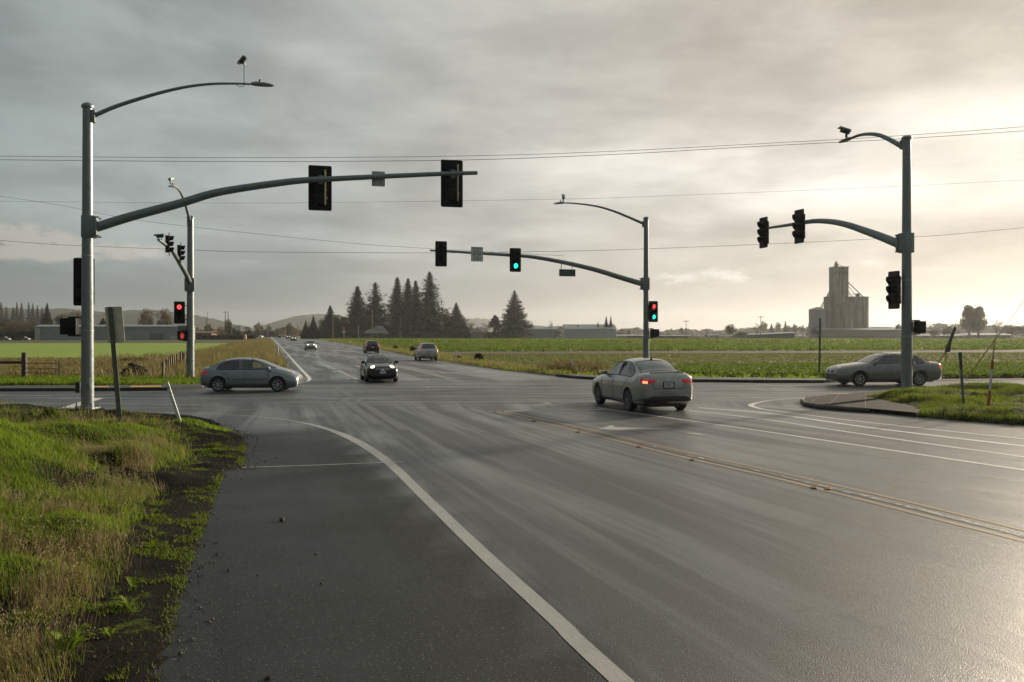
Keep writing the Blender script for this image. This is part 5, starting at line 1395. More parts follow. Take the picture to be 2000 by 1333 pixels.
# ---- light blue-grey sedan, broadside on the left, facing right
def f_y(r_):
    r_[3] += .02 if -1.2 < r_[0] < .2 else 0
    return r_
TY = [(2.14, .36, .48, .56, .50, .46, .30, .03), (2.11, .27, .55, .66, .66, .60, .42, .03), (2.00, .20, .63, .76, .77, .71, .52, .03), (1.78, .18, .73, .87, .82, .76, .58, .03), (1.45, .18, .82, .97, .835, .78, .60, .03),
      (1.15, .18, .885, 1.055, .84, .785, .62, .04), (.80, .18, .915, 1.20, .845, .79, .60, .05), (.40, .18, .93, 1.36, .845, .79, .565, .06), (.05, .18, .935, 1.44, .845, .79, .55, .07), (-.35, .18, .94, 1.47, .845, .79, .545, .075),
      (-.75, .18, .945, 1.45, .845, .79, .545, .075), (-1.05, .18, .95, 1.40, .845, .785, .545, .07), (-1.38, .18, .96, 1.27, .84, .78, .555, .06), (-1.68, .20, .975, 1.13, .825, .77, .60, .05), (-1.86, .23, .975, 1.08, .79, .745, .62, .035), (-1.98, .26, .95, 1.05, .75, .71, .59, .03), (-2.08, .30, .88, .97, .69, .65, .54, .03), (-2.13, .36, .76, .84, .58, .55, .44, .03)]
kL = .955
lc = G(483.5, 765.8); lc += Vector((-.03, .83, 0)); 
side_y = [[(-1.38, .985), (-1.30, 1.13), (-1.08, 1.27), (-.78, 1.36), (-.42, 1.385), (-.40, .965), (-1.32, .965)], [(-.34, .965), (-.35, 1.387), (-.02, 1.375), (.32, 1.28), (.62, 1.15), (.86, 1.01), (.88, .955)]]
carY, zbY = make_car('car', 'light blue-grey sedan side-on in front of the far left pole, facing right', 'car', (lc.x, lc.y, 0), R(2.5), tabscale(TY, .965, .97, .97), carpaint('pale_blue_paint', (.205, .235, .245)), (1.225 , -1.245), .305, [[(a * .965, b * .97) for a, b in p] for p in side_y], (1.10, .10), (-1.10, -1.66), tone=(.42, .43, .44), spokes=7, tint=(glass_d, glass_l, glass_l), head_poly=[(.30, .62), (.50, .60), (.68, .66), (.72, .76), (.60, .80), (.42, .72)])
driver('driver in a pale top at the wheel of the light blue-grey sedan', (lc.x, lc.y, 0), R(2.5), -.12, zbY, pmat('pale_top', (.42, .38, .33), .9), pmat('brown_hair', (.06, .04, .025), .8), y=.33)

# ---- dark sedan coming toward the camera in the far lane
SD_WIN = [[(-1.50, 1.00), (-1.36, 1.15), (-1.14, 1.27), (-.86, 1.345), (-.50, 1.365), (-.48, .975), (-1.42, .965)], [(-.42, .972), (-.43, 1.367), (-.10, 1.35), (.22, 1.25), (.52, 1.10), (.72, .985), (.74, .945)]]
def scaled(polys, L, H): return [[(a * L, b * H) for a, b in p] for p in polys]
fcD = G(745, 746.3); hd = R(-75.5)
k = .93; cD = Vector((fcD.x, fcD.y, 0)) - Vector((math.cos(hd), math.sin(hd), 0)) * 1.45
carD, zbD = make_car('car', 'dark charcoal sedan with lit headlights coming through the junction', 'car', cD, hd, tabscale(SEDAN, .93, .93, .95), carpaint('charcoal_paint', (.012, .013, .015)), (1.27, -1.22), .295, scaled(SD_WIN, .93, .95), (.86, .04), (-1.02, -1.62), lit_head=True, tint=(glass_l, None, glass_d), plate_f=True, plate_r=None, head_poly=[(.40, .57), (.60, .56), (.735, .64), (.74, .72), (.60, .715), (.44, .64)])
driver('driver in a dark top behind the windscreen of the oncoming charcoal sedan', cD, hd, -.22, zbD, pmat('dark_top', (.05, .05, .06), .9), pmat('black_hair', (.02, .018, .015), .8), y=.34)

# ---- silver sedan from behind, waiting at the line
hs = R(103.5)
ra = (G(1223.5, 800.7) + G(1337.7, 803)) / 2; ra.z = 0
kS = 1.07; cS = ra + Vector((math.cos(hs), math.sin(hs), 0)) * 1.42
def f_s(r_):
    x = r_[0]
    if x < -1.8 * kS: r_[2] += .07; r_[3] += .08
    elif x < 1.0 * kS: r_[3] += .03
    return r_
tabS = tabscale(SEDAN, kS, 1.075, 1.115, f_s)
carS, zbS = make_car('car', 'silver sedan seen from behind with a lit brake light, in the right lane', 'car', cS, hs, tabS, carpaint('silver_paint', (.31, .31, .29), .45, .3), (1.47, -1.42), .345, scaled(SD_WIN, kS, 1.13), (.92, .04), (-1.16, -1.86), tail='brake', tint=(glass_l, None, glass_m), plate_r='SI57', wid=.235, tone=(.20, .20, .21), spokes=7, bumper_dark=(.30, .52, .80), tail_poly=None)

# ---- grey sedan, broadside on the right, facing left
fw, rw_ = G(1679.5, 755), G(1800, 754.5)
hg = math.atan2(fw.y - rw_.y, fw.x - rw_.x)
cG = (fw + rw_) / 2 + Vector((0, .92, 0)); cG.z = 0
carG, zbG = make_car('car', 'grey sedan side-on behind the right pole, facing left', 'car', (cG.x, cG.y, 0), R(183.5), tabscale(SEDAN, 1.105, 1.03, 1.075), carpaint('warm_grey_paint', (.18, .18, .168), .45, .34), (1.52, -1.34), .335, scaled(SD_WIN, 1.105, 1.085), (.98, .05), (-1.20, -1.93), tail='lit', tint=(glass_l, glass_l, glass_l), tone=(.40, .39, .37), spokes=7, plate_f=True)
driver('driver in a dark top at the wheel of the grey sedan behind the right pole', (cG.x, cG.y, 0), R(183.5), -.22, zbG, pmat('dark_top', (.05, .05, .06)), pmat('black_hair', (.02, .018, .015)), y=.36)

# ---- boxy cars driving away on the far road
SUV_WIN = [[(-1.78, 1.14), (-1.72, 1.50), (-1.50, 1.56), (-.98, 1.58), (-.98, 1.09), (-1.72, 1.09)], [(-.90, 1.09), (-.90, 1.585), (-.36, 1.585), (-.36, 1.075)], [(-.28, 1.075), (-.28, 1.58), (.04, 1.55), (.34, 1.41), (.62, 1.20), (.72, 1.06)]]
def suv(label, px, py, sc, col, pn, tail, tailp, hdg):
    p = G(px, py); p.z = 0; c = p + Vector((math.cos(hdg), math.sin(hdg), 0)) * 2.15 * sc
    r_, _ = make_car('car', label, 'car', c, hdg, tabscale(SUV, sc, sc, sc), carpaint(pn, col, .4, .35), (1.32 * sc, -1.30 * sc), .33 * sc, scaled(SUV_WIN, sc, sc), (.95 * sc, .08 * sc), (-1.76 * sc, -2.08 * sc), tail=tail, tint=(glass_d, None, glass_d), detail='plain', tail_poly=[(a * sc, b * sc) for a, b in tailp], cut=True)
    return r_
TPW = [(.74, .88), (.88, .88), (.88, 1.12), (.76, 1.42), (.68, 1.42), (.73, 1.10)]
suv('pale silver tall car seen from behind on the far side road edge', 838, 705.3, .95, (.36, .35, .33), 'champagne_paint', 'lit', TPW, R(104))
TPR = [(.64, .94), (.86, .94), (.88, 1.14), (.72, 1.18), (.64, 1.12)]
suv('dark red tall car driving away in the middle of the far road', 728, 690.5, .95, (.035, .022, .022), 'maroon_paint', 'lit', TPR, R(105))

# ---- cars coming the other way, small in the distance
def oncoming(label, px, py, sc, col, pn, lit=True):
    h_ = R(-75); p = G(px, py); p.z = 0; c = p - Vector((math.cos(h_), math.sin(h_), 0)) * 1.6 * sc
    return make_car('car', label, 'car', c, h_, tabscale(SEDAN, sc, sc, sc * 1.04), carpaint(pn, col, .4, .35), (1.36 * sc, -1.31 * sc), .32 * sc, scaled(SD_WIN, sc, sc * 1.04), (.88 * sc, .04 * sc), (-1.08 * sc, -1.74 * sc), lit_head=lit, tint=(glass_d, None, glass_d), detail='plain', plate_f=False, plate_r=None, cut=False)[0]
oncoming('silver car with headlights on, next behind the charcoal sedan', 607.5, 684.5, .95, (.30, .30, .29), 'light_silver_paint')
oc = oncoming('dark car with headlights on, far down the road behind the silver oncoming car', 574.5, 666.8, 1.15, (.02, .022, .028), 'navy_paint')
def far_copy(label, px, py, flip=False):
    c = copy_tree(oc); p = G(px, py); c.location = (p.x, p.y, 0); c['label'] = label
    if flip: c.rotation_euler = (0, 0, R(105))
far_copy('tiny car with headlights on, far along the road left of the dark oncoming car', 563, 662.3)
far_copy('tiny car seen from behind with red lights at the far end of the road', 545.5, 660.8, True)
far_copy('tiny pair of headlights beyond the other cars in the distance', 556, 658.8)

# ============================================================ BLADES AND LEAVES
def blades_mesh(name, base, hgt, wid, lean, mat_, tint, yaw=None, bend=.5):
    """base (N,3), hgt (N), wid (N), lean (N,2): one bent blade each, five points"""
    n = len(base)
    if yaw is None: yaw = rng.uniform(0, math.pi, n)
    sx = np.cos(yaw) * wid / 2; sy = np.sin(yaw) * wid / 2
    S_ = np.stack([sx, sy, np.zeros(n)], 1)
    mid = base + np.stack([lean[:, 0] * .35, lean[:, 1] * .35, hgt * .58], 1); tip = base + np.stack([lean[:, 0], lean[:, 1], hgt * (1 - .12 * np.hypot(lean[:, 0], lean[:, 1]) / np.maximum(hgt, .01))], 1)
    v_ = np.stack([base - S_, base + S_, mid + S_ * .75, mid - S_ * .75, tip], 1).reshape(-1, 3)
    i = np.arange(n)[:, None] * 5
    fs_ = np.concatenate([i, i + 1, i + 2, i + 3, i + 3, i + 2, i + 4], 1).ravel(); sz = np.tile([4, 3], n)
    me = np_mesh(name, v_, fs_, sz, mat_, {'tint': np.repeat(tint, 5)})
    return me
def quads_mesh(name, c, nrm, up, sx, sy, mat_, tint, tri=False):
    """flat little leaves: centre, normal, direction, half sizes"""
    nrm = nrm / np.linalg.norm(nrm, axis=1)[:, None]; side = np.cross(nrm, up); side /= (np.linalg.norm(side, axis=1)[:, None] + 1e-9); u_ = np.cross(side, nrm)
    n = len(c); sx = np.asarray(sx)[:, None]; sy = np.asarray(sy)[:, None]
    if tri:
        v_ = np.stack([c - side * sx - u_ * sy * .4, c + side * sx - u_ * sy * .4, c + u_ * sy * 1.4], 1).reshape(-1, 3); k = 3
    else:
        v_ = np.stack([c - u_ * sy, c + side * sx - u_ * sy * .1, c + u_ * sy, c - side * sx + u_ * sy * .1], 1).reshape(-1, 3); k = 4
    return np_mesh(name, v_, np.arange(n * k), np.full(n, k), mat_, {'tint': np.repeat(tint, k)})
def rand_dirs(n):
    v_ = rng.normal(size=(n, 3)); return v_ / np.linalg.norm(v_, axis=1)[:, None]
def scatter_in(poly, n, xr=None):
    p = np.array([(q.x, q.y) for q in poly]); lo = p.min(0); hi = p.max(0); out = []
    tot = 0
    while tot < n:
        c = rng.uniform(lo, hi, (n * 3, 2)); c = c[poly_dist(poly, c[:, 0], c[:, 1]) < 0]
        # keep what the photograph's frame (and a margin) can show
        c = c[np.abs(c[:, 0] / np.maximum(c[:, 1], 1)) < .72]
        out.append(c); tot += len(c)
        if len(out) > 40: break
    return np.concatenate(out)[:n]

green_b = foliage_mat('grass_green', (.05, .080, .010), (.145, .20, .020), .5, c3=(.26, .32, .045))
dry_b = foliage_mat('grass_dry', (.12, .09, .045), (.26, .20, .115), .35, c3=(.36, .30, .18))
weed_b = foliage_mat('weed_leaves', (.06, .085, .012), (.13, .165, .02), .4, c3=(.20, .24, .04))

# ---- near verge grass, by zones of distance from the pavement edge
def verge_points(n, y0, y1, smax, dens):
    y = y0 + (y1 - y0) * rng.random(n) ** 1.0; x = rng.uniform(-.66, 0, n) * y - .3
    h, s = verge_h(x, y); keep = (s > .02) & (s < smax) & (rng.random(n) < dens(x, y, s)) ; return x[keep], y[keep], h[keep], s[keep]
def patchy(x, y, sc, seed, a=.45, b=.6): return sst(a, b, vnoise(x, y, sc, seed) * .65 + vnoise(x, y, sc * .35, seed + 50) * .35)

def lush_mask(x, y, s):
    edge = np.interp(y, [4, 8, 11, 14, 17, 22, 27], [3.0, 2.7, 2.25, 2.3, 2.8, 3.8, 5.2])
    m = sst(-.35, .35, s - edge + (vnoise(x, y, .8, 31) - .5) * 1.2)
    for cx, cy_, r_ in ((-5.0, 9.75, .62), (-8.6, 18.6, 1.25), (-4.6, 7.9, .42), (-7.8, 22.0, .9)):
        m = np.maximum(m, sst(r_ * 1.15, r_ * .75, np.hypot(x - cx, (y - cy_) * .8)) if False else 1 - sst(r_ * .75, r_ * 1.15, np.hypot(x - cx, (y - cy_) * .8)))
    return m
# lush green
x, y, h, s = verge_points(520000, 4.5, 30, 16, lambda x, y, s: lush_mask(x, y, s) * np.clip(1.25 - y / 30, .3, 1) * np.where(y > 22.5, patchy(x, y, 1.6, 14, .5, .62), 1))
x, y, h, s = x[:150000], y[:150000], h[:150000], s[:150000]
n = len(x); print('lush', n)
hg = rng.uniform(.05, .115, n) * (.45 + 1.1 * vnoise(x, y, .5, 8)) * np.interp(y, [5, 12, 25], [.85, 1, .9])
wd = np.interp(y, [5, 12, 28], [.005, .008, .018]) * rng.uniform(.7, 1.3, n)
an = rng.uniform(0, 2 * math.pi, n); ln = hg * rng.uniform(.1, .75, n)
me = blades_mesh('verge_grass', np.stack([x, y, h - .01], 1), hg, wd, np.stack([np.cos(an) * ln - .02, np.sin(an) * ln], 1), green_b, np.clip(rng.normal(.52, .2, n) + (vnoise(x, y, .9, 9) - .5) * .5, 0, 1))
tag(link('verge_grass', me), kind='stuff')
# tall dry seedy grass with green beneath
def dry_d(x, y, s):
    b = np.interp(y, [4, 8, 12, 16, 20, 26], [.65, .72, .85, 1.0, 1.5, 2.4])
    return sst(-.2, .35, s - b) * (1 - .93 * lush_mask(x, y, s)) * (.10 + .9 * patchy(x, y, .7, 21, .36, .56)) * (1 - .8 * sst(20, 24, y))
x, y, h, s = verge_points(420000, 4.2, 27, 6, dry_d); x, y, h, s = x[:75000], y[:75000], h[:75000], s[:75000]; n = len(x); print('dry', n)
mixg = vnoise(x, y, .45, 22) + rng.normal(0, .2, n)
hg = rng.uniform(.06, .20, n) * (.45 + 1.1 * vnoise(x, y, .5, 23)); tall = rng.random(n) < .09; hg[tall] *= 1.9
wd = np.interp(y, [5, 12, 26], [.0028, .005, .012]) * rng.uniform(.6, 1.3, n); an = rng.uniform(0, 2 * math.pi, n); ln = hg * rng.uniform(.1, .7, n) * (.6 + 1.2 * vnoise(x, y, .7, 24)); an = np.where(vnoise(x, y, .9, 25) > .5, an * .25 + vnoise(x, y, 1.5, 26) * 12, an)
lean = np.stack([np.cos(an) * ln, np.sin(an) * ln], 1); B = np.stack([x, y, h - .01], 1)
gsel = mixg < .34
for nm_, sel, mt in (('dry_grass', ~gsel, dry_b), ('mixed_grass', gsel, green_b)):
    me = blades_mesh(nm_, B[sel], hg[sel], wd[sel] * (1.5 if nm_[0] == 'm' else 1), lean[sel], mt, np.clip(rng.normal(.45, .25, sel.sum()), 0, 1)); tag(link(nm_, me), kind='stuff')
# seed heads on the tall stalks
sel = tall & ~gsel; b_ = B[sel] + np.concatenate([lean[sel] * .97, (hg[sel] * .93)[:, None]], 1); k = 5
c = np.repeat(b_, k, 0) + rng.normal(0, .012, (len(b_) * k, 3)) * [1, 1, 2.4]
me = quads_mesh('seed_heads', c, rand_dirs(len(c)), np.tile([0, 0, 1.], (len(c), 1)), np.full(len(c), .004), np.full(len(c), .012), dry_b, rng.uniform(.4, 1, len(c))); tag(link('seed_heads', me), kind='stuff')
# low moss and short grass by the pavement
x, y, h, s = verge_points(400000, 4.2, 26, 2.2, lambda x, y, s: np.maximum(patchy(x, y, .5, 41, .60, .68) * .85 + .02, (1 - sst(.08, .22, s)) * patchy(x, y, .8, 44, .50, .62) * np.interp(y, [6, 11, 14], [.2, .35, 1.0])) * (1 - sst(.9, 1.9, s)) * (s > .03)); x, y, h, s = x[:60000], y[:60000], h[:60000], s[:60000]; n = len(x)
hg = rng.uniform(.015, .05, n); an = rng.uniform(0, 2 * math.pi, n); ln = hg * rng.uniform(.2, 1.1, n)
me = blades_mesh('low_moss', np.stack([x, y, h - .004], 1), hg, np.interp(y, [5, 25], [.006, .016]) * rng.uniform(.6, 1.3, n), np.stack([np.cos(an) * ln, np.sin(an) * ln], 1), weed_b, np.clip(rng.normal(.5, .25, n), 0, 1)); tag(link('low_moss', me), kind='stuff')
# dead curved stalks, each countable only roughly
x, y, h, s = verge_points(2600, 4.4, 12, 2.6, lambda x, y, s: (s > .35) * .5); m = MB()
for i in range(min(130, len(x))):
    hh = random.uniform(.18, .48); a = random.uniform(0, 6.28); b = random.uniform(.05, .22); p = Vector((x[i], y[i], h[i] - .01)); dv = Vector((math.cos(a), math.sin(a), 0))
    m.tube([p, p + dv * b * .25 + Vector((0, 0, hh * .5)), p + dv * b * .7 + Vector((0, 0, hh * .88)), p + dv * b * 1.15 + Vector((0, 0, hh))], [.0035, .003, .0022, .001], 4, caps=False)
tag(m.build('dead_stalks', pmat('dead_stalk', (.15, .10, .055), .8, var=.3), smooth=0), kind='stuff')
# broad-leaved weeds near the bottom of the frame: countable, so each its own thing
def leaf(m_, p, dir_, ln, wd_, rise, n=5):
    d = Vector(dir_); sd_ = Vector((-d.y, d.x, 0)); pts = []
    for i in range(n + 1):
        t = i / n; c = p + d * ln * t + Vector((0, 0, rise * math.sin(t * 2.0) * .9)); w_ = wd_ * math.sin(math.pi * min(1, .08 + t * .92)) ** .8 * (1 + .25 * math.sin(t * 17))
        pts += [c - sd_ * w_ + Vector((0, 0, w_ * .35)), c + Vector((0, 0, 0)), c + sd_ * w_ + Vector((0, 0, w_ * .35))]
    m_.add(pts, [q_ for i in range(n) for q_ in ((3 * i, 3 * i + 1, 3 * i + 4, 3 * i + 3), (3 * i + 1, 3 * i + 2, 3 * i + 5, 3 * i + 4))])
wl = foliage_mat('dock_leaf', (.14, .185, .022), (.14, .185, .022), .4)
for (px, py, sz, nl, lab) in ((128, 1310, .22, 9, 'broad leafy weed at the very bottom of the verge'), (250, 1205, .15, 8, 'leafy weed against the dark soil by the lower pavement edge'), (262, 1165, .16, 7, 'upright leafy weed just above the low leafy one beside the pavement'), (300, 1080, .14, 7, 'small leafy weed by the pavement below the dry grass'), (215, 1260, .10, 8, 'spiky small weed in the dark soil near the bottom')):
    p = G(px, py); hh = float(verge_h(np.array([p.x]), np.array([p.y]))[0][0]); root = empty('leafy_weed', (p.x, p.y, hh), 0, lab, 'weed', 'leafy weeds in the near verge')
    for i in range(nl):
        a = random.uniform(0, 6.28); m = MB(); leaf(m, Vector((0, 0, 0)), (math.cos(a), math.sin(a), 0), sz * random.uniform(.6, 1.1), sz * .16, sz * random.uniform(.3, .9)); m.build('leaf', wl, root, smooth=60)
# ---- island turf
xy = rng.uniform([9, 12], [26, 40], (400000, 2)); h, s = isl_h(xy[:, 0], xy[:, 1]); k = (s > .03) & (rng.random(len(s)) < .3 + .7 * patchy(xy[:, 0], xy[:, 1], 1.0, 61, .3, .5)) & (np.abs(xy[:, 0] / xy[:, 1]) < .68)
xy, h = xy[k][:90000], h[k][:90000]; n = len(h); print('island', n)
hg = rng.uniform(.06, .17, n) * (.1 + 1.7 * vnoise(xy[:, 0], xy[:, 1], .8, 62) ** 1.3); an = rng.uniform(0, 6.28, n); ln = hg * rng.uniform(.1, .8, n)
isl_b = foliage_mat('island_blades', (.055, .068, .014), (.125, .150, .026), .45, c3=(.25, .25, .07))
me = blades_mesh('island_grass', np.stack([xy[:, 0], xy[:, 1], h - .01], 1), hg, .014 * rng.uniform(.6, 1.4, n), np.stack([np.cos(an) * ln, np.sin(an) * ln], 1), isl_b, np.clip(rng.normal(.5, .25, n) + (vnoise(xy[:, 0], xy[:, 1], 1.2, 63) - .5) * .5, 0, 1)); tag(link('island_grass', me), kind='stuff')

# ---- far verges, bushes of dry grass and the crops
def tufts(name, poly, n, per, hr, spread, w_, mat_, z=.03, tm=.5, dens=None):
    c = scatter_in(poly, n)
    if dens is not None: c = c[rng.random(len(c)) < dens(c[:, 0], c[:, 1])]
    b = np.repeat(c, per, 0) + rng.normal(0, spread, (len(c) * per, 2)); k = len(b); hs_ = np.repeat(rng.uniform(hr[0], hr[1], len(c)), per) * rng.uniform(.6, 1.1, k)
    an = rng.uniform(0, 6.28, k); ln = hs_ * rng.uniform(.1, .9, k); tn = np.clip(np.repeat(rng.normal(tm, .2, len(c)), per) + rng.normal(0, .1, k), 0, 1)
    me = blades_mesh(name, np.stack([b[:, 0], b[:, 1], np.full(k, z)], 1), hs_, w_ * rng.uniform(.6, 1.4, k), np.stack([np.cos(an) * ln, np.sin(an) * ln], 1), mat_, tn); return tag(link(name, me), kind='stuff')
DRYL = Gs([(188, 741), (190, 704), (330, 700), (420, 683), (470, 668), (515, 663), (528, 666), (543, 690), (556, 716), (552, 731), (500, 744), (400, 750)])
tufts('dry_bushes', DRYL, 5200, 9, (.35, .85), .16, .035, dry_b, tm=.35)
tufts('dry_bushes', Gs([(515, 662), (528, 664), (545, 690), (560, 722), (540, 733), (520, 700), (505, 670)]), 1800, 8, (.3, .7), .15, .035, dry_b, tm=.5)
tufts('verge_growth', DRYL, 1500, 9, (.25, .6), .2, .05, green_b, tm=.35, dens=lambda x, y: patchy(x, y, 5, 71))
tufts('verge_growth', Gs([(-100, 752), (-100, 741), (400, 744), (560, 724), (556, 733), (400, 753), (330, 757)]), 5200, 8, (.10, .30), .14, .03, green_b, z=.04)
tufts('corn_stubble_plants', Gs([(-120, 741), (188, 739), (192, 704), (-120, 704)]), 5200, 5, (.15, .42), .10, .06, dry_b, tm=.25)
tufts('corn_stubble_green', Gs([(-120, 741), (188, 739), (192, 704), (-120, 704)]), 1800, 5, (.12, .3), .12, .06, green_b, tm=.4)
RS = RIGHT_EDGE[1:-3]
def rstrip(w0, w1): return [p + Vector((.0, 0, 0)) for p in RS] + [p + Vector((w1 if p.y < 60 else w0, (0 if p.y > 80 else w1 * .8), 0)) for p in RS[::-1]]
tufts('far_verge_grass', Gs([(575, 656.8), (633, 664.5), (747, 685), (855, 704.5), (966, 721.5), (1085, 735.5), (1180, 740), (1300, 742.5), (1600, 745), (1600, 738.5), (1300, 736.5), (1150, 731), (1010, 719), (930, 706), (870, 694), (760, 679.5), (660, 664)]), 7000, 8, (.12, .38), .16, .04, green_b, tm=.75)
tufts('far_verge_dry_grass', Gs([(633, 664.5), (747, 685), (855, 704.5), (966, 721.5), (1085, 733.5), (1290, 735), (1300, 729), (1150, 728), (1010, 718), (930, 706), (870, 694), (760, 680.5), (660, 665)]), 5200, 9, (.2, .5), .16, .035, dry_b, tm=.5)
tufts('dark_weeds', Gs([(1060, 728), (1130, 731), (1180, 731), (1170, 722), (1090, 719)]), 320, 12, (.4, .8), .25, .05, dry_b, tm=.05)
# leafy crop in the near field: clumps in rows
def leafy(name, poly, n, sz, mat_, per, z=.06, rowgap=None, hh=.3):
    c = scatter_in(poly, n)
    if rowgap: c[:, 1] = np.round(c[:, 1] / rowgap) * rowgap + rng.normal(0, rowgap * .12, len(c))
    b = np.repeat(c, per, 0); k = len(b); off = rng.normal(0, sz * .8, (k, 2)); zz = z + hh * rng.random(k)
    C = np.stack([b[:, 0] + off[:, 0], b[:, 1] + off[:, 1], zz], 1); nr = rand_dirs(k); nr[:, 2] = np.abs(nr[:, 2]) + .35
    me = quads_mesh(name, C, nr, rand_dirs(k), rng.uniform(.5, 1.1, k) * sz * .45, rng.uniform(.7, 1.3, k) * sz * .7, mat_, np.clip(np.repeat(rng.normal(.5, .2, len(c)), per) + rng.normal(0, .12, k), 0, 1)); return tag(link(name, me), kind='stuff')
crop_b = foliage_mat('crop_leaves', (.055, .082, .013), (.13, .168, .024), .4, c3=(.21, .24, .05))
pale_b = foliage_mat('seedling_leaves', (.09, .10, .028), (.155, .165, .045), .3, c3=(.21, .20, .09))
leafy('leafy_crop', leaf_poly, 15000, .12, crop_b, 9, rowgap=.6, hh=.24)
leafy('seedlings', pale_poly, 34000, .085, pale_b, 3, hh=.10, z=.05)
leafy('far_crop', Gs([(640, 666.5), (760, 681.5), (820, 688), (2120, 684), (2120, 673), (700, 671)]), 42000, .26, crop_b, 3, hh=.28, z=.06, rowgap=1.4)

leafy('far_crop', Gs([(655, 663.6), (700, 671), (2110, 673), (2110, 663.6)]), 34000, .60, crop_b, 3, hh=.35, z=.06)

# ============================================================ TREES
def conifer_mesh(seed, H=30, Rm=6.5, levels=62, lo=.05, droop=.35, power=.85, ragged=.35, dens=1.0):
    r_ = np.random.default_rng(seed); C = []; N = []; Up = []; SX = []; SY = []; T = []
    for li in range(levels):
        z = H * (lo + (1 - lo) * (li / levels)); f = 1 - (z / H - lo) / (1 - lo); Rz = Rm * (f ** power) * (1 - ragged * .35 + ragged * r_.random() * .7)
        if z / H < .16: Rz *= .72 + .28 * z / H / .16
        nb = max(3, int((5 + 5 * f) * dens)); a0 = r_.random() * 6.28
        for b in range(nb):
            a = a0 + 6.28 * b / nb + r_.normal(0, .25); L = Rz * r_.uniform(1 - ragged, 1.12); dr = r_.uniform(.4, 1.2) * droop
            k = max(3, int(L / H * 30 * 1.3)); t = np.linspace(.12, 1.0, k)
            px, py = np.cos(a) * L * t, np.sin(a) * L * t; pz = z - L * dr * t ** 1.4 + L * .22 * t ** 3 + r_.normal(0, .01 * H, k) * .35
            for m_ in range(4):
                sp = (1 - t * .6) * L * .17 * (m_ - 1.5) + r_.normal(0, .05 * L, k) * .6
                C.append(np.stack([px - np.sin(a) * sp, py + np.cos(a) * sp, pz - abs(m_ - 1) * .012 * H + r_.normal(0, .004 * H, k)], 1))
                nn = r_.normal(0, .55, (k, 3)) + [0, 0, 1.0]; N.append(nn)
                Up.append(np.tile([np.cos(a + (m_ - 1) * .5), np.sin(a + (m_ - 1) * .5), -.35], (k, 1)) + r_.normal(0, .2, (k, 3)))
                q_ = .5 + .5 * min(1, f * 2.2); SX.append(q_ * H * .0115 * r_.uniform(.6, 1.4, k) * (1.1 - .4 * t)); SY.append(q_ * H * .026 * r_.uniform(.6, 1.3, k)); T.append(np.clip(r_.normal(.35, .2, k) + .25 * t, 0, 1))
    C, N, Up = map(np.concatenate, (C, N, Up)); SX, SY, T = map(np.concatenate, (SX, SY, T))
    me = quads_mesh('crown', C, N, Up, SX, SY, conif_b, T, tri=True); tr = MB().tube([(0, 0, -.3), (0, 0, H * .3), (0, 0, H * .97)], [H * .014, H * .011, H * .002], 8).mesh('trunk', barkm)
    return me, tr
conif_b = foliage_mat('conifer_needles', (.010, .016, .008), (.020, .030, .014), .12, c3=(.042, .055, .024), rough=.7)
barkm = pmat('bark', (.06, .045, .032), .9, var=.3, scale=4)
def broad_mesh(seed, H=10, W=9, n=2600, lo=.12, leaf_=.16, lobes=16, mat_=None, sparse=0.0, cone=0.0, twigs=40):
    r_ = np.random.default_rng(seed); cs = []; zc = H * (lo + 1) / 2; hz_ = H * (1 - lo) / 2
    for i in range(lobes):
        d = r_.normal(size=3); d /= np.linalg.norm(d); rr = r_.uniform(.35, .72); c = d * rr * np.array([W / 2, W / 2, hz_]) ; k = 1 - cone * (c[2] / hz_ + 1) / 2; cs.append((c * [k, k, 1] + [0, 0, zc], r_.uniform(.22, .40) * min(W / 2, hz_) * 1.15 * (k * .6 + .4)))
    C = []; N = []
    for c, rad in cs:
        m_ = n // lobes; d = r_.normal(size=(m_, 3)); d /= np.linalg.norm(d, axis=1)[:, None]; rr = rad * (1 - .45 * r_.random(m_) ** 2.0 * (1 + sparse)) ; C.append(c + d * rr[:, None] * [1, 1, .85]); N.append(d + r_.normal(0, .6, (m_, 3)))
    C, N = np.concatenate(C), np.concatenate(N); k = len(C); T = np.clip(r_.normal(.4, .2, k), 0, 1); s_ = leaf_ * r_.uniform(.6, 1.5, k)
    me = quads_mesh('crown', C, N, r_.normal(size=(k, 3)), s_ * .8, s_ * 1.1, mat_, T)
    m = MB(); top = H * .55; m.tube([(0, 0, -.3), (.03 * W, 0, H * .2), (0, .02 * W, top)], [H * .03, H * .022, H * .010], 8)
    for i in range(min(lobes, 9)):
        c = Vector(cs[i][0]); b = Vector((0, 0, H * r_.uniform(.15, .4))); m.tube([b, b.lerp(c, .55) + Vector((0, 0, .03 * H)), c], [H * .012, H * .007, H * .003], 5)
    for i in range(twigs):
        d = Vector(r_.normal(size=3)).normalized(); c = Vector(cs[int(r_.integers(lobes))][0]); e = c + Vector((d.x, d.y, abs(d.z) * .9)) * cs[0][1] * 1.25; m.tube([c, c.lerp(e, .6), e], [H * .0035, H * .0025, H * .0012], 3, caps=False)
    return me, m.mesh('trunk', barkm)
decid = foliage_mat('broadleaf_green', (.05, .06, .02), (.10, .105, .035), .3, c3=(.16, .15, .055))
autumn = foliage_mat('autumn_leaves', (.06, .045, .022), (.12, .085, .035), .25, c3=(.17, .12, .05)); orange_f = foliage_mat('orange_leaves', (.13, .07, .02), (.25, .13, .03), .3, c3=(.3, .18, .05))
poplar_f = foliage_mat('poplar_leaves', (.08, .085, .025), (.15, .145, .045), .35, c3=(.22, .20, .07))
darkev = foliage_mat('dark_evergreen', (.014, .024, .011), (.028, .042, .018), .12, c3=(.045, .06, .025), rough=.7)
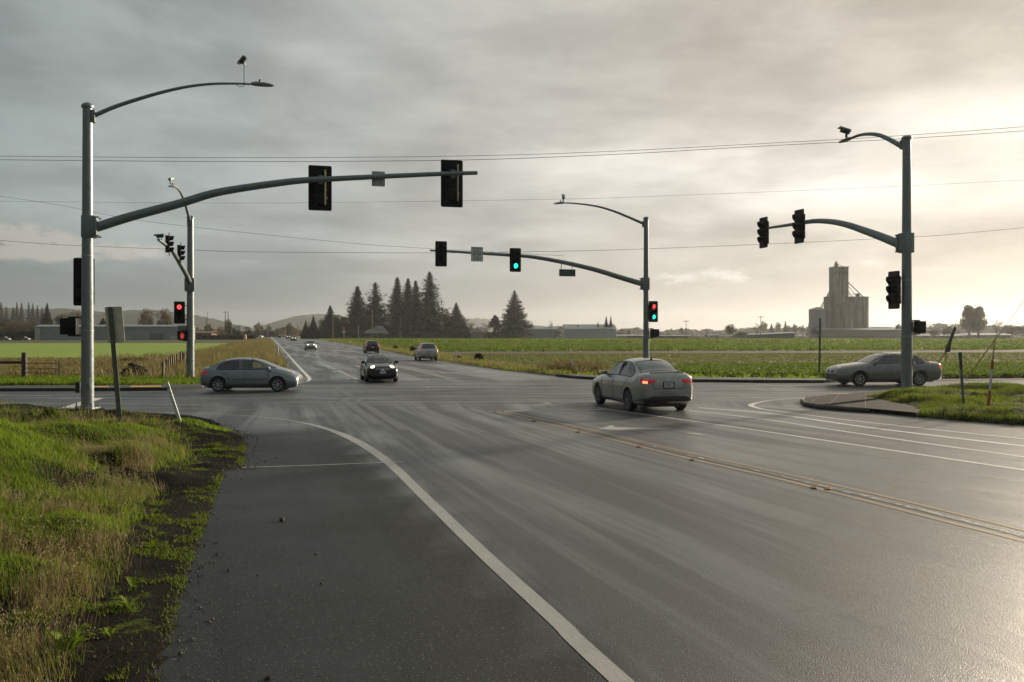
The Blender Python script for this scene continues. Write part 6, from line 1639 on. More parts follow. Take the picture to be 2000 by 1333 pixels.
CON = [conifer_mesh(1, 30, 5.8, 52, ragged=.6, power=.92), conifer_mesh(2, 30, 7.6, 44, ragged=.8, power=.88, droop=.2, dens=.85), conifer_mesh(3, 30, 5.2, 56, ragged=.6, power=.80), conifer_mesh(4, 30, 7.0, 50, ragged=.7, power=.82, droop=.25), conifer_mesh(5, 30, 9.5, 64, ragged=.22, power=.95, dens=1.5), conifer_mesh(6, 30, 12.5, 60, ragged=.38, power=.80, droop=.3, dens=1.2)]
BRO = {'round': broad_mesh(11, 10, 9.5, 4200, mat_=decid, lobes=24), 'autumn': broad_mesh(12, 10, 10, 4200, mat_=autumn, sparse=.6, leaf_=.14, twigs=90, lobes=26), 'dark': broad_mesh(13, 10, 7.5, 3000, lo=.02, mat_=darkev, cone=.55, leaf_=.18, twigs=0),
       'orange': broad_mesh(14, 10, 10, 1800, lo=.05, mat_=orange_f), 'bare': broad_mesh(15, 10, 9, 700, mat_=autumn, sparse=1.0, leaf_=.07, twigs=260), 'poplar': broad_mesh(16, 10, 4.8, 8000, lo=.0, mat_=poplar_f, lobes=60, cone=.55, leaf_=.15, twigs=20), 'darkround': broad_mesh(17, 10, 10, 2600, lo=.0, mat_=darkev, leaf_=.18, twigs=0)}
def place_tree(kind, px, top, base, label, wpx=None, group='trees along the far side of the fields', name=None, d=None, rz=None):
    d = d or FOC * (CH) / (base - HZ); p = P(px, base, d); p.z = 0; H = (base - top) * d / FOC + (CH - (base - HZ) * d / FOC) * 0 + (0 if d is None else 0)
    H = CH + (HZ - top) * d / FOC
    if isinstance(kind, int): me, tr = CON[kind]; H0 = 30.; W0 = [11.6, 14, 10.4, 13.5, 18, 23][kind]; nm_ = name or 'conifer_tree'
    else: me, tr = BRO[kind]; H0 = 10.; W0 = {'poplar': 4.2, 'dark': 7.5}.get(kind, 9.5); nm_ = name or {'poplar': 'poplar_tree', 'dark': 'evergreen_tree', 'darkround': 'evergreen_bush'}.get(kind, 'broadleaf_tree')
    root = empty(nm_, (p.x, p.y, 0), rz if rz is not None else random.uniform(0, 6.28), label, 'tree', group)
    sz = H / H0; sxy = sz if wpx is None else (wpx * d / FOC) / W0; root.scale = (sxy, sxy, sz)
    link('crown', me, root); link('trunk', tr, root); return root
for (kd, px, tp, w_, lab) in (
    (0, 698, 558, 62, 'tall pointed conifer, left one of the pair behind the house'), (1, 733, 551, 78, 'tall loose conifer, right one of the pair behind the house'),
    (2, 776, 541, 50, 'narrow conifer at the left end of the tall cluster'), (2, 797, 543, 48, 'narrow conifer second from the left in the tall cluster'), (0, 812, 547, 52, 'narrow conifer third from the left in the tall cluster'),
    (3, 839, 530, 74, 'tallest conifer of all, at the right of the cluster'), (4, 891, 591, 48, 'smooth conical conifer standing alone right of the tall cluster'), (5, 1005, 567, 60, 'broad ragged conifer left of the grey barn'),
    (4, 645, 596, 42, 'dense dark conifer left of the house beside the road'), (4, 612, 616, 22, 'small dense conifer left of the dark one beside the road'), (4, 597, 626, 18, 'smallest dark conifer at the roadside far ahead'),
    (4, 92, 591, 26, 'lone dark conifer above the long warehouse roof at the far left'), (4, 1184, 617, 14, 'left of two small pointed conifers behind the barn'), (4, 1193, 617, 12, 'right of two small pointed conifers behind the barn'), (4, 1168, 628, 10, 'tiny conifer top just left of the two behind the barn')):
    place_tree(kd, px, tp, 661.8, lab, w_ * (1.4 if kd < 4 else 1.2))
for (kd, px, tp, w_, lab) in (
    ('dark', 967, 608, 34, 'dark rounded evergreen left of the broad conifer'), ('darkround', 1030, 622, 30, 'dark dome-shaped tree just left of the grey barn'), ('round', 868, 600, 42, 'leafy tree on the right flank of the tallest conifer'),
    ('bare', 912, 620, 46, 'thin-leaved tree right of the lone conical conifer'), ('bare', 945, 630, 42, 'low thin-leaved tree left of the dark rounded evergreen'), ('round', 664, 611, 36, 'leafy tree on the right of the dense roadside conifer'),
    ('round', 819, 638, 24, 'small olive bush in front of the tall cluster'), ('dark', 847, 640, 8, 'narrow clipped bush in front of the tallest conifer'), ('darkround', 700, 636, 40, 'dark low growth under the pair of tall conifers'), ('darkround', 752, 628, 44, 'dark growth right of the house roof'),
    ('darkround', 788, 620, 60, 'dark undergrowth below the tall conifer cluster'), ('darkround', 832, 615, 64, 'dark undergrowth below the tallest conifer'), ('darkround', 878, 640, 40, 'dark undergrowth below the conical conifer'), ('bare', 1075, 625, 14, 'small bare tree behind the grey barn roof'), ('darkround', 1128, 630, 8, 'little bush top showing over the barn roof'),
    ('darkround', 462, 632, 20, 'left of two dark rounded trees beyond the left field'), ('darkround', 484, 634, 20, 'right of two dark rounded trees beyond the left field'), ('orange', 431, 634, 16, 'small orange autumn tree left of the power poles'),
    ('autumn', 288, 601, 42, 'left of two bare-topped round trees behind the warehouse'), ('autumn', 320, 601, 44, 'right of two bare-topped round trees behind the warehouse'), ('autumn', 20, 622, 70, 'brown tree mass at the far left edge'), ('autumn', 62, 628, 60, 'brown tree between the left edge and the lone dark conifer'),
    ('autumn', 125, 611, 50, 'brown tree just left of the nearest pole above the warehouse'), ('autumn', 150, 606, 46, 'brown tree directly behind the nearest pole'), ('dark', 200, 615, 26, 'dark evergreen right of the nearest pole behind the warehouse'), ('darkround', 30, 644, 60, 'dark hedge tree left of the warehouse end'),
    ('autumn', 445, 622, 24, 'autumn tree between the power poles'), ('dark', 447, 628, 10, 'small dark tree top behind the power poles'), ('autumn', 408, 632, 22, 'yellowish low tree right of the far left pole'), ('darkround', 415, 645, 40, 'dark low growth under the yellowish tree'), ('autumn', 505, 630, 22, 'pale autumn tree left of where the road vanishes'),
    ('autumn', 524, 634, 16, 'thin hazy tree right at the road end on the left'), ('round', 565, 628, 18, 'hazy green tree right of where the road vanishes'), ('orange', 578, 636, 20, 'yellow autumn tree right of where the road vanishes'), ('autumn', 627, 622, 20, 'brown tree between the roadside conifers'), ('round', 558, 640, 14, 'tiny roadside tree near the road end'),
    ('round', 1426, 631, 25, 'round tree beyond the right field between two power poles'), ('round', 1449, 646, 32, 'low tree right of the round tree beyond the right field'), ('darkround', 1440, 650, 26, 'dark shrub at the foot of the low tree'), ('darkround', 1594, 636, 26, 'dark round bush in front of the grain elevator'),
    ('poplar', 1893, 587, 36, 'left of two tall poplars near the right edge'), ('poplar', 1911, 590, 34, 'right of two tall poplars near the right edge'), ('bare', 1947, 622, 24, 'bare tree right of the poplars'), ('round', 1978, 632, 44, 'dense tree mass at the right edge'), ('round', 2010, 630, 50, 'tree at the right border of the view'), ('round', 1755, 630, 16, 'small tree just left of the right pole'),
    ('round', 1825, 640, 26, 'low hazy tree right of the right pole'), ('round', 1852, 636, 30, 'low hazy tree left of the poplars'), ('bare', 1478, 630, 22, 'bare tree behind the tall power pole on the right')):
    base = 661.8
    if px in (505, 524, 565, 578, 558): base = 658.6
    place_tree(kd, px, tp, base, lab, w_)
# hazier rows farther off
k = 0
far_l = [(1268, 648, 12), (1276, 643, 12), (1331, 637, 12), (1340, 648, 16), (1382, 644, 10), (1398, 650, 20), (1304, 650, 18), (1288, 650, 14), (1492, 626, 18), (1507, 632, 16), (1520, 627, 14), (1534, 626, 15), (1553, 629, 16), (1566, 634, 16), (1580, 630, 14), (1540, 634, 24), (1800, 632, 20), (1868, 640, 24), (1940, 640, 22), (1962, 634, 22), (1215, 642, 10), (1228, 646, 12)]
desc = ['tiny', 'small', 'blurred', 'low', 'pale', 'grey-green', 'thin', 'squat']
places = ['just right of the far middle pole', 'second right of the far middle pole', 'beside the short power pole right of the silver sedan', 'just right of the short power pole', 'midway between the short power pole and the round tree', 'left foot of the round tree beyond the field', 'third right of the far middle pole', 'between the far middle pole and the short power pole', 'left end of the row before the grain elevator', 'second in the row before the grain elevator', 'third in the row before the grain elevator', 'fourth in the row before the grain elevator', 'fifth in the row before the grain elevator', 'sixth in the row before the grain elevator', 'last in the row before the grain elevator', 'broadest in the row before the grain elevator', 'just right of the crossing signal on the right pole', 'left foot of the two poplars', 'right foot of the two poplars', 'halfway from the poplars to the right edge', 'just left of the far middle pole', 'hard by the far middle pole behind the barn']
for (px, tp, w_), pl in zip(far_l, places):
    place_tree(['round', 0, 'dark', 'round', 4][k % 5], px, tp, 0, '%s hazy tree on the horizon, %s' % (desc[k % 8], pl), w_, 'hazy trees on the right horizon', d=760); k += 1
ridge = [(-30, 588, 16), (2, 588, 13), (12, 596, 14), (26, 598, 16), (33, 587, 11), (42, 589, 12), (56, 587, 12), (64, 590, 10), (73, 594, 13), (82, 598, 12)]
for i, (px, tp, w_) in enumerate(ridge):
    place_tree([0, 2, 3, 2][i % 4], px, tp + 2, 0, 'hazy conifer on the left ridge, ' + ['beyond the frame edge', 'first at the left edge', 'short one second from the edge', 'low one before the first peak', 'left tip of the first tall pair', 'right tip of the first tall pair', 'left tip of the second tall pair', 'right tip of the second tall pair', 'falling away right of the pairs', 'last before the lone dark conifer'][i], w_ * 1.7, 'hazy conifers on the left ridge', d=900)
# a far wood that reads as one mass, along the horizon
def woods(name, x0, x1, d, h0, h1, n, mat_, sz, base=0.0):
    xx = rng.uniform(x0, x1, n); hh = (h0 + (h1 - h0) * vnoise(xx, xx * 0 + d, 26, 77)) * (.6 + .5 * vnoise(xx, xx * 0, 7, 78)); zz = hh * rng.random(n) ** .7; C = np.stack([xx, d + rng.uniform(-12, 12, n), zz + base], 1)
    me = quads_mesh(name, C, rand_dirs(n), rand_dirs(n), sz * rng.uniform(.6, 1.3, n), sz * rng.uniform(.6, 1.3, n), mat_, np.clip(rng.normal(.4, .2, n), 0, 1)); tag(link(name, me), kind='stuff')
woods('far_woods', P(540, 0, 900).x, P(1230, 0, 900).x, 900, 4, 11, 7000, decid, 1.5)
woods('far_woods', P(1200, 0, 1200).x, P(2100, 0, 1200).x, 1200, 5, 13, 9000, decid, 1.8)
woods('far_woods', P(-60, 0, 620).x, P(560, 0, 620).x, 620, 3, 8, 8000, autumn, 1.0)
woods('far_woods', P(1780, 0, 900).x, P(2100, 0, 900).x, 900, 6, 15, 5000, decid, 1.4)
# hedges
def hedge(px0, px1, top, base, label, mat_=None, n=5000, sz=.5):
    d = FOC * CH / (base - HZ); x0, x1 = P(px0, 0, d).x, P(px1, 0, d).x; H = CH + (HZ - top) * d / FOC; C = np.stack([rng.uniform(x0, x1, n), d + rng.uniform(-1.2, 1.2, n), rng.random(n) * H], 1)
    me = quads_mesh('hedge', C, rand_dirs(n), rand_dirs(n), sz * rng.uniform(.5, 1.2, n), sz * rng.uniform(.5, 1.2, n), mat_ or darkev, np.clip(rng.normal(.4, .2, n), 0, 1)); tag(link('hedge', me), label, 'hedge')
hedge(768, 945, 652, 662.2, 'long dark hedge at the back of the crop field below the tall conifers'); hedge(944, 1016, 651, 662.2, 'dark hedge between the dark rounded evergreen and the barn'); hedge(-60, 70, 649, 664.5, 'dark hedge left of the warehouse', n=3000); hedge(372, 500, 656, 664, 'low dark hedge beyond the left field beside the road', n=3000, sz=.4)
hedge(610, 770, 655, 662.4, 'dark hedge below the house and the paired conifers', n=4500)

# ============================================================ BUILDINGS
def wall_box(m_, x0, x1, y0, y1, z0, z1): m_.box(((x0 + x1) / 2, (y0 + y1) / 2, (z0 + z1) / 2), (x1 - x0, y1 - y0, z1 - z0))
def corrugated(name, px0, px1, top, base, depth, mat_w, mat_r, label, roof_px=0, ribs=1.2, gable=None, door=None, d=None, cat='barn'):
    """long metal shed with ribbed front wall and shallow pitched roof"""
    d = d or FOC * CH / (base - HZ); x0, x1 = P(px0, 0, d).x, P(px1, 0, d).x; H = CH + (HZ - top) * d / FOC; root = empty(name, ((x0 + x1) / 2, d, 0), 0, label, cat); W = x1 - x0
    m = MB(); m.box((0, depth / 2, H / 2), (W, depth, H)).build('wall', mat_w, root, smooth=0)
    m = MB(); k = int(W / ribs)
    for i in range(k + 1): m.box((-W / 2 + W * i / k, -.04, H / 2), (.10, .08, H - .1))
    o = m.build('wall_ribs', mat_w, root, smooth=0); o['kind'] = 'stuff'
    rh = roof_px * d / FOC; e = .4
    vs_ = [(-W / 2 - e, -e, H), (W / 2 + e, -e, H), (W / 2 + e, depth / 2, H + rh), (-W / 2 - e, depth / 2, H + rh), (W / 2 + e, depth + e, H), (-W / 2 - e, depth + e, H)]
    vs_ += [(a, b, c - .2) for a, b, c in vs_]
    MB().add(vs_, [(0, 1, 2, 3), (3, 2, 4, 5), (6, 9, 8, 7), (9, 11, 10, 8), (0, 6, 7, 1), (5, 4, 10, 11), (1, 7, 8, 2), (2, 8, 10, 4), (0, 3, 9, 6), (3, 5, 11, 9)]).build('roof', mat_r, root, smooth=0)
    g_ = MB().add([(-W / 2, 0, H - .1), (-W / 2, depth, H - .1), (-W / 2, depth / 2, H + rh - .1), (-W / 2 + .1, 0, H - .1), (-W / 2 + .1, depth, H - .1), (-W / 2 + .1, depth / 2, H + rh - .1)], [(0, 1, 2), (3, 5, 4), (0, 3, 4, 1), (1, 4, 5, 2), (2, 5, 3, 0)]).add([(W / 2, 0, H - .1), (W / 2, depth, H - .1), (W / 2, depth / 2, H + rh - .1), (W / 2 - .1, 0, H - .1), (W / 2 - .1, depth, H - .1), (W / 2 - .1, depth / 2, H + rh - .1)], [(0, 2, 1), (3, 4, 5), (0, 1, 4, 3), (1, 2, 5, 4), (2, 0, 3, 5)]).build('gable', mat_w, root, smooth=0)
    m = MB().box((0, -e + .05, H - .12), (W + 2 * e, .14, .16)).build('gutter', alu, root, smooth=0)
    for (a, b, c, f) in door or []:
        MB().box((a * W / 2, -.06, c / 2), (b, .14, c)).build('door', f, root, smooth=0)
    return root
metal_g = pmat('blue_grey_cladding', (.36, .42, .43), .5, .0, var=.08, scale=.4); metal_g2 = pmat('green_grey_cladding', (.26, .30, .27), .55, .0, var=.1, scale=.4); roof_g = pmat('grey_roof_sheet', (.19, .225, .23), .5, .0, var=.1, scale=.3)
corrugated('barn', 1103, 1203, 643, 661.9, 18, metal_g, roof_g, 'large pale blue-grey metal barn with a shallow roof beyond the crop field', 9.5)
corrugated('barn', 1022, 1089, 643.5, 661.9, 14, metal_g2, roof_g, 'smaller green-grey metal barn left of the large barn', 5.5, door=[(.97, 3, 3.6, pmat('shed_door', (.10, .11, .10), .6))])
cp = G(1095, 662.2); 
corrugated('warehouse', 69, 366, 638, 664.6, 8, pmat('pale_warehouse_wall', (.24, .285, .26), .55, .0, var=.12, scale=.25), roof_g, 'long low pale warehouse beyond the left wheat field', 3.5, ribs=2.5, cat='warehouse', door=[(-.97, 2, 4.6, pmat('pale_door', (.38, .38, .36), .6)), (.6, 5, 2.6, pmat('loading_door', (.10, .12, .11), .6)), (.0, 3, 2.6, pmat('loading_door2', (.12, .14, .13), .6)), (.84, 3.6, 1.5, pmat('white_trailer_side', (.40, .40, .39), .5))])
# house beneath the paired conifers
d = FOC * CH / 10.2; hx = P(738, 0, d).x; hr_ = empty('house', (hx, d, 0), 0, 'single-storey house with grey roofs under the paired conifers', 'house')
hw_m = pmat('house_siding', (.16, .155, .12), .7, var=.1); hroof = pmat('grey_shingle', (.26, .28, .28), .6, var=.15, scale=1)
MB().box((-1, 4, 1.4), (9.5, 8, 2.8)).build('wall', hw_m, hr_, smooth=0)
for (x0, x1, z0, z1, yy) in ((-6.5, 4.2, 2.8, 4.6, 0), (-3.2, 2.6, 4.4, 6.2, 2.5)):
    MB().add([(x0, yy - 1, z0), (x1, yy - 1, z0), (x1 - 1.6, yy + 4, z1), (x0 + 1.6, yy + 4, z1), (x1, yy + 9, z0), (x0, yy + 9, z0)], [(0, 1, 2, 3), (3, 2, 4, 5), (1, 4, 2), (0, 3, 5), (0, 5, 4, 1)]).build('roof', hroof, hr_, smooth=0)
for a in (-3.8, -1, 2): 
    w_ = MB().box((a, -.03, 1.5), (1.3, .1, 1.1)).build('window', pmat('dark_pane', (.02, .025, .03), .1), hr_, smooth=0); MB().box((a, -.06, .92), (1.5, .12, .08)).build('sill', whiteplastic, w_, smooth=0)
d2 = FOC * CH / 10.4; pl_ = P(932, 0, d2).x; hr2 = empty('house', (pl_, d2 + 6, 0), 0, 'tiny pale gable roof peeping over the long dark hedge', 'house')
MB().box((0, 0, 1.6), (6, 6, 3.2)).build('wall', hw_m, hr2, smooth=0); MB().add([(-3.6, -3.4, 3.1), (3.6, -3.4, 3.1), (0, -3.4, 5.4), (-3.6, 3.4, 3.1), (3.6, 3.4, 3.1), (0, 3.4, 5.4)], [(0, 1, 2), (5, 4, 3), (0, 2, 5, 3), (1, 4, 5, 2), (0, 3, 4, 1)]).build('roof', pmat('pale_roof', (.33, .34, .33), .6), hr2, smooth=0)

# grain elevator
dS = FOC * CH / 9.6; eS = lambda px, py: ((px - 1640) * dS / FOC, CH + (HZ - py) * dS / FOC)
ge = empty('grain_elevator', (P(1640, 0, dS).x, dS, 0), 0, 'tall concrete grain elevator with round bins and slanting chutes', 'grain elevator')
def silo_mat():
    m = bpy.data.materials.new('stained_silo'); m.use_nodes = True; m.node_tree.nodes.clear(); w = NT(m.node_tree)
    geo = w.n('ShaderNodeNewGeometry').outputs['Position']; a, b, c = w.sep(geo)
    n1 = w.noise(w.comb(w.math('MULTIPLY', a, 1.0), w.math('MULTIPLY', b, 1.0), w.math('MULTIPLY', c, .07)), .9, 5, .65); n2 = w.noise(geo, .35, 5, .65)
    cc = w.mix(w.rng(n1, .38, .62, 0, 1), (.10, .09, .07), (.25, .245, .21)); cc = w.mix(w.rng(n2, .45, .7, 0, .6), cc, (.09, .08, .06))
    bs = w.n('ShaderNodeBsdfPrincipled', i_Roughness=.85); w.inp(bs, 'Base Color', cc); w.n('ShaderNodeOutputMaterial', i_Surface=bs.outputs[0]); return m
sm = silo_mat()
def cyl(px0, px1, top, y, nm_, roofh=0.0, mt=sm, n=28):
    xa, zt = eS(px0, top); xb, _ = eS(px1, top); r_ = (xb - xa) / 2; c = (xa + xb) / 2
    prof = [(r_, 0), (r_, zt - .5), (r_ * 1.02, zt - .5), (r_ * 1.02, zt)] + ([(r_ * .1, zt + roofh)] if roofh else [(r_ * .98, zt + .05)])
    return MB().lathe(prof, (c, y, 0), n).build(nm_, mt, ge)
xa, zt = eS(1624, 523); xb, _ = eS(1652, 523)
MB().box(((xa + xb) / 2, 0, zt / 2), (xb - xa, 7, zt)).build('tower', sm, ge, smooth=0)
xt, ztt = (xa + xb) / 2, zt
MB().box((xt, 0, zt + .1), (xb - xa + .5, 7.5, .3)).build('tower_cap', sm, ge, smooth=0)
cyl(1653, 1700, 580, 3, 'bin'); cyl(1612, 1632, 580, 2, 'bin'); cyl(1636, 1662, 592, -3.5, 'bin'); 
steel_bin = pmat('steel_bin', (.24, .26, .26), .5, .3, var=.1, scale=.5); cyl(1579, 1612, 605, -1, 'steel_bin', 1.3 * 1.0, steel_bin)
bo = MB(); xq, zq = eS(1595, 605)
for kk in range(1, 9): bo.lathe([(4.08 * dS / 433 * 1.02, 0), (4.08 * dS / 433 * 1.02, .08)], (xq, -1, zq * kk / 9), 28)
bo.build('bin_ring', steel_bin, ge)
xa, zt2 = eS(1624, 622); xb, _ = eS(1648, 600); MB().box(((xa + xb) / 2, -5, eS(0, 606)[1] / 2), (xb - xa, 4, eS(0, 606)[1])).build('annexe', sm, ge, smooth=0)
# head house machinery and ladders
m = MB(); m.box((xt - 1.2, 0, ztt + 1.0), (1.3, 2.0, 1.7)).box((xt - 1.2, 0, ztt + 2.4), (.8, 1.0, 1.2)).tube([(xt - 1.9, 0, ztt), (xt - 1.9, 0, ztt + 2.6)], .12, 6).tube([(xt - .9, 0, ztt + 1.8), (xt + 2.6, 0, ztt + .4)], .14, 6); m.build('head_machinery', pmat('rusty_grey_steel', (.13, .125, .11), .6, .3), ge, smooth=0)
chm = bpy.data.materials['rusty_grey_steel']
for (a, b, r_) in (((1652, 549), (1684, 580), .30), ((1652, 555), (1672, 580), .18), ((1652, 563), (1662, 580), .18), ((1624, 561), (1601, 602), .28), ((1624, 571), (1603, 603), .16), ((1624, 570), (1614, 581), .16)):
    p0, p1 = eS(*a), eS(*b); MB().tube([(p0[0], -1, p0[1]), (p1[0], -1, p1[1])], r_, 7).build('chute', chm, ge)
m = MB(); x0_, z0_ = eS(1653, 580); x1_, _ = eS(1676, 580)
for i in range(9): xx_ = x0_ + (x1_ - x0_) * i / 8; m.tube([(xx_, -2, z0_), (xx_, -2, z0_ + 1.5)], .06, 4)
m.tube([(x0_, -2, z0_ + 1.5), (x1_, -2, z0_ + 1.5)], .06, 4).tube([(x0_, -2, z0_ + .8), (x1_, -2, z0_ + .8)], .05, 4).box((x1_ - 1, -2, z0_ + .7), (1.6, 1, 1.3)); m.build('railing', chm, ge, smooth=0)
for i in range(4):
    MB().box((xt - 3 + 2 * i * .95 + .2, -3.52, ztt - 3.0), (.5, .06, 1.1)).build('vent', pmat('dark_opening', (.03, .03, .028), .8), ge, smooth=0)
for i in range(5): MB().box((xt - 1.5 + (i % 3) * 2.1, -3.52, ztt - 9 - 3.2 * i), (.6, .06, .7)).build('window', bpy.data.materials['dark_opening'], ge, smooth=0)
MB().tube([(eS(1580, 0)[0], -2, eS(0, 655)[1] * 0 + 1.5), (eS(1606, 0)[0] + 0, -2, 8)], .2, 6).build('conveyor', chm, ge)
# long low store beside it
def shed(px0, px1, top, base, dep, mw, mr, label, slope=0.0, d=None, name='shed', rise=.5):
    d = d or dS; x0, x1 = P(px0, 0, d).x, P(px1, 0, d).x; H = CH + (HZ - top) * d / FOC; W = x1 - x0; root = empty(name, ((x0 + x1) / 2, d, 0), 0, label, 'building')
    H2 = H + slope; vs_ = [(-W / 2, 0, 0), (W / 2, 0, 0), (W / 2, 0, H2), (-W / 2, 0, H), (-W / 2, dep, 0), (W / 2, dep, 0), (W / 2, dep, H2), (-W / 2, dep, H)]
    MB().add(vs_, [(0, 1, 2, 3), (5, 4, 7, 6), (1, 5, 6, 2), (4, 0, 3, 7), (3, 2, 6, 7), (0, 4, 5, 1)]).build('wall', mw, root, smooth=0)
    e = .5; r0 = [(-W / 2 - e, -e, H + .02), (W / 2 + e, -e, H2 + .02), (W / 2 + e, dep / 2, H2 + rise), (-W / 2 - e, dep / 2, H + rise), (W / 2 + e, dep + e, H2 + .02), (-W / 2 - e, dep + e, H + .02)]; r0 += [(a, b, c + .22) for a, b, c in r0]
    MB().add(r0, [(0, 3, 2, 1), (3, 5, 4, 2), (6, 7, 8, 9), (9, 8, 10, 11), (0, 1, 7, 6), (5, 11, 10, 4), (1, 2, 8, 7), (2, 4, 10, 8), (0, 6, 9, 3), (3, 9, 11, 5)]).build('roof', mr, root, smooth=0); return root
tanw = pmat('tan_block_wall', (.20, .18, .14), .8, var=.12, scale=.6); skyroof = pmat('pale_metal_roof', (.26, .30, .32), .5, .2)
shed(1603, 1768, 645.5, 660, 14, tanw, skyroof, 'long low block-walled store at the foot of the grain elevator', rise=.8, d=dS - 14)
shed(1668, 1742, 641, 660, 10, tanw, skyroof, 'shorter shed with a pale roof behind the block-walled store', d=dS + 16, rise=.5)
shed(1456, 1552, 655.5, 660, 12, pmat('dark_shed_wall', (.035, .032, .028), .8), skyroof, 'lean-to shed with a slanting pale blue roof left of the grain elevator', slope=1.15, rise=.4)
shed(1795, 1886, 657.5, 660, 8, pmat('plastic_wall', (.35, .37, .37), .5), pmat('white_plastic_roof', (.34, .36, .37), .5), 'long white plastic-covered row right of the right pole', rise=.9)
shed(1888, 1975, 655.5, 660, 14, tanw, skyroof, 'pale-roofed long shed below the two poplars', rise=.8)
shed(1206, 1262, 657, 660, 8, pmat('glasshouse_wall', (.26, .28, .28), .4), pmat('glasshouse_roof', (.28, .30, .31), .5), 'low pale nursery shed between the barn and the far middle pole', rise=.5)
shed(1286, 1345, 657.5, 660, 6, bpy.data.materials['glasshouse_wall'], bpy.data.materials['glasshouse_roof'], 'low pale nursery shed left of the short power pole', rise=.4)
shed(1385, 1404, 656, 660, 6, pmat('white_shed_wall', (.5, .5, .48), .6), skyroof, 'tiny white shed right of the short power pole', rise=.4)
shed(374, 412, 651.5, 660, 9, pmat('brick_red_wall', (.14, .075, .05), .8), pmat('rust_roof', (.16, .09, .06), .7), 'low rust-coloured shed right of the far left pole', d=360, rise=.7)
shed(1208, 1222, 651, 660, 6, pmat('cream_wall', (.42, .36, .26), .7), pmat('brown_roof', (.14, .10, .08), .7), 'tiny cream house right of the large barn', rise=1.2, d=640); shed(1240, 1250, 652.5, 660, 6, bpy.data.materials['white_shed_wall'], bpy.data.materials['brown_roof'], 'tiny white house left of the far middle pole', rise=1.2, d=640)
# fence along the back of the right field
fr = empty('fence', (0, FOC * CH / 10.0, 0), 0, 'low dark fence along the back edge of the right crop fields', 'fence'); x0, x1 = P(1225, 0, FOC * CH / 10).x, P(2060, 0, FOC * CH / 10).x
k = 0; fm = pmat('dark_fence', (.06, .055, .045), .85, var=.2)
pm_ = MB().box((0, 0, .75), (.25, .25, 1.5)).mesh('fence_post', fm, smooth=0)
for xx_ in np.arange(x0, x1, 4.2): link('fence_post', pm_, fr, (xx_, 0, 0))
for zz in (.35, .8, 1.25): MB().box(((x0 + x1) / 2, -.14, zz), (x1 - x0, .05, .30)).build('fence_rail', fm, fr, smooth=0)

# ---- power poles
pw = pmat('wood_pole', (.15, .105, .07), .85, var=.2, scale=3, tscale=(4, 4, .5)); pwd = pmat('dark_wood_pole', (.05, .045, .038), .85)
def upole(px, top, base, label, arm=False, mt=pw, rpx=1.6, d=None):
    d = d or FOC * CH / (base - HZ); p = P(px, base, d); H = CH + (HZ - top) * d / FOC; r_ = max(.11, rpx * d / FOC / 2); root = empty('utility_pole', (p.x, p.y, 0), 0, label, 'utility pole', 'wooden utility poles')
    MB().tube([(0, 0, -.2), (0, 0, H * .6), (0, 0, H)], [r_, r_ * .85, r_ * .7], 8).build('pole', mt, root)
    if arm:
        MB().box((0, -r_, H - .6), (2.6, .16, .2)).build('crossarm', mt, root, smooth=0); m = MB()
        for a in (-1.2, -.5, .5, 1.2): m.lathe([(.07, 0), (.09, .1), (.05, .24)], (a, -r_, H - .5), 6)
        m.build('insulators', alu, root)
for a in ((650, 613, 664.2, 'sunlit wooden pole left of the house beside the far road', False, pw, 2.4), (727, 606, 662.6, 'tall sunlit pole in front of the house', False, pw, 2.6), (781.5, 620, 662.6, 'bare wooden pole in front of the tall conifer cluster', False, pwd, 2.2), (603, 630, 660.8, 'short reddish pole between the small roadside conifers', False, pw, 2.0),
          (440, 608, 661.5, 'double-armed pole beyond the left field', True, pw, 1.8), (445.5, 611, 661.5, 'plain sunlit pole right beside the double-armed one', False, pw, 1.8), (403, 620, 661.5, 'left of two thin poles right of the far left signal pole', False, pwd, 1.5), (405, 610, 661.5, 'right and taller of two thin poles near the far left signal pole', False, pw, 1.2),
          (506, 628, 658.5, 'faint pole left of the road end', False, pw, 1.0), (513, 630, 658.5, 'faint pole nearest the road end on the left', False, pw, 1.0), (581, 632, 658.8, 'faint pole right of the road end', True, pw, 1.2), (588, 629, 659.2, 'faint taller pole right of the road end', True, pw, 1.0),
          (1340, 625.5, 662.3, 'short armed power pole beyond the field right of the silver sedan', True, pwd, 1.4), (1486, 617, 662.3, 'tall thin power pole left of the grain elevator', True, pwd, 1.5), (1490, 626, 661, 'shorter pole right behind the tall thin one', False, pwd, 1.2), (1957, 628, 661.5, 'pole with short arm below the guy wire at the right', True, pwd, 1.4)):
    upole(a[0], a[1], a[2], a[3], a[4], a[5], a[6])

# ---- far roadside signs
def far_sign(px, top, bot, wpx, base, mt, label, pw_=1.2, shape='rect'):
    d = FOC * CH / (base - HZ); p = P(px, base, d); k = d / FOC; root = empty('road_sign', (p.x, p.y, 0), 0, label, 'sign'); zt = CH + (HZ - top) * k; zb = CH + (HZ - bot) * k
    MB().tube([(0, .06, -.1), (0, .06, zt)], pw_ * k / 2, 6).build('post', galv, root); w_ = wpx * k
    if shape == 'oct': MB().lathe([(w_ / 2, -.03), (w_ / 2, .03)], (0, 0, (zt + zb) / 2), 8, Matrix(((1, 0, 0), (0, 0, 1), (0, 1, 0)))).build('panel', mt, root)
    elif shape == 'dia': MB().prism([(0, (zt - zb) / 2), (w_ / 2, 0), (0, -(zt - zb) / 2), (-w_ / 2, 0)], (1, 0, 0), (0, 0, 1), (0, 1, 0), (0, 0, (zt + zb) / 2), .04).build('panel', mt, root)
    else: MB().prism(rrect(w_, zt - zb, .05), (1, 0, 0), (0, 0, 1), (0, 1, 0), (0, 0, (zt + zb) / 2), .05).build('panel', mt, root)
